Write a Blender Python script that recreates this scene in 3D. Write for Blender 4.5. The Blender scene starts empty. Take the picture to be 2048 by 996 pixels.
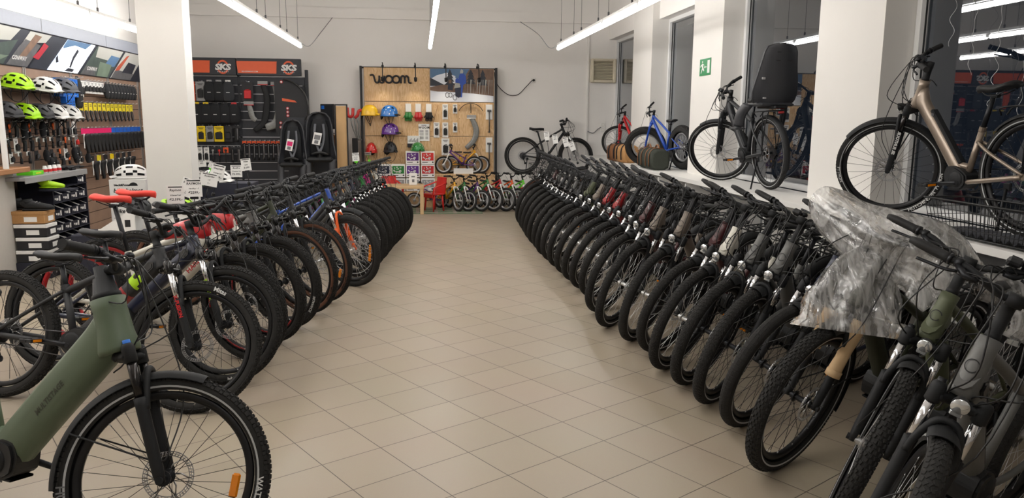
import bpy, math, random
from math import sin, cos, pi, radians, atan2, sqrt
from mathutils import Vector, Matrix, Quaternion
V = Vector
SC = bpy.context.scene
COL = SC.collection

# ------------------------------------------------------------------ camera
F_PX, PITCH, ROLL = 1533.0, 0.1679, 0.0077
YAW = math.atan(186 / (F_PX / cos(PITCH)))
CAM_H = 1.60
fwd = V((sin(YAW) * cos(PITCH), cos(YAW) * cos(PITCH), -sin(PITCH)))
rgt = V((cos(YAW), -sin(YAW), 0))
upv = rgt.cross(fwd)
rgt, upv = rgt * cos(ROLL) + upv * sin(ROLL), upv * cos(ROLL) - rgt * sin(ROLL)
cd = bpy.data.cameras.new('camera')
cd.sensor_width = 36
cd.lens = F_PX / 2048 * 36
cd.clip_start = 0.05
cam = bpy.data.objects.new('camera', cd)
COL.objects.link(cam)
m3 = Matrix((rgt, upv, -fwd)).transposed()
cam.matrix_world = Matrix.Translation((0, 0, CAM_H)) @ m3.to_4x4()
SC.camera = cam

# ------------------------------------------------------------------ colour management, world
SC.view_settings.view_transform = 'Standard'
SC.view_settings.look = 'None'
SC.view_settings.gamma = 1
SC.view_settings.use_curve_mapping = False
SC.view_settings.exposure = 0.0
W = bpy.data.worlds.new('night')
SC.world = W
W.use_nodes = True
W.node_tree.nodes['Background'].inputs[0].default_value = (0.012, 0.016, 0.024, 1)
W.node_tree.nodes['Background'].inputs[1].default_value = 1.0
TUBE_STRENGTH = 28.5
SPOT_W = 16.0

# ------------------------------------------------------------------ materials
def srgb(h):
    if isinstance(h, str):
        h = h.lstrip('#')
        c = [int(h[i:i + 2], 16) / 255 for i in (0, 2, 4)]
    else:
        c = [x / 255 for x in h]
    return [x / 12.92 if x <= 0.04045 else ((x + 0.055) / 1.055) ** 2.4 for x in c]

MATS = {}
def mat(name, col=(200, 200, 200), rough=0.5, metal=0.0, coat=0.0, noise=0.06, scale=30.0, bump=0.0, emit=0.0,
        trans=0.0, spec=0.5):
    if name in MATS:
        return MATS[name]
    m = bpy.data.materials.new(name)
    m.use_nodes = True
    nt = m.node_tree
    b = nt.nodes['Principled BSDF']
    c = srgb(col)
    tc = nt.nodes.new('ShaderNodeTexCoord')
    n = nt.nodes.new('ShaderNodeTexNoise')
    n.inputs['Scale'].default_value = scale
    n.inputs['Detail'].default_value = 3
    nt.links.new(tc.outputs['Object'], n.inputs['Vector'])
    r = nt.nodes.new('ShaderNodeMix')
    r.data_type = 'RGBA'
    r.inputs[6].default_value = [x * (1 - noise) for x in c] + [1]
    r.inputs[7].default_value = [min(1, x * (1 + noise)) for x in c] + [1]
    nt.links.new(n.outputs['Fac'], r.inputs[0])
    nt.links.new(r.outputs[2], b.inputs['Base Color'])
    b.inputs['Roughness'].default_value = rough
    b.inputs['Metallic'].default_value = metal
    b.inputs['Coat Weight'].default_value = coat
    b.inputs['Specular IOR Level'].default_value = spec
    if emit:
        b.inputs['Emission Color'].default_value = c + [1]
        b.inputs['Emission Strength'].default_value = emit
    if trans:
        b.inputs['Transmission Weight'].default_value = trans
    if bump:
        bp = nt.nodes.new('ShaderNodeBump')
        bp.inputs['Strength'].default_value = bump
        bp.inputs['Distance'].default_value = 0.004
        nt.links.new(n.outputs['Fac'], bp.inputs['Height'])
        nt.links.new(bp.outputs[0], b.inputs['Normal'])
    MATS[name] = m
    return m

def M(name):
    return MATS[name]

# ------------------------------------------------------------------ mesh builder
def frame_axes(t, ref=None):
    t = t.normalized()
    if ref is None:
        ref = V((0, 0, 1)) if abs(t.z) < 0.9 else V((1, 0, 0))
    b = (ref - t * ref.dot(t))
    if b.length < 1e-6:
        b = t.orthogonal()
    b.normalize()
    return b, t.cross(b)

class MB:
    def __init__(s):
        s.v, s.f, s.mi, s.sm = [], [], [], []
    def add(s, vs, fs, mi=0, smooth=True):
        o = len(s.v)
        s.v.extend([tuple(x) for x in vs])
        for f in fs:
            s.f.append([i + o for i in f])
            s.mi.append(mi)
            s.sm.append(smooth)
        return s
    def merge(s, other, mtx=None, mi=None):
        vs = [mtx @ V(x) for x in other.v] if mtx is not None else other.v
        o = len(s.v)
        s.v.extend([tuple(x) for x in vs])
        for f, m, sm in zip(other.f, other.mi, other.sm):
            s.f.append([i + o for i in f]); s.mi.append(m if mi is None else mi); s.sm.append(sm)
        return s
    def box(s, c, d, mtx=None, mi=0, ch=0.0):
        """box centred at c, size d, chamfer ch"""
        hx, hy, hz = d[0] / 2, d[1] / 2, d[2] / 2
        c = V(c)
        ch = min(ch, hx * .99, hy * .99, hz * .99)
        T = (lambda p: c + (mtx @ V(p) if mtx is not None else V(p)))
        if ch <= 0:
            vs = [T((x * hx, y * hy, z * hz)) for x in (-1, 1) for y in (-1, 1) for z in (-1, 1)]
            fs = [(0, 1, 3, 2), (4, 6, 7, 5), (0, 4, 5, 1), (2, 3, 7, 6), (0, 2, 6, 4), (1, 5, 7, 3)]
            return s.add(vs, fs, mi, False)
        vs, idx = [], {}
        for x in (-1, 1):
            for y in (-1, 1):
                for z in (-1, 1):
                    for a in range(3):
                        p = [x * (hx - ch), y * (hy - ch), z * (hz - ch)]
                        p[a] = (x * hx, y * hy, z * hz)[a]
                        idx[(x, y, z, a)] = len(vs)
                        vs.append(T(p))
        fs = []
        for a in range(3):
            b, e = (a + 1) % 3, (a + 2) % 3
            for sg in (-1, 1):
                q = []
                for (u, w) in ((-1, -1), (1, -1), (1, 1), (-1, 1)):
                    k = [0, 0, 0]; k[a] = sg; k[b] = u; k[e] = w
                    q.append(idx[(k[0], k[1], k[2], a)])
                fs.append(q if sg > 0 else q[::-1])
        for a in range(3):
            b, e = (a + 1) % 3, (a + 2) % 3
            for u in (-1, 1):
                for w in (-1, 1):
                    k0 = [0, 0, 0]; k0[b] = u; k0[e] = w
                    k1 = list(k0); k0[a] = -1; k1[a] = 1
                    q = [idx[(*k0, b)], idx[(*k1, b)], idx[(*k1, e)], idx[(*k0, e)]]
                    fs.append(q if u * w < 0 else q[::-1])
        for x in (-1, 1):
            for y in (-1, 1):
                for z in (-1, 1):
                    q = [idx[(x, y, z, 0)], idx[(x, y, z, 1)], idx[(x, y, z, 2)]]
                    fs.append(q if x * y * z > 0 else q[::-1])
        return s.add(vs, fs, mi, False)
    def tube(s, pts, r, n=8, mi=0, ref=None, caps=True, flat=1.0, ex=2.0, smooth=True):
        """sweep; r scalar / list / list of (w,h): w along ref axis, h across. ex>2 squarer section"""
        pts = [V(p) for p in pts]
        k = len(pts)
        if not isinstance(r, (list, tuple)):
            r = [r] * k
        rr = [(x, x * flat) if not isinstance(x, (list, tuple)) else x for x in r]
        vs = []
        b = None
        for i, p in enumerate(pts):
            if i == 0: t = pts[1] - pts[0]
            elif i == k - 1: t = pts[-1] - pts[-2]
            else: t = (pts[i + 1] - p).normalized() + (p - pts[i - 1]).normalized()
            if t.length < 1e-9: t = V((0, 0, 1))
            t.normalize()
            b, q = frame_axes(t, ref if ref is not None else b)
            for j in range(n):
                a = 2 * pi * j / n + pi / n
                ca, sa = cos(a), sin(a)
                if ex != 2.0:
                    g = (abs(ca) ** ex + abs(sa) ** ex) ** (-1 / ex)
                    ca, sa = ca * g, sa * g
                vs.append(p + b * (ca * rr[i][0]) + q * (sa * rr[i][1]))
        fs = []
        for i in range(k - 1):
            for j in range(n):
                fs.append((i * n + j, i * n + (j + 1) % n, (i + 1) * n + (j + 1) % n, (i + 1) * n + j))
        s.add(vs, fs, mi, smooth)
        if caps:
            o = len(s.v) - len(vs)
            s.f.append([o + j for j in range(n)][::-1]); s.mi.append(mi); s.sm.append(False)
            s.f.append([o + (k - 1) * n + j for j in range(n)]); s.mi.append(mi); s.sm.append(False)
        return s
    def lathe(s, prof, c=(0, 0, 0), axis=(0, 0, 1), n=16, mi=0, close=False, smooth=True, a0=0, a1=2 * pi):
        """prof: list of (radius, height along axis)"""
        c = V(c); ax = V(axis).normalized()
        b, q = frame_axes(ax)
        full = abs(a1 - a0 - 2 * pi) < 1e-6
        nn = n if full else n + 1
        vs = []
        for (r, h) in prof:
            for j in range(nn):
                a = a0 + (a1 - a0) * j / n
                vs.append(c + ax * h + (b * cos(a) + q * sin(a)) * r)
        fs = []
        P = len(prof)
        for i in range(P if close else P - 1):
            i2 = (i + 1) % P
            for j in range(n):
                j2 = (j + 1) % nn
                fs.append((i * nn + j, i * nn + j2, i2 * nn + j2, i2 * nn + j))
        return s.add(vs, fs, mi, smooth)
    def disc(s, c, axis, r, th, n=20, mi=0):
        return s.lathe([(1e-4, -th / 2), (r, -th / 2), (r, th / 2), (1e-4, th / 2)], c, axis, n, mi, smooth=False)
    def prism(s, poly, h0, h1, mtx=None, mi=0, smooth=False):
        """poly in local XY, extruded along Z from h0 to h1; mtx 4x4"""
        n = len(poly)
        T = (lambda p: mtx @ V(p) if mtx is not None else V(p))
        vs = [T((x, y, h0)) for x, y in poly] + [T((x, y, h1)) for x, y in poly]
        fs = [(i, (i + 1) % n, n + (i + 1) % n, n + i) for i in range(n)]
        s.add(vs, fs, mi, smooth)
        o = len(s.v) - 2 * n
        s.f.append([o + i for i in range(n)][::-1]); s.mi.append(mi); s.sm.append(False)
        s.f.append([o + n + i for i in range(n)]); s.mi.append(mi); s.sm.append(False)
        return s
    def grid(s, fn, nu, nv, mi=0, smooth=True, wrap=False):
        vs = [fn(i / nu, j / nv) for i in range(nu + 1) for j in range(nv + 1)]
        fs = [(i * (nv + 1) + j, (i + 1) * (nv + 1) + j, (i + 1) * (nv + 1) + j + 1, i * (nv + 1) + j + 1)
              for i in range(nu) for j in range(nv)]
        return s.add(vs, fs, mi, smooth)
    def mesh(s, name, mats):
        me = bpy.data.meshes.new(name)
        me.from_pydata(s.v, [], s.f)
        me.polygons.foreach_set('material_index', s.mi)
        me.polygons.foreach_set('use_smooth', s.sm)
        for m in (mats if isinstance(mats, (list, tuple)) else [mats]):
            me.materials.append(m)
        me.update()
        return me

def put(name, me, parent=None, mtx=None):
    o = bpy.data.objects.new(name, me)
    COL.objects.link(o)
    if parent is not None:
        o.parent = parent
    if mtx is not None:
        o.matrix_local = mtx
    return o

def tag(o, label=None, cat=None, group=None, kind=None):
    if label: o['label'] = label
    if cat: o['category'] = cat
    if group: o['group'] = group
    if kind: o['kind'] = kind
    return o

def thing(name, label, cat, mtx=None, group=None):
    o = bpy.data.objects.new(name, None)
    o.empty_display_size = 0.1
    COL.objects.link(o)
    if mtx is not None:
        o.matrix_world = mtx
    return tag(o, label, cat, group)

def struct(name, mb, mats):
    o = put(name, mb.mesh(name, mats))
    o['kind'] = 'structure'
    return o

def TR(x=0, y=0, z=0, rz=0, ry=0, rx=0):
    return Matrix.Translation((x, y, z)) @ Matrix.Rotation(rz, 4, 'Z') @ Matrix.Rotation(ry, 4, 'Y') @ Matrix.Rotation(rx, 4, 'X')

TEXT = {}
def text_mb(txt, size=1.0, depth=0.0, bold=0.0, shear=0.0, align='CENTER', spacing=1.0):
    """flat lettering in local XY as an MB, centred (or left aligned) with baseline at y=0"""
    key = (txt, size, depth, bold, shear, align, spacing)
    if key in TEXT: return TEXT[key]
    cu = bpy.data.curves.new('txt', 'FONT')
    cu.body = txt; cu.size = size; cu.extrude = depth; cu.offset = bold; cu.shear = shear
    cu.align_x = align; cu.space_character = spacing; cu.resolution_u = 2
    ob = bpy.data.objects.new('txt', cu)
    COL.objects.link(ob)
    dg = bpy.context.evaluated_depsgraph_get()
    ev = ob.evaluated_get(dg)
    me = ev.to_mesh()
    mb = MB()
    mb.add([v.co[:] for v in me.vertices], [list(p.vertices) for p in me.polygons], 0, False)
    ev.to_mesh_clear()
    bpy.data.objects.remove(ob); bpy.data.curves.remove(cu)
    TEXT[key] = mb
    return mb

ORD = ['first', 'second', 'third', 'fourth', 'fifth', 'sixth', 'seventh', 'eighth', 'ninth', 'tenth', 'eleventh', 'twelfth',
       'thirteenth', 'fourteenth', 'fifteenth', 'sixteenth', 'seventeenth', 'eighteenth', 'nineteenth', 'twentieth',
       'twenty-first', 'twenty-second', 'twenty-third', 'twenty-fourth', 'twenty-fifth', 'twenty-sixth', 'twenty-seventh',
       'twenty-eighth', 'twenty-ninth', 'thirtieth']
def ordn(i, n=None):
    if n is not None and i == n - 1 and n > 1: return 'last'
    return ORD[i]

def bez(p0, p1, p2, p3, n=10):
    p0, p1, p2, p3 = V(p0), V(p1), V(p2), V(p3)
    return [p0 * (1 - t) ** 3 + p1 * 3 * t * (1 - t) ** 2 + p2 * 3 * t * t * (1 - t) + p3 * t ** 3 for t in [i / n for i in range(n + 1)]]

def smooth_path(pts, n=6):
    """Catmull-Rom through pts"""
    P = [V(p) for p in pts]
    P = [P[0] * 2 - P[1]] + P + [P[-1] * 2 - P[-2]]
    out = []
    for i in range(1, len(P) - 2):
        for k in range(n):
            t = k / n
            a, b, c, d = P[i - 1], P[i], P[i + 1], P[i + 2]
            out.append(0.5 * ((2 * b) + (c - a) * t + (2 * a - 5 * b + 4 * c - d) * t * t + (3 * b - a - 3 * c + d) * t ** 3))
    out.append(P[-2])
    return out
# ------------------------------------------------------------------ material palette
mat('rubber', (40, 39, 38), 0.8, spec=.35, noise=.25, scale=60, bump=.25)
mat('rubber_soft', (33, 33, 34), 0.7, spec=.4, noise=.15, scale=80, bump=.15)
mat('rubber_brown', (104, 68, 50), 0.8, noise=.12)
mat('rubber_darkbrown', (66, 40, 33), 0.8, noise=.12)
mat('black_plastic', (24, 25, 27), 0.5, noise=.1)
mat('black_matte', (28, 29, 31), 0.62, spec=.35, noise=.1, bump=.05)
mat('black_gloss', (18, 18, 20), 0.25, coat=.5)
mat('black_metal', (38, 39, 42), 0.38, metal=.6)
mat('black_fabric', (30, 31, 34), 0.9, noise=.2, scale=200, bump=.2)
mat('dark_grey_fabric', (52, 54, 58), 0.95, noise=.15, scale=200, bump=.2)
mat('chrome', (225, 225, 228), 0.12, metal=1.0, noise=.02)
mat('stanchion_dark', (60, 58, 58), 0.2, metal=.9)
mat('steel', (190, 190, 192), 0.3, metal=1.0)
mat('steel_dark', (96, 96, 98), 0.4, metal=.9)
mat('aluminium', (205, 205, 205), 0.35, metal=.9)
mat('spoke_silver', (215, 215, 215), 0.3, metal=.8)
mat('spoke_black', (30, 30, 31), 0.45, metal=.4)
mat('rim_black', (28, 28, 30), 0.4, metal=.3)
mat('rim_silver', (188, 188, 190), 0.35, metal=.7)
mat('rim_red', (168, 20, 28), 0.4)
mat('stripe_reflective', (188, 190, 192), 0.35, metal=.2)
mat('white_paint', (232, 231, 228), 0.4, coat=.2, noise=.03)
mat('white_card', (238, 237, 234), 0.7, noise=.03)
mat('ink', (28, 28, 30), 0.7)
mat('ink_grey', (120, 120, 122), 0.7)
mat('letter_white', (220, 220, 218), 0.6)
mat('reflector_orange', (238, 140, 22), 0.25, coat=.6)
mat('reflector_white', (240, 240, 240), 0.15, coat=.6)
mat('lamp_clear', (225, 228, 230), 0.08, metal=.75, noise=.02)
mat('lens_dark', (70, 72, 76), 0.06, metal=.5)
mat('red_plastic', (206, 40, 34), 0.4, coat=.3)
mat('red_saddle', (222, 62, 50), 0.55, noise=.05)
mat('red_light', (150, 16, 18), 0.2, coat=.6)
mat('lime', (168, 214, 22), 0.45)
mat('lime_helmet', (166, 222, 20), 0.35, coat=.3)
mat('orange_paint', (240, 98, 26), 0.4, coat=.3)
mat('blue_paint', (30, 74, 170), 0.35, coat=.4)
mat('blue_bright', (24, 108, 206), 0.45)
mat('yellow_paint', (240, 176, 38), 0.35, coat=.4)
mat('purple_paint', (88, 36, 120), 0.35, coat=.4)
mat('green_paint', (34, 122, 52), 0.35, coat=.4)
mat('green_bright', (104, 214, 40), 0.4)
mat('red_paint', (190, 30, 36), 0.35, coat=.4)
mat('pink', (222, 36, 110), 0.5)
mat('magenta', (190, 30, 130), 0.5)
mat('olive_frame', (86, 92, 68), 0.55, noise=.05)
mat('green_frame', (90, 104, 82), 0.5, noise=.05)
mat('grey_frame', (104, 104, 102), 0.5, metal=.15, noise=.05)
mat('taupe_frame', (122, 112, 102), 0.5, metal=.2, noise=.05)
mat('champagne_frame', (148, 134, 120), 0.35, metal=.55, coat=.3, noise=.04)
mat('dark_red_frame', (66, 20, 24), 0.4, coat=.3)
mat('bordeaux_frame', (150, 28, 32), 0.4, coat=.3)
mat('white_frame', (220, 216, 204), 0.4, coat=.3, noise=.03)
mat('black_frame', (36, 37, 40), 0.5, noise=.08)
mat('navy_frame', (22, 30, 56), 0.35, coat=.4)
mat('silver_frame', (172, 172, 172), 0.4, metal=.5)
mat('dark_olive_frame', (52, 56, 40), 0.5)
mat('foam_beige', (214, 182, 140), 0.8, noise=.08, bump=.2)
mat('cork', (176, 132, 84), 0.9, noise=.2, scale=120)
mat('brown_leather', (124, 80, 46), 0.6, noise=.15)
mat('saddle_black', (30, 31, 33), 0.55, noise=.08, bump=.08)
mat('wire', (20, 20, 21), 0.45)
mat('tyre_reflective_edge', (150, 150, 148), 0.5)
# ------------------------------------------------------------------ bicycles
CACHE = {}
def cached(key, fn):
    if key not in CACHE: CACHE[key] = fn()
    return CACHE[key]

HA = radians(68)
AX = V((-cos(HA), 0, sin(HA)))
PF = V((sin(HA), 0, cos(HA)))
YV = V((0, 1, 0))

def ring_pt(a, r, y):            # a=0 at the top, growing forwards (towards +X)
    return V((sin(a) * r, y, cos(a) * r))

def block(mb, p, t, l, n, st, sl, h, mi=0):
    """small tread block at p: tangent t, lateral l, normal n"""
    vs = []
    for (k, s) in ((0, 1.0), (1, .8)):
        for (a, b) in ((-1, -1), (1, -1), (1, 1), (-1, 1)):
            vs.append(p + t * (a * st / 2 * s) + l * (b * sl / 2 * s) + n * (h * k))
    mb.add(vs, [(0, 1, 5, 4), (1, 2, 6, 5), (2, 3, 7, 6), (3, 0, 4, 7), (4, 5, 6, 7)], mi, False)

def tyre_mesh(R, tw, tread, side, stripe):
    def build():
        mb = MB()
        hk = {'knob': .0055, 'groove': .0028, 'slick': .0016, 'fat': .006}[tread]
        rm = tw / 2 - hk * .6
        Rt = R - tw / 2 - hk * .4
        N, K = 72, 16
        vs, fs, mi = [], [], []
        for i in range(N):
            a = 2 * pi * i / N
            for j in range(K):
                b = -2.35 + 4.7 * j / (K - 1)
                vs.append(ring_pt(a, Rt + cos(b) * rm, sin(b) * rm))
        for i in range(N):
            for j in range(K - 1):
                i2 = (i + 1) % N
                b = abs(-2.35 + 4.7 * (j + .5) / (K - 1))
                fs.append((i * K + j, i2 * K + j, i2 * K + j + 1, i * K + j + 1))
                mi.append(0 if b < 1.0 or side is None else 1)
        o = len(mb.v)
        mb.v += [tuple(v) for v in vs]; mb.f += [list(f) for f in fs]; mb.mi += mi; mb.sm += [True] * len(fs)
        if stripe:
            for sg in (-1, 1):
                vs, fs = [], []
                for i in range(N):
                    a = 2 * pi * i / N
                    for b in (1.72, 1.95):
                        vs.append(ring_pt(a, Rt + cos(b) * (rm + .0012), sg * sin(b) * (rm + .0012)))
                for i in range(N):
                    i2 = (i + 1) % N
                    fs.append((2 * i, 2 * i2, 2 * i2 + 1, 2 * i + 1))
                mb.add(vs, fs, 2)
        def blk(a, b, st, sl, skew=0.0):
            n = V((sin(a) * cos(b), sin(b), cos(a) * cos(b)))
            t = V((cos(a), 0, -sin(a)))
            l = n.cross(t)
            if skew:
                t, l = t * cos(skew) + l * sin(skew), l * cos(skew) - t * sin(skew)
            p = ring_pt(a, Rt + cos(b) * rm, sin(b) * rm) - n * .0008
            block(mb, p, t, l, n, st, sl, hk)
        if tread in ('knob', 'fat'):
            C = 2 * pi * R; n = int(C / (.036 if tread == 'knob' else .03))
            for i in range(n):
                a = 2 * pi * i / n
                a2 = a + pi / n
                w = tw
                blk(a, .22, .017, w * .16, .15); blk(a, -.22, .017, w * .16, -.15)
                blk(a2, .55, .015, w * .15, .3); blk(a2, -.55, .015, w * .15, -.3)
                blk(a, .98, .02, w * .2); blk(a, -.98, .02, w * .2)
                blk(a2, 1.05, .013, w * .17); blk(a2, -1.05, .013, w * .17)
                blk(a2, .0, .012, w * .13)
        elif tread == 'groove':
            n = int(2 * pi * R / .025)
            for i in range(n):
                a = 2 * pi * i / n
                a2 = a + pi / n
                blk(a, .17, .021, tw * .15, .5); blk(a2, -.17, .021, tw * .15, -.5)
                blk(a, .55, .019, tw * .17, .75); blk(a2, -.55, .019, tw * .17, -.75)
                blk(a2, .95, .016, tw * .17, .3); blk(a, -.95, .016, tw * .17, -.3)
        else:
            n = int(2 * pi * R / .03)
            for i in range(n):
                a = 2 * pi * i / n
                for b in (-.75, -.25, .25, .75):
                    blk(a, b, .0255, tw * .225)
        return mb.mesh('tyre', [M('rubber'), M(side or 'rubber_soft'), M('stripe_reflective')])
    return cached(('tyre', R, tw, tread, side, stripe), build)

def rim_mesh(R, tw, rmat):
    def build():
        mb = MB()
        r0 = R - tw - .001
        mb.lathe([(r0 + .006, -.0135), (r0, -.016), (r0 - .012, -.0135), (r0 - .022, -.006), (r0 - .022, .006),
                  (r0 - .012, .0135), (r0, .016), (r0 + .006, .0135)], axis=(0, 1, 0), n=64, close=True)
        return mb.mesh('rim', [M(rmat)])
    return cached(('rim', R, tw, rmat), build)

def spokes_mesh(R, tw, smat, n=28, hubw=.03):
    def build():
        mb = MB()
        r1 = R - tw - .02
        for i in range(n):
            a = 2 * pi * i / n
            sg = 1 if i % 2 else -1
            da = (.62 if (i // 2) % 2 else -.62)
            p0 = ring_pt(a + da, .024, sg * hubw)
            p1 = ring_pt(a, r1, sg * .004)
            mb.tube([p0, p1], .0013, 4)
            mb.tube([p1 + (p0 - p1).normalized() * .014, p1], .0022, 5, 1)
        return mb.mesh('spokes', [M(smat), M('steel')])
    return cached(('spokes', R, tw, smat, n, hubw), build)

def hub_mesh(kind):
    def build():
        mb = MB()
        w = .05
        mb.lathe([(.001, -w - .012), (.009, -w - .012), (.009, -w), (.016, -w), (.016, -.036), (.027, -.034), (.027, -.028), (.014, -.024),
                  (.014, .024), (.027, .028), (.027, .034), (.016, .036), (.016, w), (.009, w), (.009, w + .012), (.001, w + .012)],
                 axis=(0, 1, 0), n=18, smooth=False)
        return mb.mesh('hub', [M('black_metal' if kind == 'black' else 'aluminium')])
    return cached(('hub', kind), build)

def bigdynamo_mesh():
    def build():
        mb = MB()
        mb.lathe([(.001, -.05), (.012, -.05), (.03, -.04), (.045, -.03), (.045, .03), (.03, .04), (.012, .05), (.001, .05)], axis=(0, 1, 0), n=20)
        return mb.mesh('hub', [M('black_metal')])
    return cached('dyn', build)

def disc_mesh(r=.088, y=.042):
    def build():
        mb = MB()
        th = .0018
        for (a, b) in ((r, r - .0035), (r - .008, r - .010), (r - .0145, r - .018)):
            mb.lathe([(b, y - th / 2), (a, y - th / 2), (a, y + th / 2), (b, y + th / 2)], axis=(0, 1, 0), n=48, close=True, smooth=False)
        n = 44
        for i in range(n):
            a = 2 * pi * i / n
            mb.tube([ring_pt(a, r - .017, y), ring_pt(a + .06, r - .001, y)], .0028, 4, flat=.35, ref=YV.cross(ring_pt(a, 1, 0)))
        for i in range(6):
            a = 2 * pi * i / 6
            mb.tube([ring_pt(a, .02, y), ring_pt(a + .25, r * .5, y), ring_pt(a + .55, r - .016, y)], .0038, 4, flat=.4, ref=YV.cross(ring_pt(a, 1, 0)))
        mb.lathe([(.012, y - .003), (.024, y - .003), (.024, y + .003), (.012, y + .003)], axis=(0, 1, 0), n=18, close=True)
        return mb.mesh('brake_disc', [M('steel')])
    return cached(('disc', r, y), build)

def cassette_mesh():
    def build():
        mb = MB()
        for i in range(9):
            r = .026 + i * .0045
            y = -.062 + i * .0042
            n = int(r * 700)
            prof = [(1e-4, y - .001), (r, y - .001), (r, y + .001), (1e-4, y + .001)]
            mb.lathe(prof, axis=(0, 1, 0), n=22, smooth=False)
            for k in range(14):
                a = 2 * pi * k / 14 + i
                mb.box(ring_pt(a, r, y), (.005, .0018, .006), Matrix.Rotation(a, 3, 'Y'))
        return mb.mesh('cassette', [M('steel_dark')])
    return cached('cassette', build)

def arc_text_mesh(txt, r, y, a_mid, size, m, inward=False, side=1):
    """lettering bent along a tyre sidewall (wheel coordinates)"""
    def build():
        t = text_mb(txt, size, 0, size * .02)
        mb = MB()
        vs = []
        for (x, yy, z) in t.v:
            if not inward:
                a = a_mid + side * x / r
                rr = r + yy - size * .35
            else:
                a = a_mid - side * x / r
                rr = r - yy + size * .35
            vs.append(ring_pt(a, rr, y * -side))
        mb.add(vs, t.f, 0, False)
        return mb.mesh('tyre_lettering', [M(m)])
    return cached(('arct', txt, r, y, a_mid, size, m, inward, side), build)

def reflector_mesh(r, m='reflector_orange'):
    def build():
        mb = MB()
        mb.box((0, 0, r), (.085, .012, .03), ch=.006)
        mb.box((0, .0065, r), (.075, .004, .02), ch=.0015)
        mb.box((0, -.0065, r), (.075, .004, .02), ch=.0015)
        return mb.mesh('reflector', [M(m)])
    return cached(('refl', r, m), build)

def wheel(root, nm, mtx, s, rear=False):
    R, tw = s['R'], s['tw']
    w = put(nm, rim_mesh(R, tw, s.get('rim_rear', s['rim']) if rear else s['rim']), root, mtx)
    if s.get('rimdecal') and not rear:
        def rd():
            mb = MB(); r0 = R - tw - .010
            for (a0, a1) in ((2.2, 3.9), (4.6, 5.6)):
                for sg in (-1, 1): mb.tube([ring_pt(a0 + (a1 - a0) * i / 24, r0, sg * .0145) for i in range(25)], [(.006, .0015)] * 25, 6)
            return mb.mesh('rim_decal', [M(s['rimdecal'])])
        put('rim_decal', cached(('rd', R, tw, s['rimdecal']), rd), w)
    put('tyre', tyre_mesh(R, tw, s['tread'], s.get('side'), s.get('stripe', False)), w)
    put('spokes', spokes_mesh(R, tw, s['spoke'], s.get('nsp', 28)), w)
    put('hub', bigdynamo_mesh() if (s.get('dynamo') and not rear) else hub_mesh('black' if s['spoke'] == 'spoke_black' else 'silver'), w)
    if s.get('disc', True):
        put('brake_disc', disc_mesh(), w)
    if rear and s.get('gears', True):
        put('cassette', cassette_mesh(), w)
    if s.get('refl') and not rear:
        put('reflector', reflector_mesh(R - tw - .058), w, Matrix.Rotation(s.get('refl_a', 1.75), 4, 'Y'))
    for (txt, am, size, m, inw, side) in s.get('tyretext', ()) if not rear else s.get('tyretext_rear', ()):
        rr = R - tw * .52
        o = put('tyre_lettering', arc_text_mesh(txt, rr, tw * .5 + .0015, am, size, m, inw, side), w)
    return w

def fender_mesh(R, tw, a0, a1, m='black_matte', tip=0.0):
    def build():
        mb = MB()
        r = R + .012
        hw = tw / 2 + .008
        nu, nv = 26, 8
        def f(u, v, off=0.0):
            a = a0 + (a1 - a0) * u
            b = -1.25 + 2.5 * v
            fl = 1.0 + tip * max(0, u - .8) * 5
            y = sin(b) / sin(1.25) * hw * fl
            rr = r - (1 - cos(b)) * hw * .9 + off
            return ring_pt(a, rr, y)
        mb.grid(lambda u, v: f(u, v), nu, nv)
        mb.grid(lambda u, v: f(u, 1 - v, -.0025), nu, nv)
        for sg in (-1, 1):
            q = f(.28, 0 if sg < 0 else 1)
            mb.tube([V((0, sg * (hw + .03), .03)), V((-.03, sg * (hw + .02), .06)), q], .0035, 6)
        for v in (0, 1):
            mb.grid(lambda u, k: f(u, v, -.0025 * (k if v else 1 - k)), nu, 1)
        for u in (0, 1):
            mb.grid(lambda k, v: f(u, v, -.0025 * (1 - k if u == 0 else k)), 1, nv)
        return mb.mesh('fender', [M(m)])
    return cached(('fender', R, tw, a0, a1, m, tip), build)

def geo(s):
    """key points of the frame"""
    k = s.get('k', 1.0)
    g = {}
    R = s['R']
    A = V((0, 0, R))
    a0 = A - PF * (.045 * k)
    wb = s['wb']
    g['A'], g['a0'], g['RA'] = A, a0, V((-wb, 0, R))
    g['bb'] = V((-wb + s.get('cs', .455), 0, s.get('bbz', .285)))
    g['s_cr'] = R + .045 + .035 * k
    s_hb = g['s_cr'] + .028 * k
    s_ht = s_hb + s.get('htl', .15)
    g['hb'], g['ht'] = a0 + AX * s_hb, a0 + AX * s_ht
    g['s_hb'], g['s_ht'] = s_hb, s_ht
    SA = radians(s.get('sa', 73))
    g['sd'] = V((-cos(SA), 0, sin(SA)))
    g['st'] = g['bb'] + g['sd'] * s.get('stl', .45)
    g['sad'] = g['bb'] + g['sd'] * s.get('sadl', .70)
    g['bar'] = a0 + AX * (s_ht + s.get('spacer', .055)) + V((s.get('stem', .06), 0, s.get('stem_up', .01)))
    return g

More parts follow.
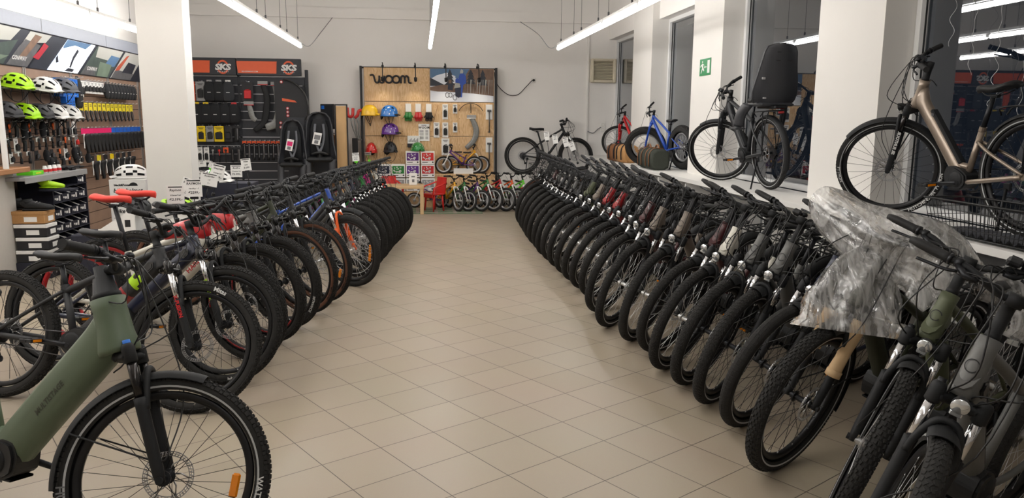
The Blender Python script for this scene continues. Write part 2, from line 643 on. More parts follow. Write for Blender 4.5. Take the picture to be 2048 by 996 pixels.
def frame_mesh(s):
    key = ('frame', s['R'], s['wb'], s.get('cs'), s.get('style'), s['frame'], s.get('dt'), s.get('htl'), s.get('stl'), s.get('bbz'), s.get('sa'), s.get('k'), s.get('hr'))
    def build():
        g = geo(s); k = s.get('k', 1.0)
        mb = MB()
        bb, st, hb, ht, RA = g['bb'], g['st'], g['hb'], g['ht'], g['RA']
        dw, dh = s.get('dt', (.026, .026))
        big = dw > .03
        hr = s.get('hr', (.036 if big else .025) * max(k, .7))
        L = (ht - hb).length
        mb.lathe([(hr * .8, -.002), (hr * 1.12, 0), (hr * 1.15, L * .08), (hr, L * .35), (hr * .92, L * .8), (hr * .98, L), (hr * .7, L + .002)], hb, AX, 18)
        style = s.get('style', 'diamond')
        # down tube
        d0 = hb + AX * (L * (.42 if big else .3))
        bbt = bb + V((.02, 0, .03)) * k if big else bb
        if big:
            mid = d0.lerp(bbt, .5) + V((.012, 0, .012)) * (1 if style != 'low' else -.5)
            pts = smooth_path([d0 + V((.005, 0, .01)), d0.lerp(bbt, .16) + V((.004, 0, .0)), mid, d0.lerp(bbt, .8), bbt], 4)
            n = len(pts)
            rr = []
            for i in range(n):
                u = i / (n - 1)
                q = min(1, u / .2)
                rr.append((hr * .9 * (1 - q) + dw * q, (L * .42) * (1 - q) + dh * q))
            mb.tube(pts, rr, 14, ref=YV, ex=3.2)
        else:
            mb.tube([d0, d0.lerp(bb, .5), bb], [(dw, dh)] * 3, 12, ref=YV)
        # seat tube
        mb.tube([bb, st], [.0185 * k + .002, .018 * k + .002], 12)
        mb.lathe([(.016 * k, -.02 * k), (.022 * k, -.02 * k), (.022 * k, .008), (.016 * k, .008)], st, g['sd'], 12, close=True, smooth=False)
        # top tube
        tw_ = (.021 * k, .018 * k) if not big else (.024, .021)
        if style == 'diamond':
            t0, t1 = ht - AX * (L * .2), st - g['sd'] * .03 * k
            mb.tube(smooth_path([t0, t0.lerp(t1, .5) + V((0, 0, .006)), t1], 5), [tw_] * 11, 10, ref=YV)
            ss = t1
        elif style == 'trapez':
            t0, t1 = ht - AX * (L * .3), bb.lerp(st, .68)
            mb.tube(smooth_path([t0, t0.lerp(t1, .5) + V((0, 0, -.012)), t1], 5), [tw_] * 11, 10, ref=YV)
            ss = bb.lerp(st, .8)
        elif style == 'swoop':
            t0, t1 = hb + AX * (L * .6), bb.lerp(st, .45)
            mb.tube(smooth_path([t0, t0.lerp(t1, .45) + V((0, 0, -.05)) * k, t1], 6), [tw_] * 13, 10, ref=YV)
            ss = bb.lerp(st, .75)
        else:                       # low step
            t1 = bb.lerp(st, .28)
            q = d0.lerp(bbt, .8)
            mb.tube(smooth_path([q, q.lerp(t1, .5) + V((0, 0, -.01)), t1], 4), [tw_] * 9, 10, ref=YV)
            ss = bb.lerp(st, .75)
        y0 = .055 * max(k, .72) + .012
        for sg in (-1, 1):
            c0 = bb + V((-.02, sg * .035 * k, 0))
            c1 = RA + V((.012, sg * y0, 0))
            mb.tube(smooth_path([c0, c0.lerp(c1, .4) + V((0, sg * .012 * k, .0)), c1], 5), [(.011 * k + .001, .015 * k + .001)] * 11, 8, ref=YV)
            s1 = ss + V((-.008, sg * .016 * k, 0))
            mb.tube(smooth_path([s1, s1.lerp(RA + V((0, sg * y0, 0)), .35) + V((0, sg * .016 * k, 0)), RA + V((0, sg * y0, .01))], 5),
                    [(.009 * k + .001, .010 * k + .001)] * 11, 8, ref=YV)
            mb.box(RA + V((.005, sg * y0, 0)), (.05 * k, .007, .035 * k), ch=.003)
        mb.lathe([(.02 * k, -.036 * k - .002), (.024 * k, -.036 * k - .002), (.024 * k, .036 * k + .002), (.02 * k, .036 * k + .002)], bb, YV, 14, close=True)
        return mb.mesh('frame', [M(s['frame'])])
    return cached(key, build)

def fork_hy(s):
    k = s.get('k', 1.0)
    return max((.068 if s.get('forkstyle', 'susp') == 'susp' else .058) * (k if k < .8 else 1), s['tw'] / 2 + .026)

def fork_meshes(s):
    key = ('fork', s['R'], s.get('forkstyle'), s.get('fork'), s.get('k'), s.get('stanchion'), s.get('tw'), s.get('crown'), s.get('travel'), s.get('knobmat'))
    def build():
        g = geo(s); k = s.get('k', 1.0); A, a0 = g['A'], g['a0']
        hy = fork_hy(s)
        sc = g['s_cr']
        out = {}
        mb = MB()
        if s.get('forkstyle', 'susp') == 'susp':
            s_low = sc - s.get('travel', .15) * k
            for sg in (-1, 1):
                y = V((0, sg * hy, 0))
                mb.tube([A + y + AX * -.012, A + y + AX * .02, A + y + AX * .06, A + y + AX * (s_low - .03), A + y + AX * s_low],
                        [(.012 * k, .016 * k), (.016 * k, .02 * k), (.0185 * k, .021 * k), (.021 * k, .0215 * k), (.0225 * k, .0225 * k)], 12, ref=YV)
                mb.disc(A + y * 1.08, YV, .013, .03, 12)
            # arch over the tyre
            arch = [A + V((0, -hy, 0)) + AX * (s_low - .045) + PF * .012, A + V((0, -hy * .9, 0)) + AX * (s_low + .01) + PF * .022,
                    A + V((0, -hy * .45, 0)) + AX * (s['R'] + .016) + PF * .034, A + V((0, hy * .45, 0)) + AX * (s['R'] + .016) + PF * .034,
                    A + V((0, hy * .9, 0)) + AX * (s_low + .01) + PF * .022, A + V((0, hy, 0)) + AX * (s_low - .045) + PF * .012]
            mb.tube(smooth_path(arch, 4), (.011 * k, .011 * k), 8, flat=1.4) if False else mb.tube(smooth_path(arch, 4), .0125 * k, 8)
            out['low'] = mb.mesh('fork_lowers', [M(s['fork'])])
            mb = MB()
            for sg in (-1, 1):
                y = V((0, sg * hy, 0))
                mb.tube([A + y + AX * (s_low - .02), A + y + AX * (sc + .0)], .0165 * k, 14)
            out['stan'] = mb.mesh('stanchion', [M(s.get('stanchion', 'stanchion_dark'))])
            mb = MB()
            for sg in (-1, 1):
                y = V((0, sg * hy, 0))
                mb.lathe([(.001, .045 * k), (.016 * k, .045 * k), (.021 * k, .038 * k), (.0235 * k, .03 * k), (.0235 * k, -.02 * k), (.02 * k, -.024 * k), (.014 * k, -.024 * k)], A + y + AX * sc, AX, 14)
            c = a0 + AX * (sc + .01 * k)
            pts = [A + V((0, -hy, 0)) + AX * sc, A.lerp(a0, .6) + V((0, -hy * .5, 0)) + AX * (sc + .008 * k), c, A.lerp(a0, .6) + V((0, hy * .5, 0)) + AX * (sc + .008 * k), A + V((0, hy, 0)) + AX * sc]
            mb.tube(smooth_path(pts, 4), [(.02 * k, .026 * k)] * 17, 10, ref=AX)
            mb.lathe([(.026 * k, -.01), (.034 * k, .0), (.03 * k, .02 * k), (.02 * k, .022 * k)], c, AX, 16)
            # knob on the crown
            mb.lathe([(.001, .058 * k), (.013 * k, .058 * k), (.014 * k, .045 * k)], A + V((0, -hy, 0)) + AX * sc, AX, 12, 1)
            out['crown'] = mb.mesh('fork_crown', [M(s.get('crown', 'black_gloss')), M(s.get('knobmat', 'black_metal'))])
        else:
            for sg in (-1, 1):
                y = V((0, sg * hy * .9, 0))
                mb.tube(smooth_path([A + y + AX * -.008, A + y + AX * .05, A + y * 1.02 + AX * (sc * .55) - PF * .006, A + y + AX * (sc - .05 * k) - PF * .02 * k, a0 + y * .55 + AX * sc], 3),
                        [(.009 * k, .014 * k)] * 4 + [(.013 * k, .018 * k)] * 5 + [(.016 * k, .024 * k)] * 4, 10, ref=YV)
            c = a0 + AX * sc
            mb.tube([c + V((0, -hy * .62, 0)), c + AX * .008, c + V((0, hy * .62, 0))], [(.02 * k, .022 * k)] * 3, 10, ref=AX)
            mb.lathe([(.02 * k, -.01), (.03 * k, .0), (.03 * k, .02 * k), (.02 * k, .024 * k)], c, AX, 14)
            out['low'] = mb.mesh('fork_legs', [M(s['fork'])])
        return out
    return cached(key, build)

def bar_meshes(s):
    key = ('bar', s['R'], s.get('htl'), s.get('spacer'), s.get('stem'), s.get('stem_up'), s.get('barw'), s.get('rise'), s.get('grip'), s.get('k'), s.get('ergo'), s.get('display'), s.get('sweep'), s.get('stemmat'), s.get('spr'))
    def build():
        g = geo(s); k = s.get('k', 1.0); B = g['bar']
        hw = s.get('barw', .34); rise = s.get('rise', .03); sw = s.get('sweep', .05)
        out = {}
        mb = MB()
        top = g['a0'] + AX * (g['s_ht'] + s.get('spacer', .055))
        base = g['ht']
        sr = s.get('spr', .021)
        mb.lathe([(sr * .9 * k, 0), (sr * 1.14 * k, .001), (sr * 1.08 * k, .02 * k), (sr * k, .021 * k), (max(.021, sr * .72) * k, (top - base).length - .02 * k), (.023 * k, (top - base).length - .018 * k),
                  (.023 * k, (top - base).length + .022 * k), (.001, (top - base).length + .026 * k)], base, AX, 16)
        if (B - top).length > .012:
            mb.tube([top, top.lerp(B, .5), B], [(.021 * k, .02 * k), (.016 * k, .018 * k), (.019 * k, .021 * k)], 10, ref=YV)
        mb.tube([B + V((0, -.024 * k, 0)), B + V((0, .024 * k, 0))], .022 * k, 12)
        out['stem'] = mb.mesh('stem', [M(s.get('stemmat', 'black_matte'))])
        pts = []
        for y in (-1, -.66, -.45, -.26, -.12, 0, .12, .26, .45, .66, 1):
            a = abs(y)
            z = rise * min(1, max(0, (a - .12) / .33))
            x = -sw * max(0, (a - .3) / .7) + .012 * min(1, a / .3)
            pts.append(B + V((x, y * hw, z - .012 * max(0, a - .6))))
        path = smooth_path(pts, 3)
        mb = MB(); mb.tube(path, .0115 * max(k, .8), 10)
        out['bar'] = mb.mesh('handlebar', [M('black_matte')])
        out['grips'] = []
        for sg in (-1, 1):
            e, m_ = (pts[-1], pts[-2]) if sg > 0 else (pts[0], pts[1])
            d = (m_ - e).normalized()
            gl = .13 * max(k, .75)
            mb = MB()
            if s.get('ergo'):
                n = 9
                P = [e + d * (gl * i / (n - 1)) + V((-.006 * (1 - i / (n - 1)), 0, 0)) for i in range(n)]
                rr = [(.012, .010), (.024, .014), (.027, .016), (.026, .0165), (.023, .0168), (.020, .017), (.018, .017), (.0165, .0165), (.019, .019)]
                mb.tube(P, rr, 12, ref=V((1, 0, .25)))
            else:
                n = 14
                P = [e + d * (gl * i / (n - 1)) for i in range(n)]
                rr = [.0165 * max(k, .8) + (.0012 if i % 2 else 0) for i in range(n)]
                rr[0] = .0185 * max(k, .8); rr[-1] = .0185 * max(k, .8)
                mb.tube(P, rr, 12)
            mb.lathe([(.0125, 0), (.02 * max(k, .8), 0), (.02 * max(k, .8), .01), (.0125, .01)], e + d * gl, d, 12, close=True, mi=1)
            out['grips'].append(mb.mesh('grip', [M(s.get('grip', 'rubber_soft')), M('black_metal')]))
        out['levers'] = []
        for sg in (-1, 1):
            e, m_ = (pts[-1], pts[-2]) if sg > 0 else (pts[0], pts[1])
            d = (m_ - e).normalized()
            c = e + d * (.13 * max(k, .75) + .03 * k)
            mb = MB()
            mb.tube([c + d * -.008, c + d * .012], .017 * max(k, .8), 10)
            mc = c + V((.03, 0, -.018)) * k
            mb.tube([c + V((.01, 0, -.005)) * k, mc + d * .03 * k, mc + d * .07 * k], [(.01 * k, .01 * k), (.011 * k, .013 * k), (.008 * k, .01 * k)], 8)
            mb.tube(smooth_path([mc + d * .005, mc - d * .03 * k + V((.016, 0, -.006)) * k, mc - d * .085 * k + V((.014, 0, -.012)) * k, mc - d * .12 * k + V((.018, 0, -.014)) * k], 3), [(.004 * k + .001, .006 * k + .001)] * 10, 8, 1)
            out['levers'].append(mb.mesh('brake_lever', [M('black_metal'), M(s.get('levermat', 'black_metal'))]))
        if s.get('shifter', True):
            e, m_ = pts[0], pts[1]
            d = (m_ - e).normalized(); c = e + d * .205 * k + V((0.012, 0, -.02)) * k
            mb = MB(); mb.box(c, (.04 * k, .045 * k, .026 * k), ch=.008)
            mb.tube([c + V((-.01, -.01, -.008)), c + V((-.035, -.035, -.014)) * k], .005, 6)
            out['shift'] = mb.mesh('shifter', [M('black_plastic')])
        if s.get('display'):
            mb = MB()
            c = B + V((.005, .0, .036))
            if s['display'] == 'side':
                e, m_ = pts[-1], pts[-2]
                c = e + (m_ - e).normalized() * .215 + V((.0, 0, .03))
                mb.box(c, (.055, .05, .03), Matrix.Rotation(-.5, 3, 'Y'), ch=.008)
                mb.box(c + V((-.008, 0, .015)), (.036, .034, .004), Matrix.Rotation(-.5, 3, 'Y'), 1, .001)
            else:
                mb.box(c, (.07, .105, .02), Matrix.Rotation(-.45, 3, 'Y'), ch=.007)
                mb.box(c + V((-.0055, 0, .0102)), (.05, .085, .003), Matrix.Rotation(-.45, 3, 'Y'), 1, .001)
                mb.tube([B, c], .012, 8)
            out['disp'] = mb.mesh('display', [M('black_plastic'), M('lens_dark')])
        if s.get('bell', True):
            e, m_ = pts[-1], pts[-2]
            c = e + (m_ - e).normalized() * .175 * k + V((0, 0, .03 * k))
            mb = MB()
            mb.lathe([(.001, .018), (.012, .016), (.019, .006), (.019, -.004), (.008, -.008), (.008, -.02)], c, (0, 0, 1), 14)
            out['bell'] = mb.mesh('bell', [M('black_metal')])
        out['pts'] = pts
        return out
    return cached(key, build)

def saddle_mesh(m, kind='sport'):
    def build():
        mb = MB()
        L = .27
        prof = {'sport': [(.13, .012, 0), (.125, .018, .004), (.10, .021, .008), (.05, .024, .009), (0, .034, .005), (-.05, .05, .004), (-.09, .066, .009), (-.125, .07, .017), (-.14, .055, .017), (-.146, .02, .014)],
                'wide': [(.125, .016, 0), (.12, .024, .004), (.09, .03, .006), (.04, .04, .004), (-.01, .06, .004), (-.06, .08, .008), (-.10, .09, .018), (-.125, .085, .024), (-.14, .06, .022), (-.146, .02, .014)]}[kind]
        n = 12
        vs = []
        for (x, w, z) in prof:
            for j in range(n):
                a = 2 * pi * j / n
                ca, sa = cos(a), sin(a)
                zz = z + (sa * .014 if sa > 0 else sa * .034 * (1 - .35 * abs(ca)))
                zz -= .012 * (abs(ca) ** 2) * (w / .07)
                vs.append((x, ca * w, zz))
        fs = []
        for i in range(len(prof) - 1):
            for j in range(n):
                fs.append((i * n + j, (i + 1) * n + j, (i + 1) * n + (j + 1) % n, i * n + (j + 1) % n))
        fs.append(tuple(range(n))); fs.append(tuple(range((len(prof) - 1) * n, len(prof) * n))[::-1])
        mb.add(vs, fs, 0)
        for sg in (-1, 1):
            mb.tube(smooth_path([(.09, sg * .01, -.02), (.04, sg * .02, -.045), (-.03, sg * .022, -.045), (-.10, sg * .035, -.02)], 3), .0038, 6, 1)
        return mb.mesh('saddle', [M(m), M('black_metal')])
    return cached(('saddle', m, kind), build)

def crank_mesh(k=1.0, ring=.075, m='black_metal', side=1, motor=False):
    def build():
        mb = MB()
        L = .17 * k
        for sg in (-1, 1):
            y = sg * (.07 if motor else .06) * max(k, .8)
            d = V((1, 0, -.12)).normalized() * (sg)
            mb.tube([V((0, y * .8, 0)), V((0, y, 0)) + d * .02, V((0, y * 1.15, 0)) + d * L], [(.014 * k, .012 * k), (.016 * k, .009 * k), (.012 * k, .008 * k)], 8, ref=YV.cross(d))
            mb.tube([V((0, y * .6, 0)), V((0, y * 1.05, 0))], .014 * k, 10)
        return mb.mesh('crank', [M(m)])
    return cached(('crank', k, m, motor), build)

def chainring_mesh(r, m='steel_dark'):
    def build():
        mb = MB()
        y = -.047
        mb.lathe([(r - .012, y - .0015), (r, y - .0015), (r, y + .0015), (r - .012, y + .0015)], axis=(0, 1, 0), n=36, close=True, smooth=False)
        for i in range(36):
            a = 2 * pi * i / 36
            mb.box(ring_pt(a, r, y), (.006, .002, .008), Matrix.Rotation(a, 3, 'Y'))
        for i in range(4):
            a = 2 * pi * i / 4 + .4
            mb.tube([ring_pt(a, .012, y), ring_pt(a, r - .008, y)], .008, 6, flat=.35, ref=YV.cross(ring_pt(a, 1, 0)))
        return mb.mesh('chainring', [M(m)])
    return cached(('ring', r, m), build)

def pedal_mesh(k=1.0, refl=True):
    def build():
        mb = MB()
        for sg in (-1, 1):
            mb.box((sg * .032 * k, 0, 0), (.012 * k, .09 * k, .022 * k), ch=.003)
        for y in (-.04, 0, .04):
            mb.box((0, y * k, 0), (.06 * k, .012 * k, .018 * k), ch=.003)
        mb.tube([(0, -.05 * k, 0), (0, .05 * k, 0)], .008 * k, 8)
        if refl:
            for sg in (-1, 1):
                mb.box((sg * .0385 * k, 0, 0), (.004, .06 * k, .014 * k), None, 1)
        return mb.mesh('pedal', [M('black_plastic'), M('reflector_orange')])
    return cached(('pedal', k, refl), build)

def motor_mesh(m='black_plastic', guard=None):
    def build():
        mb = MB()
        poly = []
        for (x, z) in ((.085, .075), (.105, .02), (.09, -.045), (.03, -.075), (-.04, -.068), (-.078, -.03), (-.075, .03), (-.03, .062), (.03, .085)):
            poly.append((x, z))
        # soften outline
        P = [V((x, 0, z)) for x, z in poly]
        n = len(P); out = []
        for i in range(n):
            a, b, c = P[i - 1], P[i], P[(i + 1) % n]
            out += [b.lerp(a, .28), b.lerp(a, .08) * .99, b.lerp(c, .28)]
        pl = [(p.x, p.z) for p in out]
        T = Matrix(((1, 0, 0, 0), (0, 0, -1, 0), (0, 1, 0, 0), (0, 0, 0, 1)))
        mb.prism(pl, -.05, .05, T)
        mb.prism([(x * .86, z * .86) for x, z in pl], -.06, .06, T)
        for sg in (-1, 1):
            mb.lathe([(.001, .012), (.04, .012), (.052, .006), (.055, -.002)], V((0, sg * .058, 0)), V((0, sg, 0)), 22, 1)
        for i in range(5):
            mb.box((.05 + i * .0, .0, -.07 + .0 * i), (.05, .098, .01), ch=.003)
        return mb.mesh('motor', [M(m), M('black_matte')])
    return cached(('motor', m), build)

def headlight_mesh(kind='clear'):
    def build():
        mb = MB()
        X = V((1, 0, -.08))
        mb.lathe([(.001, -.045), (.012, -.044), (.022, -.03), (.030, -.01), (.033, .012), (.033, .02)], (0, 0, 0), X, 20)
        mb.lathe([(.033, .02), (.030, .021), (.020, .010), (.001, .006)], (0, 0, 0), X, 20, 1)
        mb.lathe([(.001, .0125), (.006, .012), (.008, .006)], (0, 0, 0), X, 10, 2)
        mb.lathe([(.033, .021), (.028, .026), (.001, .029)], (0, 0, 0), X, 20, 3)
        mb.box((.006, 0, -.036), (.03, .045, .022), ch=.004, mi=1)
        mb.tube([V((-.02, 0, -.02)), V((-.05, 0, -.06))], .007, 8)
        return mb.mesh('headlight', [M('black_plastic'), M('lamp_clear'), M('reflector_white'), M('lamp_clear')])
    return cached(('hl', kind), build)

def rack_mesh(R, wb):
    def build():
        mb = MB()
        z = R * 2 + .045
        x0, x1 = -wb - .24, -wb + .16
        for sg in (-1, 1):
            y = sg * .055
            mb.tube(smooth_path([(x1 + .05, sg * .02, z - .05), (x1, y, z), (x0 + .04, y, z), (x0, sg * .03, z)], 4), .0055, 8)
            mb.tube([(x1 - .16, y, z), (-wb, sg * .075, R + .03)], .0055, 8)
            mb.tube([(x0 + .12, y, z), (x0 + .14, sg * .085, z - .12), (-wb, sg * .078, R + .03)], .0055, 8)
        for i in range(5):
            x = x0 + .03 + i * .085
            mb.tube([(x, -.055, z), (x, .055, z)], .005, 8)
        mb.box((x0 + .15, 0, z + .004), (.3, .03, .006), ch=.002)
        return mb.mesh('rear_rack', [M('black_matte')])
    return cached(('rack', R, wb), build)

def taillight_mesh():
    def build():
        mb = MB()
        mb.box((0, 0, 0), (.02, .07, .03), ch=.006)
        mb.box((-.01, 0, 0), (.012, .06, .022), ch=.005, mi=1)
        return mb.mesh('tail_light', [M('black_plastic'), M('red_light')])
    return cached('tail', build)

def chain_mesh(s):
    key = ('chain', s['R'], s['wb'], s.get('cs'), s.get('bbz'), s.get('k'))
    def build():
        g = geo(s); mb = MB(); y = V((0, -.047 * max(s.get('k', 1), .8), 0))
        r0, r1 = s.get('ringr', .078), .045 * s.get('k', 1)
        a, b = g['bb'] + y, g['RA'] + y
        for (u, w) in ((r0, r1), (-r0, -r1)):
            mb.tube([a + V((0, 0, u)), b + V((0, 0, w))], .0042, 4, flat=.8)
        return mb.mesh('chain', [M('steel_dark')])
    return cached(key, build)

def derailleur_mesh():
    def build():
        mb = MB()
        mb.box((0, -.075, -.03), (.035, .022, .045), Matrix.Rotation(.5, 3, 'Y'), ch=.006)
        for sg in (-.068, -.054):
            mb.tube([(.01, sg, -.055), (.045, sg, -.14)], (.008), 6, flat=.4, ref=V((1, 0, .5)))
        mb.disc((.012, -.061, -.058), YV, .02, .006, 14, 0)
        mb.disc((.045, -.061, -.138), YV, .02, .006, 14, 0)
        mb.tube(smooth_path([(.0, -.08, -.02), (-.05, -.085, .0), (-.03, -.085, .05), (.05, -.08, .06)], 4), .0028, 6)
        return mb.mesh('rear_derailleur', [M('black_metal')])
    return cached('derail', build)

def kickstand_mesh(R, wb):
    def build():
        mb = MB()
        mb.box((-wb + .09, .075, R - .06), (.05, .02, .05), ch=.006)
        mb.tube([(-wb + .09, .085, R - .07), (-wb + .07, .17, .012)], [.0095, .008], 8)
        mb.box((-wb + .07, .172, .008), (.045, .026, .016), ch=.005)
        return mb.mesh('kickstand', [M('black_metal')])
    return cached(('kick', R, wb), build)

def cables_mesh(s, var):
    key = ('cables', s['R'], s.get('htl'), s.get('spacer'), s.get('barw'), s.get('rise'), s.get('k'), s.get('stem'), s.get('stem_up'), var, s.get('sweep'))
    def build():
        g = geo(s); k = s.get('k', 1.0); rnd = random.Random(var * 17 + 3)
        mb = MB()
        pts = bar_meshes(s)['pts']
        lo = g['a0'] + AX * (g['s_hb'] + .03 * k)
        for i, sg in enumerate((-1, 1, 1, -1, 1, -1) if k > .8 else (-1, 1)):
            e, m_ = (pts[-1], pts[-2]) if sg > 0 else (pts[0], pts[1])
            c = e + (m_ - e).normalized() * (.17 + .03 * (i // 2)) * k + V((.03, 0, -.012)) * k
            d = V((0, -sg, 0))
            out = V((rnd.uniform(.07, .19), rnd.uniform(-.09, .09), rnd.uniform(-.10, .02))) * k
            tgt = lo + V((.01, sg * .035 * k, -.02 * i * k))
            if i == 1: tgt = g['A'] + V((-.02, -.065 * k, .05))
            if i == 0: tgt = g['ht'] + V((-.06, -.03, -.06)) * k
            mid = c.lerp(tgt, .45) + out
            mb.tube(smooth_path([c, c + d * .07 * k + V((.03, 0, .0)) * k, mid, tgt + V((.035, 0, .05)) * k, tgt], 6), .0028 * max(k, .75), 6)
        return mb.mesh('cables', [M('wire')])
    return cached(key, build)

def frame_extra(root, s, g):
    """details that sit on the frame: battery cover, badge, port, lettering"""
    k = s.get('k', 1)
    hb, ht, bb = g['hb'], g['ht'], g['bb']
    L = (ht - hb).length
    fr = root
    if s.get('dt', (0, 0))[0] > .03:
        d0 = hb + AX * (L * .42); d1 = bb + V((.02, 0, .03))
        dirv = (d1 - d0).normalized()
        nrm = V((-dirv.z, 0, dirv.x))
        if nrm.z < 0: nrm = -nrm
        rot = Matrix((dirv, YV, nrm)).transposed()
        ln = (d1 - d0).length
        if s.get('port', True):
            def b1():
                mb = MB()
                c = d0.lerp(d1, .1) + nrm * .0
                hexa = [(.034 * cos(a) * 1.1, .026 * sin(a)) for a in [i * pi / 3 for i in range(6)]]
                for sg in (-1, 1):
                    T = Matrix.Translation(c + YV * (sg * (s['dt'][0] * .93))) @ rot.to_4x4() @ Matrix.Rotation(-sg * pi / 2, 4, 'X')
                    mb.prism(hexa, 0, .006, T)
                    mb.prism([(x * .7, y * .7) for x, y in hexa], .006, .009, T)
                return mb.mesh('cable_port', [M('black_gloss')])
            put('cable_port', cached(('port', s['R'], s['wb'], s.get('htl'), s['dt'], s.get('cs'), s.get('bbz')), b1), fr)
        if s.get('battery', True):
            def b2():
                mb = MB()
                c = d0.lerp(d1, .56) + nrm * (s['dt'][1] * s.get('batt_side', 1) * .82 + .006)
                mb.box(c, (ln * .66, s['dt'][0] * 1.45, .026), rot, ch=.008)
                mb.disc(c + dirv * (-ln * .27) + YV * (s['dt'][0] * .70), YV, .011, .008, 12, 1)
                return mb.mesh('battery_cover', [M(s.get('battmat', 'black_matte')), M('steel_dark')])
            put('battery_cover', cached(('batt', s['R'], s['wb'], s.get('htl'), s['dt'], s.get('battmat'), s.get('cs'), s.get('batt_side', 1), s.get('bbz')), b2), fr)
        def b3():
            mb = MB()
            c = hb + AX * (L * .5) + PF * .034
            rr = Matrix((AX.cross(PF), AX, PF)).transposed()
            T = Matrix.Translation(c) @ rr.to_4x4()
            n = 22
            for i in range(n):
                a0, a1 = 2 * pi * i / n + .3, 2 * pi * (i + 1) / n + .3
                if i > n - 4: continue
                vs = [T @ V((cos(a) * q, sin(a) * q, .0035 - (cos(a) * q) ** 2 * 9)) for a in (a0, a1) for q in (.019, .0225)]
                mb.add(vs, [(0, 1, 3, 2)], 0, False)
            return mb.mesh('head_badge', [M(s.get('badge', 'ink'))])
        put('head_badge', cached(('badge', s['R'], s.get('htl'), s.get('badge')), b3), fr)
        if s.get('dtext'):
            def b4():
                t = text_mb(s['dtext'], s.get('dtsize', .05), 0, .001, 0, 'CENTER', 1.05)
                mb = MB()
                c = d0.lerp(d1, .5)
                for sg in (sd_,):
                    x = dirv * sg * -1
                    up = YV.cross(x) * sg * -1
                    o = c + YV * (sg * (s['dt'][0] + .0015))
                    if (x.cross(up)).dot(YV) * sg < 0: x = -x
                    mb.add([o + x * p[0] + nrm * (p[1] - .018) for p in t.v], t.f, 0, False)
                return mb.mesh('frame_lettering', [M(s.get('dtextmat', 'ink'))])
            for sd_ in (-1, 1): put('frame_lettering', cached(('dtx', sd_, s['R'], s['wb'], s['dtext'], s.get('dtextmat'), s['dt'], s.get('htl'), s.get('dtsize')), b4), fr)
        if s.get('headcover'):
            def b6():
                mb = MB(); c = hb + AX * (L * .62)
                P = [c + PF * .03, c - PF * .03 + V((0, 0, .012)), c + V((-.14, 0, .01)), c + V((-.25, 0, -.02)), c + V((-.31, 0, -.05))]
                mb.tube(smooth_path(P, 3), [(.034, .05), (.044, .062), (.048, .066), (.05, .066), (.05, .064), (.05, .06), (.05, .058), (.048, .055), (.046, .05), (.042, .045), (.038, .04), (.034, .034), (.03, .026)], 14, ref=YV, ex=3.0)
                return mb.mesh('head_cover', [M(s['headcover'])])
            hc = put('head_cover', cached(('hc', s['R'], s['wb'], s.get('htl'), s['headcover']), b6), fr)
            hc['label'] = 'glossy red cover behind the head tube'
        for (u0, u1, cm) in s.get('bands', ()):
            def b5():
                mb = MB()
                w, h = s['dt'][0] + .0015, s['dt'][1] + .0015
                P = [d0.lerp(d1, u) + V((.012, 0, .012)) * (4 * u * (1 - u)) for u in (u0, (u0 + u1) / 2, u1)]
                mb.tube(P, [(w, h)] * 3, 14, ref=YV, ex=3.2, caps=False)
                return mb.mesh('colour_band', [M(cm)])
            o = put('colour_band', cached(('band', s['R'], s['wb'], u0, u1, cm, s['dt'], s.get('htl')), b5), fr)

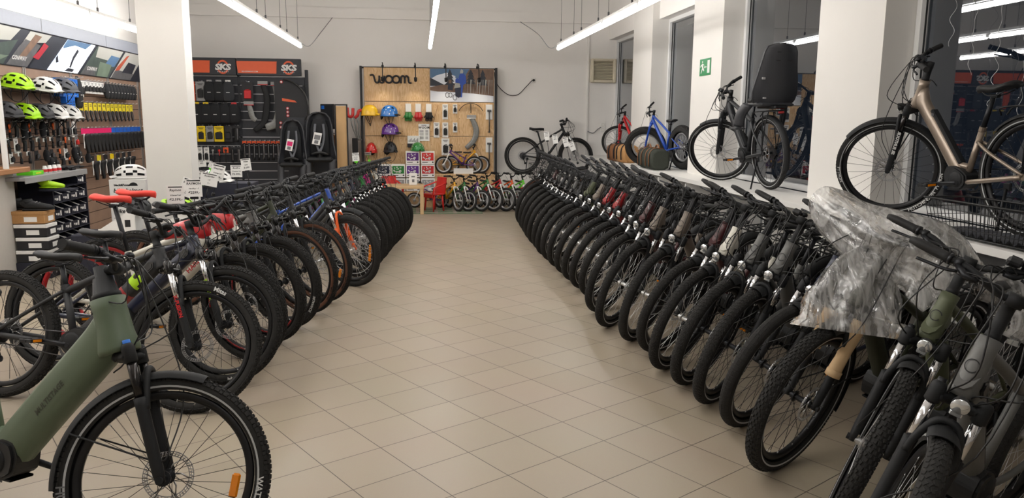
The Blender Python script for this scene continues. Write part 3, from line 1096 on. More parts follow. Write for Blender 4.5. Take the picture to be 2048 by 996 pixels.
def bicycle(name, label, contact, heading, steer, lean, s, group=None, z0=0.0, cat='bicycle', cabvar=None):
    """contact: where the front tyre stands; heading/steer/lean in degrees (lean to the rider's left)"""
    g = geo(s)
    R, k = s['R'], s.get('k', 1.0)
    S = Matrix.Translation(g['a0']) @ Matrix.Rotation(radians(steer), 4, AX) @ Matrix.Translation(-g['a0'])
    B = Matrix.Rotation(radians(heading), 4, 'Z') @ Matrix.Rotation(radians(-lean), 4, 'X')
    # drop the steered wheel to the floor, then tip the bike so that the rear wheel touches too
    low = min((B @ (S @ V((sin(a) * R, 0, R - cos(a) * R))) for a in [i * 2 * pi / 90 for i in range(90)]), key=lambda p: p.z)
    off = V((contact[0], contact[1], z0)) - low
    rearlow = min((B @ V((-s['wb'] + sin(a) * R, 0, R - cos(a) * R)) + off for a in [i * 2 * pi / 90 for i in range(90)]), key=lambda p: p.z)
    tilt = math.asin(max(-.2, min(.2, (rearlow.z - z0) / s['wb'])))
    P = B @ Matrix.Rotation(-tilt, 4, 'Y')
    low = min((P @ (S @ V((sin(a) * R, 0, R - cos(a) * R))) for a in [i * 2 * pi / 90 for i in range(90)]), key=lambda p: p.z)
    off = V((contact[0], contact[1], z0 + .001)) - low
    root = thing(name, label, cat, Matrix.Translation(off) @ P, group)
    # steered parts
    wheel(root, 'front_wheel', S @ Matrix.Translation(g['A']), s)
    fm = fork_meshes(s)
    fk = put('fork', fm['low'], root, S)
    for kk, nm in (('stan', 'stanchions'), ('crown', 'fork_crown')):
        if kk in fm: put(nm, fm[kk], fk)
    if s.get('forktext'):
        def ft():
            t = text_mb(s['forktext'][0], .028, 0, .0012)
            mb = MB(); hy = fork_hy(s)
            for sg in (sd_,):
                o = g['A'] + V((0, sg * (hy + .0235), 0)) + AX * (g['s_cr'] * .5)
                up = PF * sg
                mb.add([o + AX * p[0] * -sg * -1 + PF * (p[1] - .01) * (-1 if sg < 0 else 1) * -1 for p in t.v], t.f, 0, False)
            return mb.mesh('fork_lettering', [M(s['forktext'][1])])
        for sd_ in (-1, 1): put('fork_lettering', cached(('ft', sd_, s['R'], s['tw'], s['forktext']), ft), fk)
    bm = bar_meshes(s)
    hbar = put('handlebar', bm['bar'], root, S)
    put('stem', bm['stem'], hbar)
    for q in bm['grips']: put('grip', q, hbar)
    if s.get('brakes', True):
        for q in bm['levers']: put('brake_lever', q, hbar)
    for kk, nm in (('shift', 'shifter'), ('disp', 'display'), ('bell', 'bell')):
        if kk in bm: put(nm, bm[kk], hbar)
    if s.get('cab', True):
        put('cables', cables_mesh(s, cabvar if cabvar is not None else random.Random(label).randint(0, 3)), root, S)
    if s.get('fender'):
        a0_, a1_ = s['fender']
        put('front_fender', fender_mesh(R, s['tw'], a0_, a1_, s.get('fendermat', 'black_matte'), .18 if a1_ < .15 else 0), root, S @ Matrix.Translation(g['A']))
        put('rear_fender', fender_mesh(R, s['tw'], -2.0, .75, s.get('fendermat', 'black_matte')), root, Matrix.Translation(g['RA']))
    if s.get('light'):
        put('headlight', headlight_mesh(), root, S @ Matrix.Translation(g['a0'] + AX * (g['s_cr'] + .045) + V((.10, 0, .0))) @ Matrix.Scale(.8, 4))
    # frame side
    fr = put('frame', frame_mesh(s), root)
    frame_extra(root, s, g)
    wheel(root, 'rear_wheel', Matrix.Translation(g['RA']), s, True)
    mb_key = ('post', s['R'], s.get('stl'), s.get('sadl'), s.get('sa'), s['wb'], s.get('cs'), k)
    def pb():
        mb = MB(); mb.tube([g['st'] - g['sd'] * .05, g['sad'] + g['sd'] * -.035], .0155 * k, 12)
        mb.box(g['sad'] + V((0, 0, -.035)), (.05 * k, .04 * k, .024 * k), ch=.006)
        return mb.mesh('seat_post', [M('black_metal')])
    put('seat_post', cached(mb_key, pb), root)
    put('saddle', saddle_mesh(s.get('saddle', 'saddle_black'), s.get('sadkind', 'sport')), root, Matrix.Translation(g['sad'] + V((.0, 0, .015))) @ Matrix.Scale(k if k < 1 else 1, 4))
    if s.get('motor'):
        put('motor', motor_mesh(s.get('motormat', 'black_plastic')), root, Matrix.Translation(g['bb'] + V((.02, 0, .02))))
    ca = s.get('cranka', 0.0)
    cr = put('crank', crank_mesh(k, motor=bool(s.get('motor'))), root, Matrix.Translation(g['bb']) @ Matrix.Rotation(ca, 4, 'Y'))
    put('chainring', chainring_mesh(s.get('ringr', .078) * 1.0), cr)
    for sg in (-1, 1):
        d = V((1, 0, -.12)).normalized() * sg
        put('pedal', pedal_mesh(k), cr, Matrix.Translation(V((0, sg * (.085 if s.get('motor') else .075) * max(k, .8) + sg * .05 * k, 0)) + d * .17 * k))
    put('chain', chain_mesh(s), root)
    if s.get('gears', True):
        put('rear_derailleur', derailleur_mesh(), root, Matrix.Translation(g['RA']))
    if s.get('rack'):
        rk = put('rear_rack', rack_mesh(R, s['wb']), root)
        put('tail_light', taillight_mesh(), rk, Matrix.Translation((-s['wb'] - .25, 0, 2 * R + .03)))
    if s.get('kick', True):
        put('kickstand', kickstand_mesh(R, s['wb']), root)
    return root
# ------------------------------------------------------------------ the shop shell
X_L, X_R, X_G, Y_B, Y_F, Z_C = -4.35, 3.45, 3.75, 14.55, -4.0, 3.9
SHELF_Z = 0.93

def wall_mat(name, col, bump=.04):
    m = mat(name, col, .85, noise=.02, scale=4.0)
    nt = m.node_tree
    b = nt.nodes['Principled BSDF']
    n = nt.nodes.new('ShaderNodeTexNoise'); n.inputs['Scale'].default_value = 220
    tc = nt.nodes.new('ShaderNodeTexCoord'); nt.links.new(tc.outputs['Object'], n.inputs['Vector'])
    bp = nt.nodes.new('ShaderNodeBump'); bp.inputs['Strength'].default_value = bump; bp.inputs['Distance'].default_value = .002
    nt.links.new(n.outputs['Fac'], bp.inputs['Height']); nt.links.new(bp.outputs[0], b.inputs['Normal'])
    return m
wall_mat('wall_paint', (238, 235, 231))
wall_mat('pillar_paint', (219, 216, 211))
wall_mat('ceiling_paint', (238, 236, 233))
mat('shelf_white', (226, 224, 220), .45, noise=.02)
mat('frame_white', (224, 224, 223), .4, noise=.02)
mat('gasket', (30, 31, 33), .5)

def floor_mat():
    m = bpy.data.materials.new('floor_tiles'); m.use_nodes = True
    nt = m.node_tree; b = nt.nodes['Principled BSDF']
    g = nt.nodes.new('ShaderNodeNewGeometry')
    a = 0.6817 - YAW
    o = Matrix.Rotation(-YAW, 3, 'Z') @ V((-.7894, 4.2315, 0))
    sub = nt.nodes.new('ShaderNodeVectorMath'); sub.operation = 'SUBTRACT'; sub.inputs[1].default_value = o
    rot = nt.nodes.new('ShaderNodeVectorRotate'); rot.rotation_type = 'Z_AXIS'; rot.inputs['Angle'].default_value = -a
    nt.links.new(g.outputs['Position'], sub.inputs[0]); nt.links.new(sub.outputs[0], rot.inputs['Vector'])
    br = nt.nodes.new('ShaderNodeTexBrick')
    br.offset = 0; br.squash = 1
    br.inputs['Scale'].default_value = 1
    br.inputs['Mortar Size'].default_value = .0026
    br.inputs['Mortar Smooth'].default_value = .3
    br.inputs['Brick Width'].default_value = .3095
    br.inputs['Row Height'].default_value = .3095
    br.inputs['Bias'].default_value = 0
    br.inputs['Color1'].default_value = srgb((168, 154, 133)) + [1]
    br.inputs['Color2'].default_value = srgb((174, 160, 140)) + [1]
    br.inputs['Mortar'].default_value = srgb((88, 78, 68)) + [1]
    nt.links.new(rot.outputs[0], br.inputs['Vector'])
    sp = nt.nodes.new('ShaderNodeTexNoise'); sp.inputs['Scale'].default_value = 260; sp.inputs['Detail'].default_value = 2
    nt.links.new(g.outputs['Position'], sp.inputs['Vector'])
    big = nt.nodes.new('ShaderNodeTexNoise'); big.inputs['Scale'].default_value = 1.3; big.inputs['Detail'].default_value = 5
    nt.links.new(g.outputs['Position'], big.inputs['Vector'])
    m1 = nt.nodes.new('ShaderNodeMix'); m1.data_type = 'RGBA'; m1.blend_type = 'MULTIPLY'; m1.inputs[0].default_value = .16
    nt.links.new(br.outputs['Color'], m1.inputs[6]); nt.links.new(sp.outputs['Color'], m1.inputs[7])
    m2 = nt.nodes.new('ShaderNodeMix'); m2.data_type = 'RGBA'; m2.blend_type = 'MULTIPLY'; m2.inputs[0].default_value = .10
    nt.links.new(m1.outputs[2], m2.inputs[6]); nt.links.new(big.outputs['Color'], m2.inputs[7])
    hs = nt.nodes.new('ShaderNodeHueSaturation'); hs.inputs['Saturation'].default_value = .95
    nt.links.new(m2.outputs[2], hs.inputs['Color'])
    nt.links.new(hs.outputs[0], b.inputs['Base Color'])
    mr = nt.nodes.new('ShaderNodeMapRange'); mr.inputs[3].default_value = .3; mr.inputs[4].default_value = .46
    nt.links.new(big.outputs['Fac'], mr.inputs[0]); nt.links.new(mr.outputs[0], b.inputs['Roughness'])
    bp = nt.nodes.new('ShaderNodeBump'); bp.inputs['Strength'].default_value = .5; bp.inputs['Distance'].default_value = .002
    inv = nt.nodes.new('ShaderNodeMath'); inv.operation = 'SUBTRACT'; inv.inputs[0].default_value = 1
    nt.links.new(br.outputs['Fac'], inv.inputs[1]); nt.links.new(inv.outputs[0], bp.inputs['Height'])
    nt.links.new(bp.outputs[0], b.inputs['Normal'])
    MATS['floor_tiles'] = m
floor_mat()

def glass_mat():
    m = bpy.data.materials.new('window_glass'); m.use_nodes = True
    nt = m.node_tree
    for n in list(nt.nodes):
        if n.type != 'OUTPUT_MATERIAL': nt.nodes.remove(n)
    out = nt.nodes['Material Output']
    tr = nt.nodes.new('ShaderNodeBsdfTransparent'); tr.inputs[0].default_value = (.55, .58, .60, 1)
    gl = nt.nodes.new('ShaderNodeBsdfGlossy'); gl.inputs['Roughness'].default_value = .012; gl.inputs[0].default_value = (.95, .97, 1, 1)
    fr = nt.nodes.new('ShaderNodeFresnel'); fr.inputs[0].default_value = 1.6
    no = nt.nodes.new('ShaderNodeTexNoise'); no.inputs['Scale'].default_value = .8
    tc = nt.nodes.new('ShaderNodeTexCoord'); nt.links.new(tc.outputs['Object'], no.inputs['Vector'])
    bp = nt.nodes.new('ShaderNodeBump'); bp.inputs['Strength'].default_value = .02; nt.links.new(no.outputs['Fac'], bp.inputs['Height'])
    nt.links.new(bp.outputs[0], gl.inputs['Normal'])
    mx = nt.nodes.new('ShaderNodeMixShader')
    ad = nt.nodes.new('ShaderNodeMath'); ad.operation = 'MULTIPLY_ADD'; ad.inputs[1].default_value = 1.9; ad.inputs[2].default_value = .02; ad.use_clamp = True
    nt.links.new(fr.outputs[0], ad.inputs[0]); nt.links.new(ad.outputs[0], mx.inputs[0])
    nt.links.new(tr.outputs[0], mx.inputs[1]); nt.links.new(gl.outputs[0], mx.inputs[2])
    nt.links.new(mx.outputs[0], out.inputs['Surface'])
    MATS['window_glass'] = m
glass_mat()

def slab(name, x0, x1, y0, y1, z0, z1, m, ch=0.0):
    mb = MB(); mb.box(((x0 + x1) / 2, (y0 + y1) / 2, (z0 + z1) / 2), (x1 - x0, y1 - y0, z1 - z0), ch=ch)
    return struct(name, mb, [M(m)])

slab('floor', X_L - .2, X_R + .75, Y_F - .2, Y_B + .2, -.12, 0, 'floor_tiles')
slab('ceiling', X_L - .2, X_R + .75, Y_F - .2, Y_B + .2, Z_C, Z_C + .15, 'ceiling_paint')
slab('wall_back', X_L - .2, X_R + .75, Y_B, Y_B + .2, 0, Z_C, 'wall_paint')
slab('wall_left', X_L - .2, X_L, Y_F - .2, Y_B, 0, Z_C, 'wall_paint')
slab('wall_front', X_L, X_R + .75, Y_F - .2, Y_F, 0, Z_C, 'wall_paint')
# beam running across the back wall, and a ceiling beam over the left bay
slab('trim_1', X_L, X_G, Y_B - .07, Y_B, 3.36, 3.54, 'wall_paint')
slab('trim_2', X_L, -1.9, 11.6, 12.1, 3.62, Z_C, 'ceiling_paint')
# window side: parapet, lintel, pillars
mb = MB()
mb.box((X_G + .04, (Y_F + Y_B) / 2, .43), (.3, Y_B - Y_F, .86))
struct('wall_right', mb, [M('wall_paint')])
slab('trim_3', X_R + .1, X_R + .75, Y_F, Y_B, 3.08, Z_C, 'wall_paint')
PIL = [(-4.0, -2.9), (-.75, .15), (2.35, 3.33), (5.55, 6.52), (8.7, 9.68), (11.45, 12.48)]
for i, (a, b) in enumerate(PIL):
    o = slab('pillar', X_R, X_G + .06, a, b, 0, Z_C, 'pillar_paint')
slab('pillar', -2.87, -2.41, 8.5, 8.76, 0, Z_C, 'pillar_paint')
# display shelf under the windows: white board with compartments below
slab('trim_4', 3.08, X_G - .11, Y_F, Y_B, SHELF_Z - .045, SHELF_Z, 'shelf_white')
mb = MB()
for y in [Y_F + .02 + 1.06 * i for i in range(18)]:
    if y < Y_B: mb.box((3.34, y, .432), (.48, .03, .862))
mb.box((3.34, (Y_F + Y_B) / 2, .45), (.46, Y_B - Y_F, .03))
mb.box((3.565, (Y_F + Y_B) / 2, .432), (.02, Y_B - Y_F, .86), mi=1)
struct('trim_5', mb, [M('shelf_white'), M('ink_grey')])
# windows
n = 0
for (a, b) in [(PIL[i][1], PIL[i + 1][0]) for i in range(5)] + [(PIL[5][1], Y_B)]:
    n += 1
    mb = MB()
    w = .055
    for y in (a + w / 2, b - w / 2):
        mb.box((X_G - .01, y, (SHELF_Z + 3.08) / 2), (.09, w, 3.08 - SHELF_Z), ch=.004)
    for z in (SHELF_Z + w / 2, 3.08 - w / 2):
        mb.box((X_G - .01, (a + b) / 2, z), (.09, b - a - 2 * w, w), ch=.004)
    fr = struct('window_%d' % n, mb, [M('frame_white')])
    g = MB()
    for y in (a + w, b - w):
        g.box((X_G - .012, y, (SHELF_Z + 3.08) / 2), (.012, .012, 3.08 - SHELF_Z - 2 * w))
    put('window_gasket', g.mesh('window_gasket', [M('gasket')]), fr)
    g = MB()
    g.add([(X_G + .005, a + w, SHELF_Z + w), (X_G + .005, b - w, SHELF_Z + w), (X_G + .005, b - w, 3.08 - w), (X_G + .005, a + w, 3.08 - w)], [(3, 2, 1, 0)], 0, False)
    put('window_pane', g.mesh('window_pane', [M('window_glass')]), fr)
# pavement outside
slab('ground_outside', X_R + .75, 14, -8, 24, -.3, -.15, 'ink_grey')

# ------------------------------------------------------------------ ceiling lamps
mat('lamp_white', (232, 232, 230), .4)
mt = bpy.data.materials.new('lamp_tube'); mt.use_nodes = True
pb_ = mt.node_tree.nodes['Principled BSDF']
pb_.inputs['Base Color'].default_value = (.9, .9, .9, 1)
pb_.inputs['Emission Color'].default_value = (1.0, .972, .938, 1)
pb_.inputs['Emission Strength'].default_value = TUBE_STRENGTH
MATS['lamp_tube'] = mt
def lamp_meshes(L):
    mb = MB()
    mb.box((0, 0, .06), (.034, L - .01, .04), ch=.006)
    for y in (-L / 2 + .02, L / 2 - .02):
        mb.box((0, y, .018), (.032, .02, .05), ch=.004)
    a = mb.mesh('lamp_housing', [M('lamp_white')])
    mb = MB()
    mb.tube([(0, -L / 2 + .03, 0), (0, L / 2 - .03, 0)], .027, 12)
    b = mb.mesh('lamp_tube', [M('lamp_tube')])
    mb = MB()
    for y in (-L / 2 + .25, L / 2 - .25):
        mb.tube([(0, y, .08), (0, y, Z_C - 2.72)], .003, 5)
        mb.box((0, y, .10), (.02, .02, .05), ch=.003)
    c = mb.mesh('suspension_wire', [M('steel_dark')])
    return a, b, c
LM = lamp_meshes(1.5)
rows = [(-1.85, 12.72, 7, 'shelf-side row'), (.17, 12.5, 9, 'aisle row'), (2.17, 12.25, 4, 'window-side row'), (-3.66, 12.4, 7, 'wall-side row')]
for (x, yend, cnt, rn) in rows:
    for i in range(cnt):
        t = thing('ceiling_lamp', 'white hanging tube lamp, %s from the back wall in the %s' % (ORD[i], rn), 'lamp', TR(x, yend - .75 - i * 1.52, 2.7), 'ceiling tube lamps')
        put('lamp_housing', LM[0], t); put('lamp_tube', LM[1], t); put('suspension_wire', LM[2], t)
for (x, y) in [(-1.85, 12.72), (2.17, 12.25)]:
    s_ = 1 if x < 0 else -1
    mb = MB(); mb.tube(smooth_path([(x, y, 2.75), (x + s_ * .12, y + .1, 2.72), (x + s_ * .28, y + .3, 2.95), (x + s_ * .32, Y_B - .1, 3.36)], 8), .006, 6)
    tag(put('power_cable', mb.mesh('power_cable', [M('ink_grey')])), 'thin grey cable hanging from the beam to the end of the %s lamps' % ('aisle-side' if x < 0 else 'window-side'), 'cable')
# ------------------------------------------------------------------ bicycle kinds
ETREK = dict(R=.365, tw=.066, tread='groove', stripe=True, rim='rim_black', spoke='spoke_silver', wb=1.13, cs=.47, bbz=.30, style='low', frame='grey_frame',
             dt=(.036, .040), htl=.19, stl=.42, sadl=.66, sa=71, fork='black_matte', crown='black_matte', stanchion='chrome', barw=.33, rise=.035, sweep=.09, spacer=.13,
             stem=.05, stem_up=.02, ergo=True, display='side', fender=(-2.0, .0), light=True, rack=True, motor=True, sadkind='wide', ringr=.075, dynamo=False)
EMTB = dict(travel=.18, R=.362, tw=.068, tread='knob', rim='rim_black', spoke='spoke_black', wb=1.20, cs=.47, bbz=.33, style='diamond', frame='black_frame', dt=(.038, .042), htl=.12,
            stl=.38, sadl=.60, sa=74, fork='black_matte', stanchion='chrome', barw=.37, rise=.065, sweep=.06, spacer=.075, stem=.05, display='top', motor=True, kick=False, bell=False, ringr=.07)
MTB = dict(travel=.195, R=.36, tw=.062, tread='knob', rim='rim_black', spoke='spoke_black', wb=1.12, cs=.44, bbz=.29, style='diamond', frame='black_frame', dt=(.024, .024), htl=.15,
           stl=.38, sadl=.55, sa=73, fork='black_matte', stanchion='chrome', barw=.35, rise=.08, sweep=.05, spacer=.06, stem=.065, kick=True, bell=False, ringr=.085)
KID = dict(R=.19, tw=.042, tread='slick', rim='rim_silver', spoke='spoke_silver', nsp=16, wb=.66, cs=.25, bbz=.20, style='diamond', dt=(.017, .017), htl=.075, stl=.16, sadl=.26, sa=70,
           k=.62, forkstyle='rigid', fork='white_paint', barw=.21, rise=.05, sweep=.03, spacer=.05, stem=.02, kick=False, bell=False, gears=False, disc=False, ringr=.042, shifter=False, frame='green_paint', stemmat='black_matte')
def S_(base, **kw):
    d = dict(base); d.update(kw); return d

# ------------------------------------------------------------------ the row along the windows, nearest first
WIN = 'bicycles in the row along the windows'
def wl(desc, i):
    return '%s, %s from the camera along the windows' % (desc, ORD[i])
rowR = [
 # x, y, heading, steer, lean, spec, description
 (1.33, 2.13, 210, 24, 13, S_(ETREK, tread='groove', tw=.070, frame='grey_frame', htl=.20, style='diamond'), 'grey e-bike with round headlight'),
 (1.63, 2.72, 210, 22, 13, S_(ETREK, tread='knob', tw=.070, frame='olive_frame', htl=.20, style='diamond'), 'olive green e-bike with knobbly tyres'),
 (1.63, 3.2, 204, 10, 12, S_(ETREK, tread='knob', tw=.070, R=.374, frame='dark_olive_frame', light=False, spoke='spoke_black', style='diamond'), 'e-bike wrapped in plastic with foam fork sleeves'),
 (1.71, 3.72, 212, 2, 18, S_(ETREK, tread='slick', tw=.066, frame='navy_frame', spoke='spoke_black', style='trapez'), 'dark e-bike with finely grooved tyre'),
 (1.65, 4.06, 212, 10, 15, S_(ETREK, frame='grey_frame', tw=.068, spoke='spoke_black'), 'matt grey step-through e-bike'),
 (1.63, 4.38, 210, 12, 15, S_(ETREK, frame='grey_frame', tw=.068, spoke='spoke_black', style='swoop'), 'grey swoop-frame e-bike'),
 (1.59, 4.68, 210, 12, 15, S_(ETREK, frame='white_frame'), 'cream white e-bike'),
 (1.63, 5.04, 211, 6, 18, S_(ETREK, frame='dark_red_frame'), 'dark red e-bike'),
 (1.55, 5.34, 210, 18, 11, S_(ETREK, frame='taupe_frame', spoke='spoke_silver'), 'taupe step-through e-bike'),
 (1.47, 5.74, 210, 18, 13, S_(ETREK, frame='taupe_frame', refl=False), 'taupe e-bike with wide grey head tube'),
 (1.5, 6.2, 210, 15, 15, S_(ETREK, frame='dark_red_frame', refl=False), 'bordeaux e-bike with grey collar'),
 (1.57, 6.75, 212, 8, 20, S_(ETREK, frame='black_frame', badge='letter_white'), 'black e-bike with white stroke on the head tube'),
 (1.55, 7.1, 212, 9, 20, S_(ETREK, frame='black_frame', badge='letter_white', style='diamond'), 'black diamond-frame e-bike'),
 (1.54, 7.46, 212, 9, 21, S_(ETREK, frame='bordeaux_frame', badge='letter_white'), 'bright red e-bike'),
 (1.53, 7.82, 212, 10, 20, S_(ETREK, frame='bordeaux_frame', badge='letter_white'), 'red e-bike beside its bright red twin'),
 (1.52, 8.18, 211, 10, 19, S_(ETREK, frame='taupe_frame'), 'taupe e-bike with small headlight'),
 (1.51, 8.54, 211, 10, 18, S_(ETREK, frame='olive_frame'), 'olive e-bike with grey mudguards'),
 (1.5, 8.92, 209, 14, 17, S_(MTB, tread='groove', tw=.058, frame='black_frame', fender=(-1.9, .1), refl=True, refl_a=2.6, spoke='spoke_silver'), 'black trekking bike with orange spoke reflector'),
 (1.51, 9.3, 210, 13, 17, S_(MTB, tread='groove', tw=.058, frame='grey_frame', fender=(-1.9, .1), spoke='spoke_silver'), 'grey trekking bike with chrome fork legs'),
 (1.51, 9.7, 210, 13, 17, S_(MTB, tread='groove', tw=.058, frame='black_frame', fender=(-1.9, .1), spoke='spoke_silver'), 'black trekking bike with short mudguard'),
 (1.52, 10.1, 210, 13, 17, S_(MTB, tread='groove', tw=.058, frame='black_frame', spoke='spoke_silver', fender=(-1.9, .1)), 'plain black trekking bike'),
 (1.54, 10.52, 210, 13, 16, S_(MTB, tread='groove', tw=.058, frame='grey_frame', spoke='spoke_silver', fender=(-1.9, .1)), 'dark grey trekking bike with price card'),
 (1.56, 10.97, 209, 14, 16, S_(MTB, tread='groove', tw=.058, frame='dark_red_frame', spoke='spoke_silver', fender=(-1.9, .1)), 'dark red trekking bike'),
 (1.59, 11.5, 208, 14, 15, S_(MTB, tread='groove', tw=.056, frame='black_frame', spoke='spoke_silver', fender=(-1.9, .1)), 'black city bike with wire front basket'),
 (1.7, 12.32, 206, 18, 14, S_(MTB, tread='slick', tw=.056, side='rubber_brown', frame='black_frame', spoke='spoke_silver', fender=None), 'city bike with brown tyres'),
]
BIKES_R = []
for i, (x, y, h, st, ln, sp, d) in enumerate(rowR):
    if i == 24: sp = S_(sp, tread='slick'); 
    BIKES_R.append(bicycle('electric_bicycle' if sp.get('motor') else 'trekking_bicycle', wl(d, i), (x, y), h, st, ln, sp, WIN, cabvar=i % 4))

# ------------------------------------------------------------------ the row in front of the shelves, nearest first
SHE = 'bicycles in the row by the accessory shelves'
def sl(desc, i):
    return '%s, %s from the camera by the shelves' % (desc, ORD[i])
TXM = lambda *a: tuple(a)
rowL = [
 (-.90, 2.54, -26.8, 31.3, 9, S_(ETREK, R=.362, tw=.066, tread='knob', frame='green_frame', style='low', dt=(.05, .082), hr=.062, htl=.20, spr=.045, knobmat='blue_bright', dtsize=.03, spoke='spoke_black', stanchion='stanchion_dark', fender=(-1.75, .25), light=False, ergo=False, rack=False,
      spacer=.10, refl=True, refl_a=1.62, wb=1.23, display=None, tyretext=(('WATTS 360', 1.72, .03, 'letter_white', False, 1), ('HUMMEL', -1.95, .04, 'ink_grey', True, 1)), dtext='MULTISTAGE', dtextmat='dark_olive_frame', battery=False, port=False, barw=.31), 'moss green step-through e-bike with black mudguard'),
 (-1.257, 4.155, -16.5, 15, 13, S_(EMTB, R=.366, stl=.34, sadl=.50, tyretext=(('Mitas', .35, .035, 'letter_white', False, 1),), bands=((.22, .34, 'lime'), (.42, .58, 'bordeaux_frame')), forktext=('X-FUSION', 'red_paint'), battery=False), 'black e-mountain bike with red and lime bands'),
 (-1.22, 4.62, -18, 6, 12, S_(EMTB, R=.362, stl=.36, sadl=.56, frame='navy_frame', forktext=('SUNTOUR', 'lime'), battery=False, tyretext=(('R RAYMON 27', 2.75, .022, 'letter_white', True, 1),)), 'navy electric mountain bike with chrome fork'),
 (-1.16, 5.10, -16, -18, 4, S_(EMTB, R=.368, frame='white_frame', rim_rear='rim_red', rimdecal='rim_red', headcover='red_paint', sadl=.74, saddle='red_saddle', stanchion='stanchion_dark', battery=False, port=False, dtext='HARDNINE', dtextmat='red_paint', style='diamond', tyretext=(('Crossbow', 2.15, .03, 'letter_white', True, 1),)), 'white and red e-mountain bike with red saddle'),
 (-1.10, 5.52, -13, -20, 3, S_(EMTB, R=.366, frame='white_frame', rim_rear='rim_red', rimdecal='rim_red', headcover='red_paint', sadl=.74, saddle='red_saddle', stanchion='stanchion_dark', battery=False, port=False, dtext='HARDNINE', dtextmat='red_paint'), 'red and white e-mountain bike, glossy red front'),
 (-1.04, 5.90, -15, -18, 3, S_(EMTB, R=.362, frame='grey_frame', stanchion='stanchion_dark', tyretext=(('SCHWALBE', 2.0, .028, 'letter_white', True, 1),), battery=False), 'dark grey electric mountain bike'),
 (-.96, 6.34, -14, -20, 2, S_(MTB, R=.365, side='rubber_brown', frame='dark_olive_frame', stanchion='stanchion_dark', tyretext=(('SMART SAM', 2.05, .024, 'ink', True, 1),)), 'dark olive mountain bike with tan-wall tyres'),
 (-.88, 6.74, -15, -20, 2, S_(MTB, R=.365, side='rubber_brown', frame='black_frame', spoke='spoke_silver', refl=True, refl_a=1.9, tyretext=(('SMART SAM', 2.05, .024, 'ink', True, 1),)), 'black mountain bike with brown sidewalls and orange reflectors'),
 (-.66, 7.36, -14, -22, 3, S_(MTB, R=.352, tread='groove', frame='black_frame', fork='orange_paint', spoke='spoke_silver', refl=True, refl_a=1.75), 'black mountain bike with bright orange fork'),
 (-0.69, 7.82, -15, -20, 3, S_(MTB, R=.352, tread='groove', stripe=True, frame='blue_paint', spoke='spoke_silver', fender=(-1.8, .5), refl=True), 'blue trekking bike with reflective tyre line'),
 (-0.62, 8.22, -16, -22, 3, S_(MTB, R=.35, frame='black_frame', spoke='spoke_silver', refl=True, refl_a=1.9), 'black mountain bike with pink fork decals'),
 (-0.58, 8.58, -16, -22, 3, S_(MTB, R=.35, frame='grey_frame', spoke='spoke_silver'), 'grey mountain bike'),
 (-0.55, 8.92, -16, -22, 3, S_(MTB, R=.35, frame='navy_frame', spoke='spoke_silver'), 'navy mountain bike'),
 (-0.52, 9.25, -16, -22, 3, S_(MTB, R=.348, frame='black_frame', spoke='spoke_silver'), 'plain black mountain bike'),
 (-0.48, 9.56, -16, -22, 3, S_(MTB, R=.348, frame='green_paint', spoke='spoke_silver'), 'green mountain bike with price card'),
 (-0.44, 9.86, -16, -22, 3, S_(MTB, R=.346, frame='magenta', spoke='spoke_silver'), 'magenta mountain bike'),
 (-0.41, 10.16, -16, -22, 3, S_(MTB, R=.345, frame='black_frame', spoke='spoke_silver'), 'black youth mountain bike'),
 (-0.37, 10.50, -16, -22, 3, S_(MTB, R=.345, tw=.05, frame='white_frame', spoke='spoke_silver', tread='groove'), 'white youth mountain bike at the far end'),
]
BIKES_L = []
for i, (x, y, h, st, ln, sp, d) in enumerate(rowL):
    BIKES_L.append(bicycle('electric_bicycle' if sp.get('motor') else 'mountain_bicycle', sl(d, i), (x, y), h, st, ln, sp, SHE, cabvar=i % 4))
# ------------------------------------------------------------------ goods: shared builders
WL = lambda y, z, x=-4.28, rx=0.0: TR(x, y, z, pi / 2, rx)          # item facing into the shop from the left wall
BK = lambda x, z, y=14.3, ry=0.0: TR(x, y, z, 0, ry)                # item facing the camera from the back wall
mat('wood_slat', (138, 112, 95), .6, noise=.25, scale=6)
mat('grey_header', (128, 132, 142), .5)
mat('plastic_clear_bag', (132, 133, 131), .18, noise=.3, scale=40, bump=.6, coat=.4)
mat('card_black', (34, 34, 37), .6)
mat('card_grey', (150, 150, 150), .6)
mat('card_yellow', (226, 206, 40), .55)
mat('card_yellow_deep', (240, 206, 20), .55)
mat('card_orange', (222, 86, 40), .55)
mat('card_red', (200, 40, 44), .55)
mat('card_pink', (226, 30, 104), .5)
mat('card_blue', (24, 92, 190), .5)
mat('helmet_white', (228, 227, 224), .35, coat=.3, noise=.03)
mat('helmet_grey', (86, 88, 94), .45)
mat('helmet_dark', (46, 47, 51), .45)
mat('helmet_yellow', (240, 192, 28), .3, coat=.4)
mat('helmet_blue', (36, 118, 200), .3, coat=.4)
mat('helmet_purple', (96, 44, 140), .3, coat=.4)
mat('helmet_red', (206, 40, 36), .3, coat=.4)
mat('helmet_green', (34, 130, 58), .3, coat=.4)
mat('helmet_pink', (228, 70, 150), .35, coat=.3)

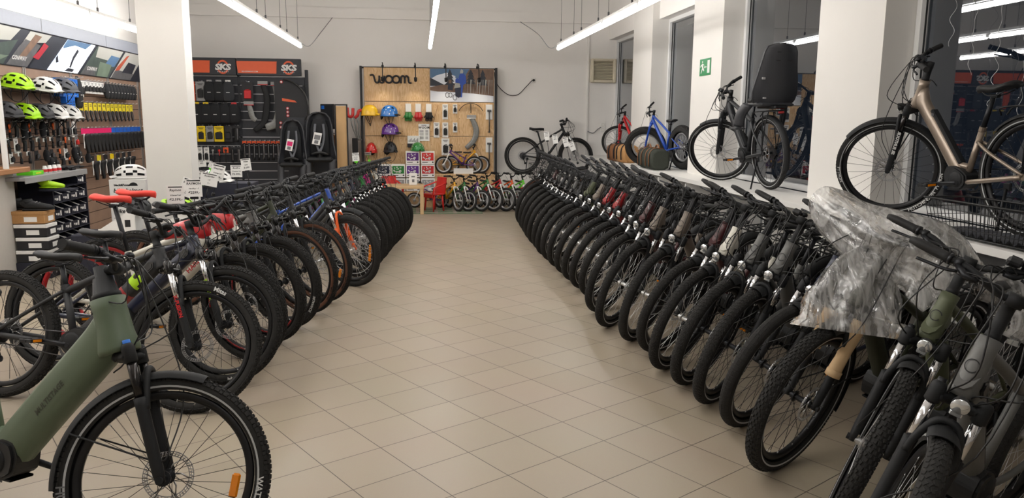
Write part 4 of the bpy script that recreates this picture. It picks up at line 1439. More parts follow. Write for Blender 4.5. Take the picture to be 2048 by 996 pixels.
def helmet_meshes(colour, style='vent', deco=None):
    def build():
        nu, nv = 22, 15
        a, b, h = .145, .105, .13
        def P(u, v, s=1.0):
            # u along the length (front=1), v across
            t = (u - .5) * pi * 1.0
            w = (v - .5) * pi
            x = sin(t) * a * (1.06 if u > .5 else 1.0)
            r = cos(t)
            y = sin(w) * b * (r ** .75 if r > 0 else 0)
            z = cos(w) * h * (max(r, 0) ** .6) * (1 if u < .6 else 1 - .12 * (u - .6))
            return V((x * s, y * s, z * s + (-.01 if s < 1 else 0)))
        out = {}
        mb = MB()
        vs = [P(.02 + .96 * i / nu, .0 + j / nv) for i in range(nu + 1) for j in range(nv + 1)]
        fs = []
        for i in range(nu):
            for j in range(nv):
                hole = False
                if style == 'vent':
                    hole = (j in (1, 4, 7, 10, 13) and (i in (4, 5, 6, 7, 10, 11, 12, 15, 16, 17, 18))) or (j in (2, 12) and i in (8, 9, 13))
                elif style == 'kid':
                    hole = (j in (4, 7, 10) and i in (6, 7, 14, 15))
                elif style == 'grid':
                    hole = (j % 3 == 1 and i % 4 in (1, 2) and 3 < i < 20)
                if not hole:
                    fs.append((i * (nv + 1) + j, (i + 1) * (nv + 1) + j, (i + 1) * (nv + 1) + j + 1, i * (nv + 1) + j + 1))
        mb.add(vs, fs, 0)
        # rim band closing the lower edge
        for j in (0, nv):
            mb.tube([P(.02 + .96 * i / nu, j / nv) for i in range(nu + 1)], .008, 6)
        out['shell'] = mb.mesh('helmet_shell', [M(colour)])
        mb = MB()
        mb.grid(lambda u, v: P(.03 + .94 * u, v, .9), 16, 12)
        out['liner'] = mb.mesh('liner', [M('black_matte')])
        mb = MB()
        for sg in (-1, 1):
            for x in (-.06, .05):
                mb.tube(smooth_path([(x, sg * .095, .0), (x * .5, sg * .09, -.06), (0.01, sg * .05, -.12), (.012, 0, -.135)], 4), .005, 5, flat=.4)
        mb.tube(smooth_path([(-.13, -.05, -.01), (-.14, 0, -.035), (-.13, .05, -.01)], 4), .012, 6)
        out['strap'] = mb.mesh('strap', [M('black_fabric')])
        if style in ('vent', 'kid', 'visor'):
            mb = MB()
            vv = lambda u, v: V((.135 + .06 * u - .02 * (2 * v - 1) ** 2, (v - .5) * .17 * (1 - .2 * u), .03 - .014 * u - .014 * (2 * v - 1) ** 2))
            mb.grid(vv, 4, 8); mb.grid(lambda u, v: vv(u, 1 - v) + V((0, 0, -.004)), 4, 8)
            out['visor'] = mb.mesh('visor', [M('black_plastic' if style == 'kid' or colour in ('helmet_dark',) else colour)])
        if deco:
            mb = MB()
            rnd = random.Random(5)
            for k in range(16):
                u, v = rnd.uniform(.2, .85), rnd.uniform(.05, .95)
                s = rnd.uniform(.02, .035)
                q = [P(u + du * s, v + dv * s * 1.4, 1.012) for du, dv in ((-1, -.4), (.2, -1), (1, .2), (-.1, .9))]
                mb.add(q, [(0, 1, 2, 3)], 0, False)
            for sg in (.06, .94):
                q = [P(.35, sg, 1.015), P(.75, sg, 1.015), P(.72, sg + (.09 if sg < .5 else -.09), 1.015), P(.38, sg + (.09 if sg < .5 else -.09), 1.015)]
                mb.add(q, [(0, 1, 2, 3)], 0, False)
            out['deco'] = mb.mesh('printed_pattern', [M(deco)])
        return out
    return cached(('helmet', colour, style, deco), build)

def helmet(label, colour, mtx, style='vent', deco=None, group=None, scale=1.0, strap=True):
    t = thing('bike_helmet', label, 'helmet', mtx @ Matrix.Scale(scale, 4), group)
    h = helmet_meshes(colour, style, deco)
    sh = put('helmet_shell', h['shell'], t)
    for k in ('liner', 'strap', 'visor', 'deco'):
        if k in h and (strap or k != 'strap'):
            put({'liner': 'liner', 'strap': 'strap', 'visor': 'visor', 'deco': 'printed_pattern'}[k], h[k], sh if k == 'deco' else t)
    return t

def card_mb(w, h, th=.004, z0=0.0, y=0.0):
    mb = MB(); mb.box((0, y, z0 - h / 2), (w, th, h), ch=.0015); return mb

def pack(name, label, cat, mtx, kind, col='white_card', w=.10, h=.18, group=None, prod='black_plastic', seed=0):
    """goods hanging from a hook: origin at the hook eye, front face towards local -Y"""
    t = thing(name, label, cat, mtx, group)
    def P(nm, key, fn):
        return put(nm, cached(('pack', kind, col, w, h, prod, key), fn), t)
    def mk(m, fn):
        def f():
            mb = MB(); fn(mb)
            return mb.mesh(name, m if isinstance(m, list) else [M(m)])
        return f
    if kind == 'card':            # backing card with a small product
        P('backing_card', 'c', mk(col, lambda b: b.box((0, -.01, -h / 2), (w, .004, h), ch=.0015)))
        P('product', 'p', mk(prod, lambda b: (b.box((0, -.028, -h * .62), (w * .62, .03, h * .42), ch=.008), b.tube([(-w * .2, -.03, -h * .4), (w * .2, -.03, -h * .36)], .006, 6))))
        P('print', 't', mk('ink', lambda b: [b.box((0, -.0127, -h * .10 - i * .013), (w * (.7 - .15 * i), .0006, .006)) for i in range(3)]))
    elif kind == 'header':        # product hanging below a coloured header card
        P('header_card', 'c', mk(col, lambda b: b.box((0, -.012, -h * .22), (w, .006, h * .44), ch=.002)))
        P('product', 'p', mk([M(prod), M('steel_dark')], lambda b: (b.tube(smooth_path([(-w * .25, -.02, -h * .40), (-w * .28, -.025, -h * .7), (-w * .05, -.028, -h)], 4), [(.014, .01)] * 9, 8),
                                                                 b.tube(smooth_path([(w * .2, -.02, -h * .42), (w * .28, -.03, -h * .75), (w * .1, -.03, -h * .95)], 4), .007, 6, 1))))
        P('print', 't', mk('ink', lambda b: [b.box((0, -.0155, -h * .1 - i * .018), (w * .6, .0006, .007)) for i in range(2)]))
    elif kind == 'pouch':         # soft bag
        def f(b):
            n = 12
            pts = [(0, -.035, -h * i / (n - 1)) for i in range(n)]
            rr = [(w / 2 * (.55 + .45 * min(1, i / 3)) * (1 if i < n - 2 else .9 - .25 * (i - n + 2)), .032 * (.4 + .6 * sin(pi * min(1, (i + 1) / n)))) for i in range(n)]
            b.tube(pts, rr, 14, ref=V((1, 0, 0)), ex=3.5)
        P('pouch', 'b', mk(prod, f))
        P('hanging_tab', 'h', mk(col, lambda b: b.box((0, -.03, .005), (w * .45, .004, .05), ch=.0015)))
        P('label_patch', 'l', mk('letter_white', lambda b: b.box((0, -.0705, -h * .55), (w * .3, .001, .008))))
    elif kind == 'tool':
        P('backing_card', 'c', mk(col, lambda b: b.box((0, -.008, -h * .18), (w, .004, h * .36), ch=.0015)))
        P('product', 'p', mk([M(prod), M('black_matte')], lambda b: (b.tube([(0, -.02, -h * .2), (0, -.022, -h * .6)], .009, 8), b.tube([(0, -.022, -h * .55), (0, -.022, -h)], .014, 8, 1), b.lathe([(.001, -.004), (.022, -.004), (.022, .004), (.001, .004)], (0, -.022, -h * .2), (0, 1, 0), 10))))
    elif kind == 'saddle':        # saddle hanging nose down behind its card
        P('backing_card', 'c', mk(col, lambda b: (b.box((0, -.03, -.03), (w, .006, .075), ch=.002))))
        P('side_card', 's', mk('white_card', lambda b: b.prism([(-w * .5, -.06), (-w * .12, -.06), (-w * .34, -.24), (-w * .46, -.24)], 0, .004, Matrix(((1, 0, 0, 0), (0, 0, 1, -.055), (0, 1, 0, 0), (0, 0, 0, 1))))))
        put('saddle', saddle_mesh(prod, 'wide'), t, Matrix.Translation((.02, -.07, -.19)) @ Matrix.Rotation(pi / 2, 4, 'Y') @ Matrix.Rotation(pi / 2, 4, 'X') @ Matrix.Scale(.9, 4))
    elif kind == 'tube':          # long thin product with a red header
        P('header_card', 'c', mk(col, lambda b: b.box((0, -.01, -.02), (w, .004, .05), ch=.0015)))
        P('product', 'p', mk(prod, lambda b: b.tube(smooth_path([(0, -.02, -.03), (.004, -.022, -h * .5), (-.006, -.02, -h)], 4), [(w * .3, .018)] * 9, 8)))
        P('stripe', 's', mk('steel', lambda b: b.box((w * .12, -.04, -h * .5), (.006, .002, h * .7))))
    elif kind == 'box':
        P('carton', 'c', mk([M(col), M('ink')], lambda b: (b.box((0, -.035, -h / 2), (w, .065, h), ch=.002), [b.box((0, -.0682, -h * .25 - i * .02), (w * .7, .0006, .008), mi=1) for i in range(3)])))
    return t

def rowpacks(n, p0, p1, place, fn):
    for i in range(n):
        u = i / max(1, n - 1)
        fn(i, place(p0[0] + (p1[0] - p0[0]) * u, p0[1] + (p1[1] - p0[1]) * u))

# ------------------------------------------------------------------ accessory wall on the left
def slat_mesh(name, x0, y0, y1, z0, z1, pitch, m1, m2, facing):
    mb = MB()
    z = z0
    while z < z1 - .01:
        h = min(pitch, z1 - z)
        if facing == 'L':
            mb.box((x0, (y0 + y1) / 2, z + h / 2), (.02, y1 - y0, h - .007), ch=.002)
        else:
            mb.box(((y0 + y1) / 2, x0, z + h / 2), (y1 - y0, .02, h - .007), ch=.002)
        z += pitch
    if facing == 'L': mb.box((x0 - .016, (y0 + y1) / 2, (z0 + z1) / 2), (.014, y1 - y0, z1 - z0), mi=1)
    else: mb.box(((y0 + y1) / 2, x0 + .016, (z0 + z1) / 2), (y1 - y0, .014, z1 - z0), mi=1)
    return mb.mesh(name, [M(m1), M(m2)])
sw = thing('slat_wall', 'brown wood-look slatted display wall for bicycle accessories along the left wall', 'display wall', TR(0, 0, 0))
put('slat_panel', slat_mesh('slat_panel', -4.31, 7.4, 12.8, .05, 2.2, .15, 'wood_slat', 'card_black', 'L'), sw)
for y in (8.0, 9.15, 10.3, 11.45, 12.6):
    mb = MB()
    for d in (-.02, .02): mb.box((-4.293, y + d, 1.15), (.012, .016, 2.2))
    put('upright_rail', mb.mesh('upright_rail', [M('aluminium')]), sw)
mb = MB(); mb.box((-4.24, 10.1, 2.59), (.12, 5.4, .15), ch=.004)
for y in (9.4, 11.2): mb.box((-4.1785, y, 2.59), (.002, .006, .15), mi=1)
put('fascia', mb.mesh('fascia', [M('grey_header'), M('ink_grey')]), sw)
def hook_me():
    mb = MB(); mb.tube([(0, 0, 0), (0, -.16, .0), (0, -.20, .015)], .0035, 6); mb.box((0, .004, 0), (.03, .008, .03), ch=.002)
    return mb.mesh('hook', [M('steel')])
HOOK = cached('hook', hook_me)
def hooks(parent, place, pts):
    for (a, b) in pts:
        put('hook', HOOK, parent, place(a, b))

# banner of five slanted picture panels, the middle one lit
mat('photo_dark', (44, 48, 58), .5, noise=.4, scale=3)
mat('photo_sky', (176, 176, 170), .5, noise=.1, scale=2)
mat('photo_forest', (70, 82, 78), .5, noise=.4, scale=9)
mat('photo_rock', (92, 92, 94), .5, noise=.4, scale=14)
mat('photo_grass', (112, 128, 112), .5, noise=.3, scale=6)
mat('photo_red', (170, 42, 58), .5)
mat('photo_rust', (176, 84, 62), .5, noise=.3)
mat('photo_snow', (226, 230, 238), .5, noise=.05, scale=4)
mat('photo_blue', (84, 116, 150), .5, noise=.2, scale=4)
mat('photo_brown', (120, 94, 78), .6, noise=.4, scale=12)
mlit = bpy.data.materials.new('lit_panel'); mlit.use_nodes = True
nt_ = mlit.node_tree; b_ = nt_.nodes['Principled BSDF']
n_ = nt_.nodes.new('ShaderNodeTexNoise'); n_.inputs['Scale'].default_value = 3.0; n_.inputs['Detail'].default_value = 6
r_ = nt_.nodes.new('ShaderNodeValToRGB'); r_.color_ramp.elements[0].position = .35; r_.color_ramp.elements[0].color = (.45, .52, .66, 1); r_.color_ramp.elements[1].position = .5; r_.color_ramp.elements[1].color = (.95, .97, 1, 1)
t_ = nt_.nodes.new('ShaderNodeTexCoord')
nt_.links.new(t_.outputs['Object'], n_.inputs['Vector']); nt_.links.new(n_.outputs['Fac'], r_.inputs[0])
nt_.links.new(r_.outputs[0], b_.inputs['Emission Color']); b_.inputs['Emission Strength'].default_value = 1.0
nt_.links.new(r_.outputs[0], b_.inputs['Base Color'])
MATS['lit_panel'] = mlit
BZ0, BZ1 = 2.12, 2.51
def bannerframe():
    # local: x along the wall (0..L), z up, -y outwards, top leaning out
    return Matrix.Translation((-4.285, 7.5, BZ0)) @ Matrix.Rotation(pi / 2, 4, 'Z') @ Matrix.Rotation(radians(12), 4, 'X')
bn = thing('picture_banner', 'long banner of slanted riding photographs leaning out above the accessory wall', 'banner', bannerframe())
mb = MB(); mb.box((2.6, .012, .2), (5.2, .02, .41), ch=.003)
put('banner_board', mb.mesh('banner_board', [M('photo_dark')]), bn)
HB = .40
def para(x0, x1, sl=.42):
    return [(x0, 0.005), (x1, 0.005), (x1 + sl, HB - .005), (x0 + sl, HB - .005)]
PXZ = lambda yy: Matrix(((1, 0, 0, 0), (0, 0, -1, yy), (0, 1, 0, 0), (0, 0, 0, 1)))
def clip_poly(poly, x0, x1, sl=.42):
    """keep the part of poly inside the slanted panel"""
    def cut(P, f):
        out = []
        for i in range(len(P)):
            a, b = P[i - 1], P[i]
            fa, fb = f(a), f(b)
            if (fa >= 0) != (fb >= 0):
                t = fa / (fa - fb); out.append((a[0] + (b[0] - a[0]) * t, a[1] + (b[1] - a[1]) * t))
            if fb >= 0: out.append(b)
        return out
    k = sl / HB
    for f in (lambda p: p[0] - x0 - k * p[1], lambda p: x1 + k * p[1] - p[0], lambda p: p[1] - .006, lambda p: HB - .006 - p[1]):
        poly = cut(poly, f) if len(poly) > 2 else poly
    return poly
panels = [(.55, 1.75, 'photo_dark', [('photo_sky', [(.5, .2), (1.3, .26), (1.5, .41), (.5, .41)]), ('photo_forest', [(.4, 0), (1.2, 0), (1.45, .28), (1.0, .20), (.7, .22), (.4, .1)]),
                                      ('photo_grass', [(.4, 0), (1.0, 0), (1.3, .1), (.6, .09)])]),
          (1.25, 1.98, 'photo_dark', [('photo_sky', [(1.55, .26), (2.05, .3), (2.2, .41), (1.7, .41)]), ('photo_rock', [(1.2, 0), (1.7, 0), (1.95, .26), (1.6, .3)]), ('photo_brown', [(1.5, .1), (1.66, .12), (1.95, .36), (1.8, .37)]),
                                      ('photo_red', [(1.80, .12), (1.93, .10), (2.13, .27), (2.02, .30), (1.92, .2)])]),
          (2.17, 2.97, 'lit_panel', [('photo_blue', [(2.5, .28), (2.8, .34), (3.1, .32), (3.3, .41), (2.5, .41)]), ('photo_dark', [(2.72, .07), (2.76, .06), (2.82, .17), (2.93, .28), (2.88, .30), (2.78, .2)]), ('photo_dark', [(2.6, .015), (2.82, .015), (2.86, .05), (2.7, .06)]),
                                      ('photo_dark', [(2.36, .10), (2.42, .11), (2.36, .22), (2.32, .22)])]),
          (3.05, 3.95, 'photo_forest', [('photo_sky', [(3.45, .25), (4.2, .22), (4.4, .41), (3.5, .41)]), ('photo_blue', [(3.75, .16), (4.1, .16), (4.25, .3), (3.95, .31)]), ('photo_grass', [(3.55, .0), (3.9, .0), (4.0, .18), (3.6, .2)]), ('photo_rock', [(3.0, 0), (3.5, 0), (3.45, .12), (3.1, .12)])]),
          (4.02, 4.75, 'photo_sky', [('photo_rock', [(3.9, 0), (4.9, 0), (4.9, .1), (4.2, .13)]), ('photo_rust', [(4.08, .1), (4.3, .13), (4.6, .36), (4.5, .34), (4.3, .22)]), ('photo_dark', [(4.4, .1), (4.8, .1), (4.9, .24), (4.6, .26)])])]
for i, (x0, x1, bg, shp) in enumerate(panels):
    mb = MB(); mb.prism(para(x0, x1), 0, .003, PXZ(0.0))
    o = put('picture_panel', mb.mesh('picture_panel', [M(bg)]), bn)
    if bg == 'lit_panel': o['label'] = 'brightly backlit snow picture'
    for j, (m, p) in enumerate(shp):
        p = clip_poly(p, x0 + .01, x1 - .01)
        if len(p) < 3: continue
        mb = MB(); mb.prism(p, .0, .0006 * (j + 1), PXZ(-.003))
        put('picture_shape', mb.mesh('picture_shape', [M(m)]), o)
for x in (1.36, 3.22):
    t = text_mb('CONWAY', .062, 0, .002, .2, 'LEFT', 1.1)
    mb = MB(); mb.add([(x + p[0], -.007, .07 + p[1]) for p in t.v], t.f, 0, False)
    put('banner_lettering', mb.mesh('banner_lettering', [M('letter_white')]), bn)

# helmets on the wall
HW = lambda x, y, z, rz=-20, ry=8: TR(x, y, z, radians(rz), radians(ry))
for (lab, c, y, z, s) in [('lime green helmet in the upper row, beside the white post', 'lime_helmet', 8.40, 1.88, 1.1), ('white helmet in the upper row between lime and grey helmets', 'helmet_white', 9.0, 1.87, 1.12),
                          ('grey helmet in the upper row beside the blue packs', 'helmet_grey', 9.42, 1.88, 1.1)]:
    helmet(lab, c, HW(-4.02, y, z), group='helmets on the accessory wall', scale=s)
for (lab, c, y, z, s) in [('dark helmet in the lower row behind the white post', 'helmet_dark', 8.15, 1.6, 1.05), ('lime green helmet in the lower row with narrow vents', 'lime_helmet', 8.5, 1.59, 1.05), ('dark grey helmet in the lower row beside the lime one', 'helmet_dark', 8.8, 1.59, 1.05),
                          ('white helmet in the lower row beside the dark grey one', 'helmet_white', 9.13, 1.59, 1.1), ('white helmet at the end of the lower row below the blue packs', 'helmet_white', 9.48, 1.59, 1.05)]:
    helmet(lab, c, HW(-4.02, y, z), group='helmets on the accessory wall', scale=s)
mb = MB(); mb.box((0, 0, 0), (.26, 1.9, .012), ch=.003)
for yy in (-.9, 0, .9): mb.box((-.06, yy, -.03), (.14, .012, .05))
tag(put('helmet_shelf', mb.mesh('helmet_shelf', [M('black_matte')]), None, TR(-4.16, 8.85, 1.575)), 'black shelf carrying the lower row of helmets on the accessory wall', 'shelf')
mb = MB(); mb.box((0, 0, 0), (.26, 1.7, .012), ch=.003)
tag(put('helmet_shelf', mb.mesh('helmet_shelf', [M('steel_dark')]), None, TR(-4.16, 8.85, 1.862)), 'narrow shelf carrying the upper row of helmets on the accessory wall', 'shelf')

hk = []
def wallrow(n, y0, y1, z, fn, z1=None):
    for i in range(n):
        u = i / max(1, n - 1)
        y, zz = y0 + (y1 - y0) * u, z + ((z1 if z1 is not None else z) - z) * u
        hk.append((y, zz + .005))
        fn(i, n, WL(y, zz, -4.20))
wallrow(7, 9.62, 10.06, 2.03, lambda i, n, m: pack('accessory_pack', 'bright blue accessory pack, %s from the helmets in the upper blue row' % ordn(i, n), 'pack', m, 'box', 'blue_bright', .062, .21, 'blue packs on the accessory wall'))
wallrow(3, 9.78, 9.94, 1.82, lambda i, n, m: pack('accessory_pack', 'bright blue accessory pack, %s from the helmets in the lower blue row' % ordn(i, n), 'pack', m, 'box', 'blue_bright', .075, .19, 'blue packs on the accessory wall'))
wallrow(1, 10.17, 10.17, 2.05, lambda i, n, m: pack('bike_bag', 'large black backpack-style bag hanging between blue packs and white cards', 'bag', m, 'pouch', 'card_black', .17, .36, None, 'black_fabric'))
wallrow(7, 10.33, 10.98, 2.03, lambda i, n, m: pack('carded_part', 'white carded part, %s from the black bag in the upper row' % ordn(i, n), 'pack', m, 'card', 'white_card', .10, .20 if i == 0 else .15, 'white cards on the accessory wall'))
wallrow(10, 11.05, 12.05, 2.02, lambda i, n, m: pack('tool_pouch', 'black pouch, %s from the white cards in the upper row' % ordn(i, n), 'pouch', m, 'pouch', 'card_black', .11, .19, 'black pouches on the accessory wall', 'black_fabric'))
wallrow(14, 10.12, 11.95, 1.76, lambda i, n, m: pack('brake_pad_pack', 'yellow-topped hanging pack, %s from the helmets in the yellow row' % ordn(i, n), 'pack', m, 'header', 'card_yellow', .105, .23, 'yellow packs on the accessory wall'))
wallrow(8, 10.22, 11.05, 1.44, lambda i, n, m: pack('packed_saddle', 'black saddle under a pink card, %s from the counter in the saddle row' % ordn(i, n), 'saddle', m, 'saddle', 'card_pink', .12, .3, 'saddles hanging on the accessory wall', 'saddle_black'))
wallrow(8, 11.18, 12.15, 1.44, lambda i, n, m: pack('packed_saddle', 'black saddle under a blue card, %s from the pink cards in the saddle row' % ordn(i, n), 'saddle', m, 'saddle', 'card_blue', .12, .3, 'saddles hanging on the accessory wall', 'saddle_black'))
low = ['card_black', 'card_yellow', 'card_black', 'card_yellow_deep', 'card_black', 'card_black', 'card_black']
wallrow(7, 10.42, 11.7, 1.09, lambda i, n, m: pack('packed_saddle', '%s saddle, %s from the counter in the lowest saddle row' % ('yellow-carded' if 'yellow' in low[i] else 'black-carded', ordn(i, n)), 'saddle', m, 'saddle', low[i], .12, .3, 'saddles hanging on the accessory wall', 'black_matte'))
# mixed tools and locks to the left
kinds = [('tool', 'white_card', 'black_plastic', 'multi tool'), ('card', 'card_black', 'steel_dark', 'lock'), ('card', 'white_card', 'black_plastic', 'carded part'), ('tool', 'card_black', 'orange_paint', 'pump'), ('pouch', 'card_black', 'black_fabric', 'small bag'), ('card', 'card_grey', 'red_plastic', 'light set'), ('tube', 'card_black', 'black_matte', 'hand pump')]
rnd = random.Random(11)
def mixed(rowname, n, y0, y1, z, hmin=.13, hmax=.2):
    def fn(i, nn, m):
        k, c, p, nm = kinds[rnd.randrange(len(kinds))]
        cn = {'white_card': 'white-carded', 'card_black': 'black-carded', 'card_grey': 'grey-carded'}[c]
        pack(nm.replace(' ', '_'), '%s %s, %s from the white post in the %s' % (cn, nm, ordn(i, nn), rowname), 'accessory', m, k, c, rnd.uniform(.07, .10), rnd.uniform(hmin, hmax), 'mixed accessories on the accessory wall', p)
    wallrow(n, y0, y1, z, fn)
mixed('row under the helmets', 12, 8.5, 10.0, 1.53)
mixed('second row under the helmets', 12, 8.3, 10.05, 1.36, .13, .17)
mixed('third row under the helmets', 10, 8.5, 10.1, 1.22, .1, .14)
mixed('row above the grey ledge', 7, 9.3, 10.3, 1.13, .1, .13)
hooks(sw, lambda a, b: WL(a, b, -4.295), hk[:90])
# ledge with small goods, then shoe boxes underneath
mb = MB(); mb.box((0, 0, 0), (.5, 1.4, .035), ch=.004); mb.box((.25, 0, -.012), (.012, 1.4, .06), ch=.003)
tag(put('wall_ledge', mb.mesh('wall_ledge', [M('card_grey')]), None, TR(-4.05, 8.62, .985)), 'grey metal ledge on the accessory wall above the shoe boxes', 'shelf')
def small_box(name, lab, cat, m, loc, size, mats2=None):
    mb = MB(); mb.box((0, 0, size[2] / 2), size, ch=.003)
    if mats2:
        mb.box((size[0] / 2 + .0005, 0, size[2] * .5), (.001, size[1] * .5, size[2] * .3), mi=1)
    return tag(put(name, mb.mesh(name, [M(m), M(mats2 or 'white_card')]), None, TR(*loc)), lab, cat)
small_box('green_pack', 'flat green pack lying on the counter end of the grey ledge', 'pack', 'green_bright', (-3.95, 8.35, 1.0025), (.16, .22, .04), 'card_yellow')
for i in range(6):
    mb = MB(); mb.lathe([(.001, 0), (.024, 0), (.024, .05), (.018, .062), (.018, .075), (.001, .075)], (0, 0, 0), (0, 0, 1), 14); mb.lathe([(.0243, .012), (.0243, .04)], (0, 0, 0), (0, 0, 1), 14, 1)
    tag(put('lube_can', mb.mesh('lube_can', [M('white_card'), M('card_red')]), None, TR(-3.93 + .02 * (i % 2), 8.62 + i * .055, 1.0025)), 'small red and white can, %s from the counter on the grey ledge' % ordn(i, 6), 'can', 'cans on the grey ledge')
for i in range(3):
    mb = MB(); mb.tube([(0, -.16, .03), (0, .16, .03)], .017, 10); mb.tube([(0, .1, .03), (.05, .16, .03)], .01, 8); mb.box((0, -.02, .012), (.04, .1, .024), ch=.005)
    tag(put('floor_pump', mb.mesh('floor_pump', [M('black_metal')]), None, TR(-4.0 + .07 * i, 9.12 + i * .0, 1.0025)), 'black pump lying on the grey ledge, %s from the cans' % ordn(i, 3), 'pump', 'pumps on the grey ledge')

def shoe_box_meshes():
    def build():
        w, d, h = .185, .30, .155
        mb = MB()
        # tray with slanted side cheeks, open to the front
        prof = [(-d / 2, 0), (d / 2, 0), (d / 2, h * .48), (-d * .12, h), (-d / 2, h)]
        T = lambda yy: Matrix(((1, 0, 0, 0), (0, 0, 1, yy), (0, 1, 0, 0), (0, 0, 0, 1)))
        mb.prism(prof, -w / 2, -w / 2 + .005, T(0)); mb.prism(prof, w / 2 - .005, w / 2, T(0))
        mb.box((0, 0, .003), (d, w, .006)); mb.box((-d / 2 + .003, 0, h / 2), (.006, w, h)); mb.box((d / 2 - .003, 0, h * .24), (.006, w, h * .48))
        mb.box((-d * .3, 0, h - .002), (d * .38, w, .004))
        a = mb.mesh('shoe_box', [M('navy_box')])
        mb = MB(); mb.box((-.02, 0, .04), (d * .8, w - .02, .06), ch=.02); b = mb.mesh('shoe_paper', [M('card_grey')])
        mb = MB(); mb.box((d / 2 + .0006, .045, h * .24), (.001, .03, h * .34)); mb.box((d / 2 + .0006, -.01, h * .2), (.001, .045, h * .16), mi=0); mb.box((d / 2 + .0006, -.055, h * .24), (.001, .025, h * .12)); c = mb.mesh('box_label', [M('white_card')])
        mb = MB()
        for sg in (-1, 1):
            mb.tube([(d / 2, sg * (w / 2 - .0025), h * .48), (-d * .12, sg * (w / 2 - .0025), h)], .0035, 4)
        e = mb.mesh('box_edge', [M('white_card')])
        return a, b, c, e
    return cached('shoebox', build)
mat('navy_box', (30, 32, 48), .6)
for r in range(5):
    for c in range(4):
        if r == 4 and c != 3: continue
        t = thing('shoe_box', 'open dark shoe box, %s row from the top, %s from the counter' % (ORD[4 - r], ORD[c]), 'shoe box', TR(-3.98, 8.62 + c * .2 + r * -.0, .22 + r * .158), 'open shoe boxes under the grey ledge')
        a, b, c_, e = shoe_box_meshes()
        o = put('box_tray', a, t); put('tissue_paper', b, t); put('box_label', c_, t); put('box_edge', e, t)
mb = MB()
for r in range(5):
    mb.box((-3.98, 8.92, .214 + r * .158), (.34, .82, .006))
for y in (8.51, 9.33): mb.box((-3.99, y, .475), (.34, .016, .95), ch=.002)
mb.box((-3.98, 8.92, .1), (.34, .82, .2))
tag(put('shoe_rack', mb.mesh('shoe_rack', [M('navy_box')])), 'dark shelf rack holding the open shoe boxes', 'rack')

def shoe(lab, mtx, m='black_matte', sole='black_plastic', group=None):
    t = thing('cycling_shoe', lab, 'shoe', mtx, group)
    def b1():
        mb = MB()
        pts = [(-.13, 0, .05), (-.12, 0, .06), (-.08, 0, .06), (-.02, 0, .052), (.05, 0, .042), (.11, 0, .034), (.145, 0, .03)]
        mb.tube(pts, [(.018, .03), (.034, .048), (.038, .05), (.04, .042), (.046, .034), (.04, .026), (.016, .016)], 14, ref=YV)
        mb.tube([(-.08, 0, .07), (-.085, 0, .115)], [(.036, .05), (.034, .042)], 12, ref=YV)
        return mb.mesh('shoe_upper', [M(m)])
    put('shoe_upper', cached(('shoeU', m), b1), t)
    def b2():
        mb = MB(); mb.tube([(-.13, 0, .012), (-.06, 0, .011), (.05, 0, .01), (.14, 0, .016)], [(.03, .012), (.036, .012), (.045, .011), (.022, .008)], 12, ref=YV)
        return mb.mesh('sole', [M(sole)])
    put('sole', cached(('shoeS', sole), b2), t)
    def b3():
        mb = MB()
        for i in range(4): mb.tube([(-.01 + i * .024, -.03, .083 - i * .009), (.0 + i * .024, 0, .094 - i * .01), (-.01 + i * .024, .03, .083 - i * .009)], .003, 5)
        return mb.mesh('laces', [M('card_grey')])
    put('laces', cached('shoeL', b3), t)
shoe('black cycling shoe standing on the brown shoe box, nearer the wall', TR(-3.91, 8.13, .672, .1), group='shoes beside the counter')
shoe('black cycling shoe on the brown shoe box, nearer the aisle', TR(-3.76, 8.03, .672, .15), group='shoes beside the counter')
shoe('lime green cycling shoe resting beside the shoe boxes', TR(-3.78, 8.40, .86, .1) @ Matrix.Scale(.85, 4), 'lime', 'lime')
mb = MB(); mb.box((0, 0, 0), (.3, .2, .02))
tag(put('shoe_support', mb.mesh('shoe_support', [M('navy_box')]), None, TR(-3.72, 8.42, .846)), 'small dark display plate under the lime green shoe', 'shelf')
def lidbox(lab, m, lid, loc, size, group=None):
    t = thing('shoe_carton', lab, 'shoe box', TR(*loc), group)
    mb = MB(); mb.box((0, 0, size[2] * .42), (size[0], size[1], size[2] * .84), ch=.003); put('carton', mb.mesh('carton', [M(m)]), t)
    mb = MB(); mb.box((0, 0, size[2] * .86), (size[0] + .008, size[1] + .008, size[2] * .28), ch=.003); put('lid', mb.mesh('lid', [M(lid)]), t)
    mb = MB(); mb.box((size[0] / 2 + .0012, .02, size[2] * .35), (.001, size[1] * .5, size[2] * .4)); 
    mb.box((0.02, -size[1] / 2 - .0012, size[2] * .35), (size[0] * .4, .001, size[2] * .4)); put('box_label', mb.mesh('box_label', [M('white_card')]), t)
    return t
lidbox('brown cardboard shoe box below the black shoes', 'cork', 'cork', (-3.83, 8.08, .55), (.30, .22, .12))
lidbox('black shoe box with white lid, directly under the brown box', 'card_black', 'white_card', (-3.82, 8.08, .42), (.30, .22, .12))
lidbox('black shoe box with white lid, middle of the stack by the counter', 'card_black', 'white_card', (-3.81, 8.08, .29), (.30, .22, .12))
lidbox('black shoe box with white lid, lowest of the stack by the counter', 'card_black', 'white_card', (-3.82, 8.08, .16), (.30, .22, .12))
mb = MB(); mb.box((0, 0, .08), (.32, .24, .158), ch=.004)
tag(put('low_plinth', mb.mesh('low_plinth', [M('navy_box')]), None, TR(-3.82, 8.08, 0)), 'low dark plinth under the stack of shoe boxes', 'plinth')

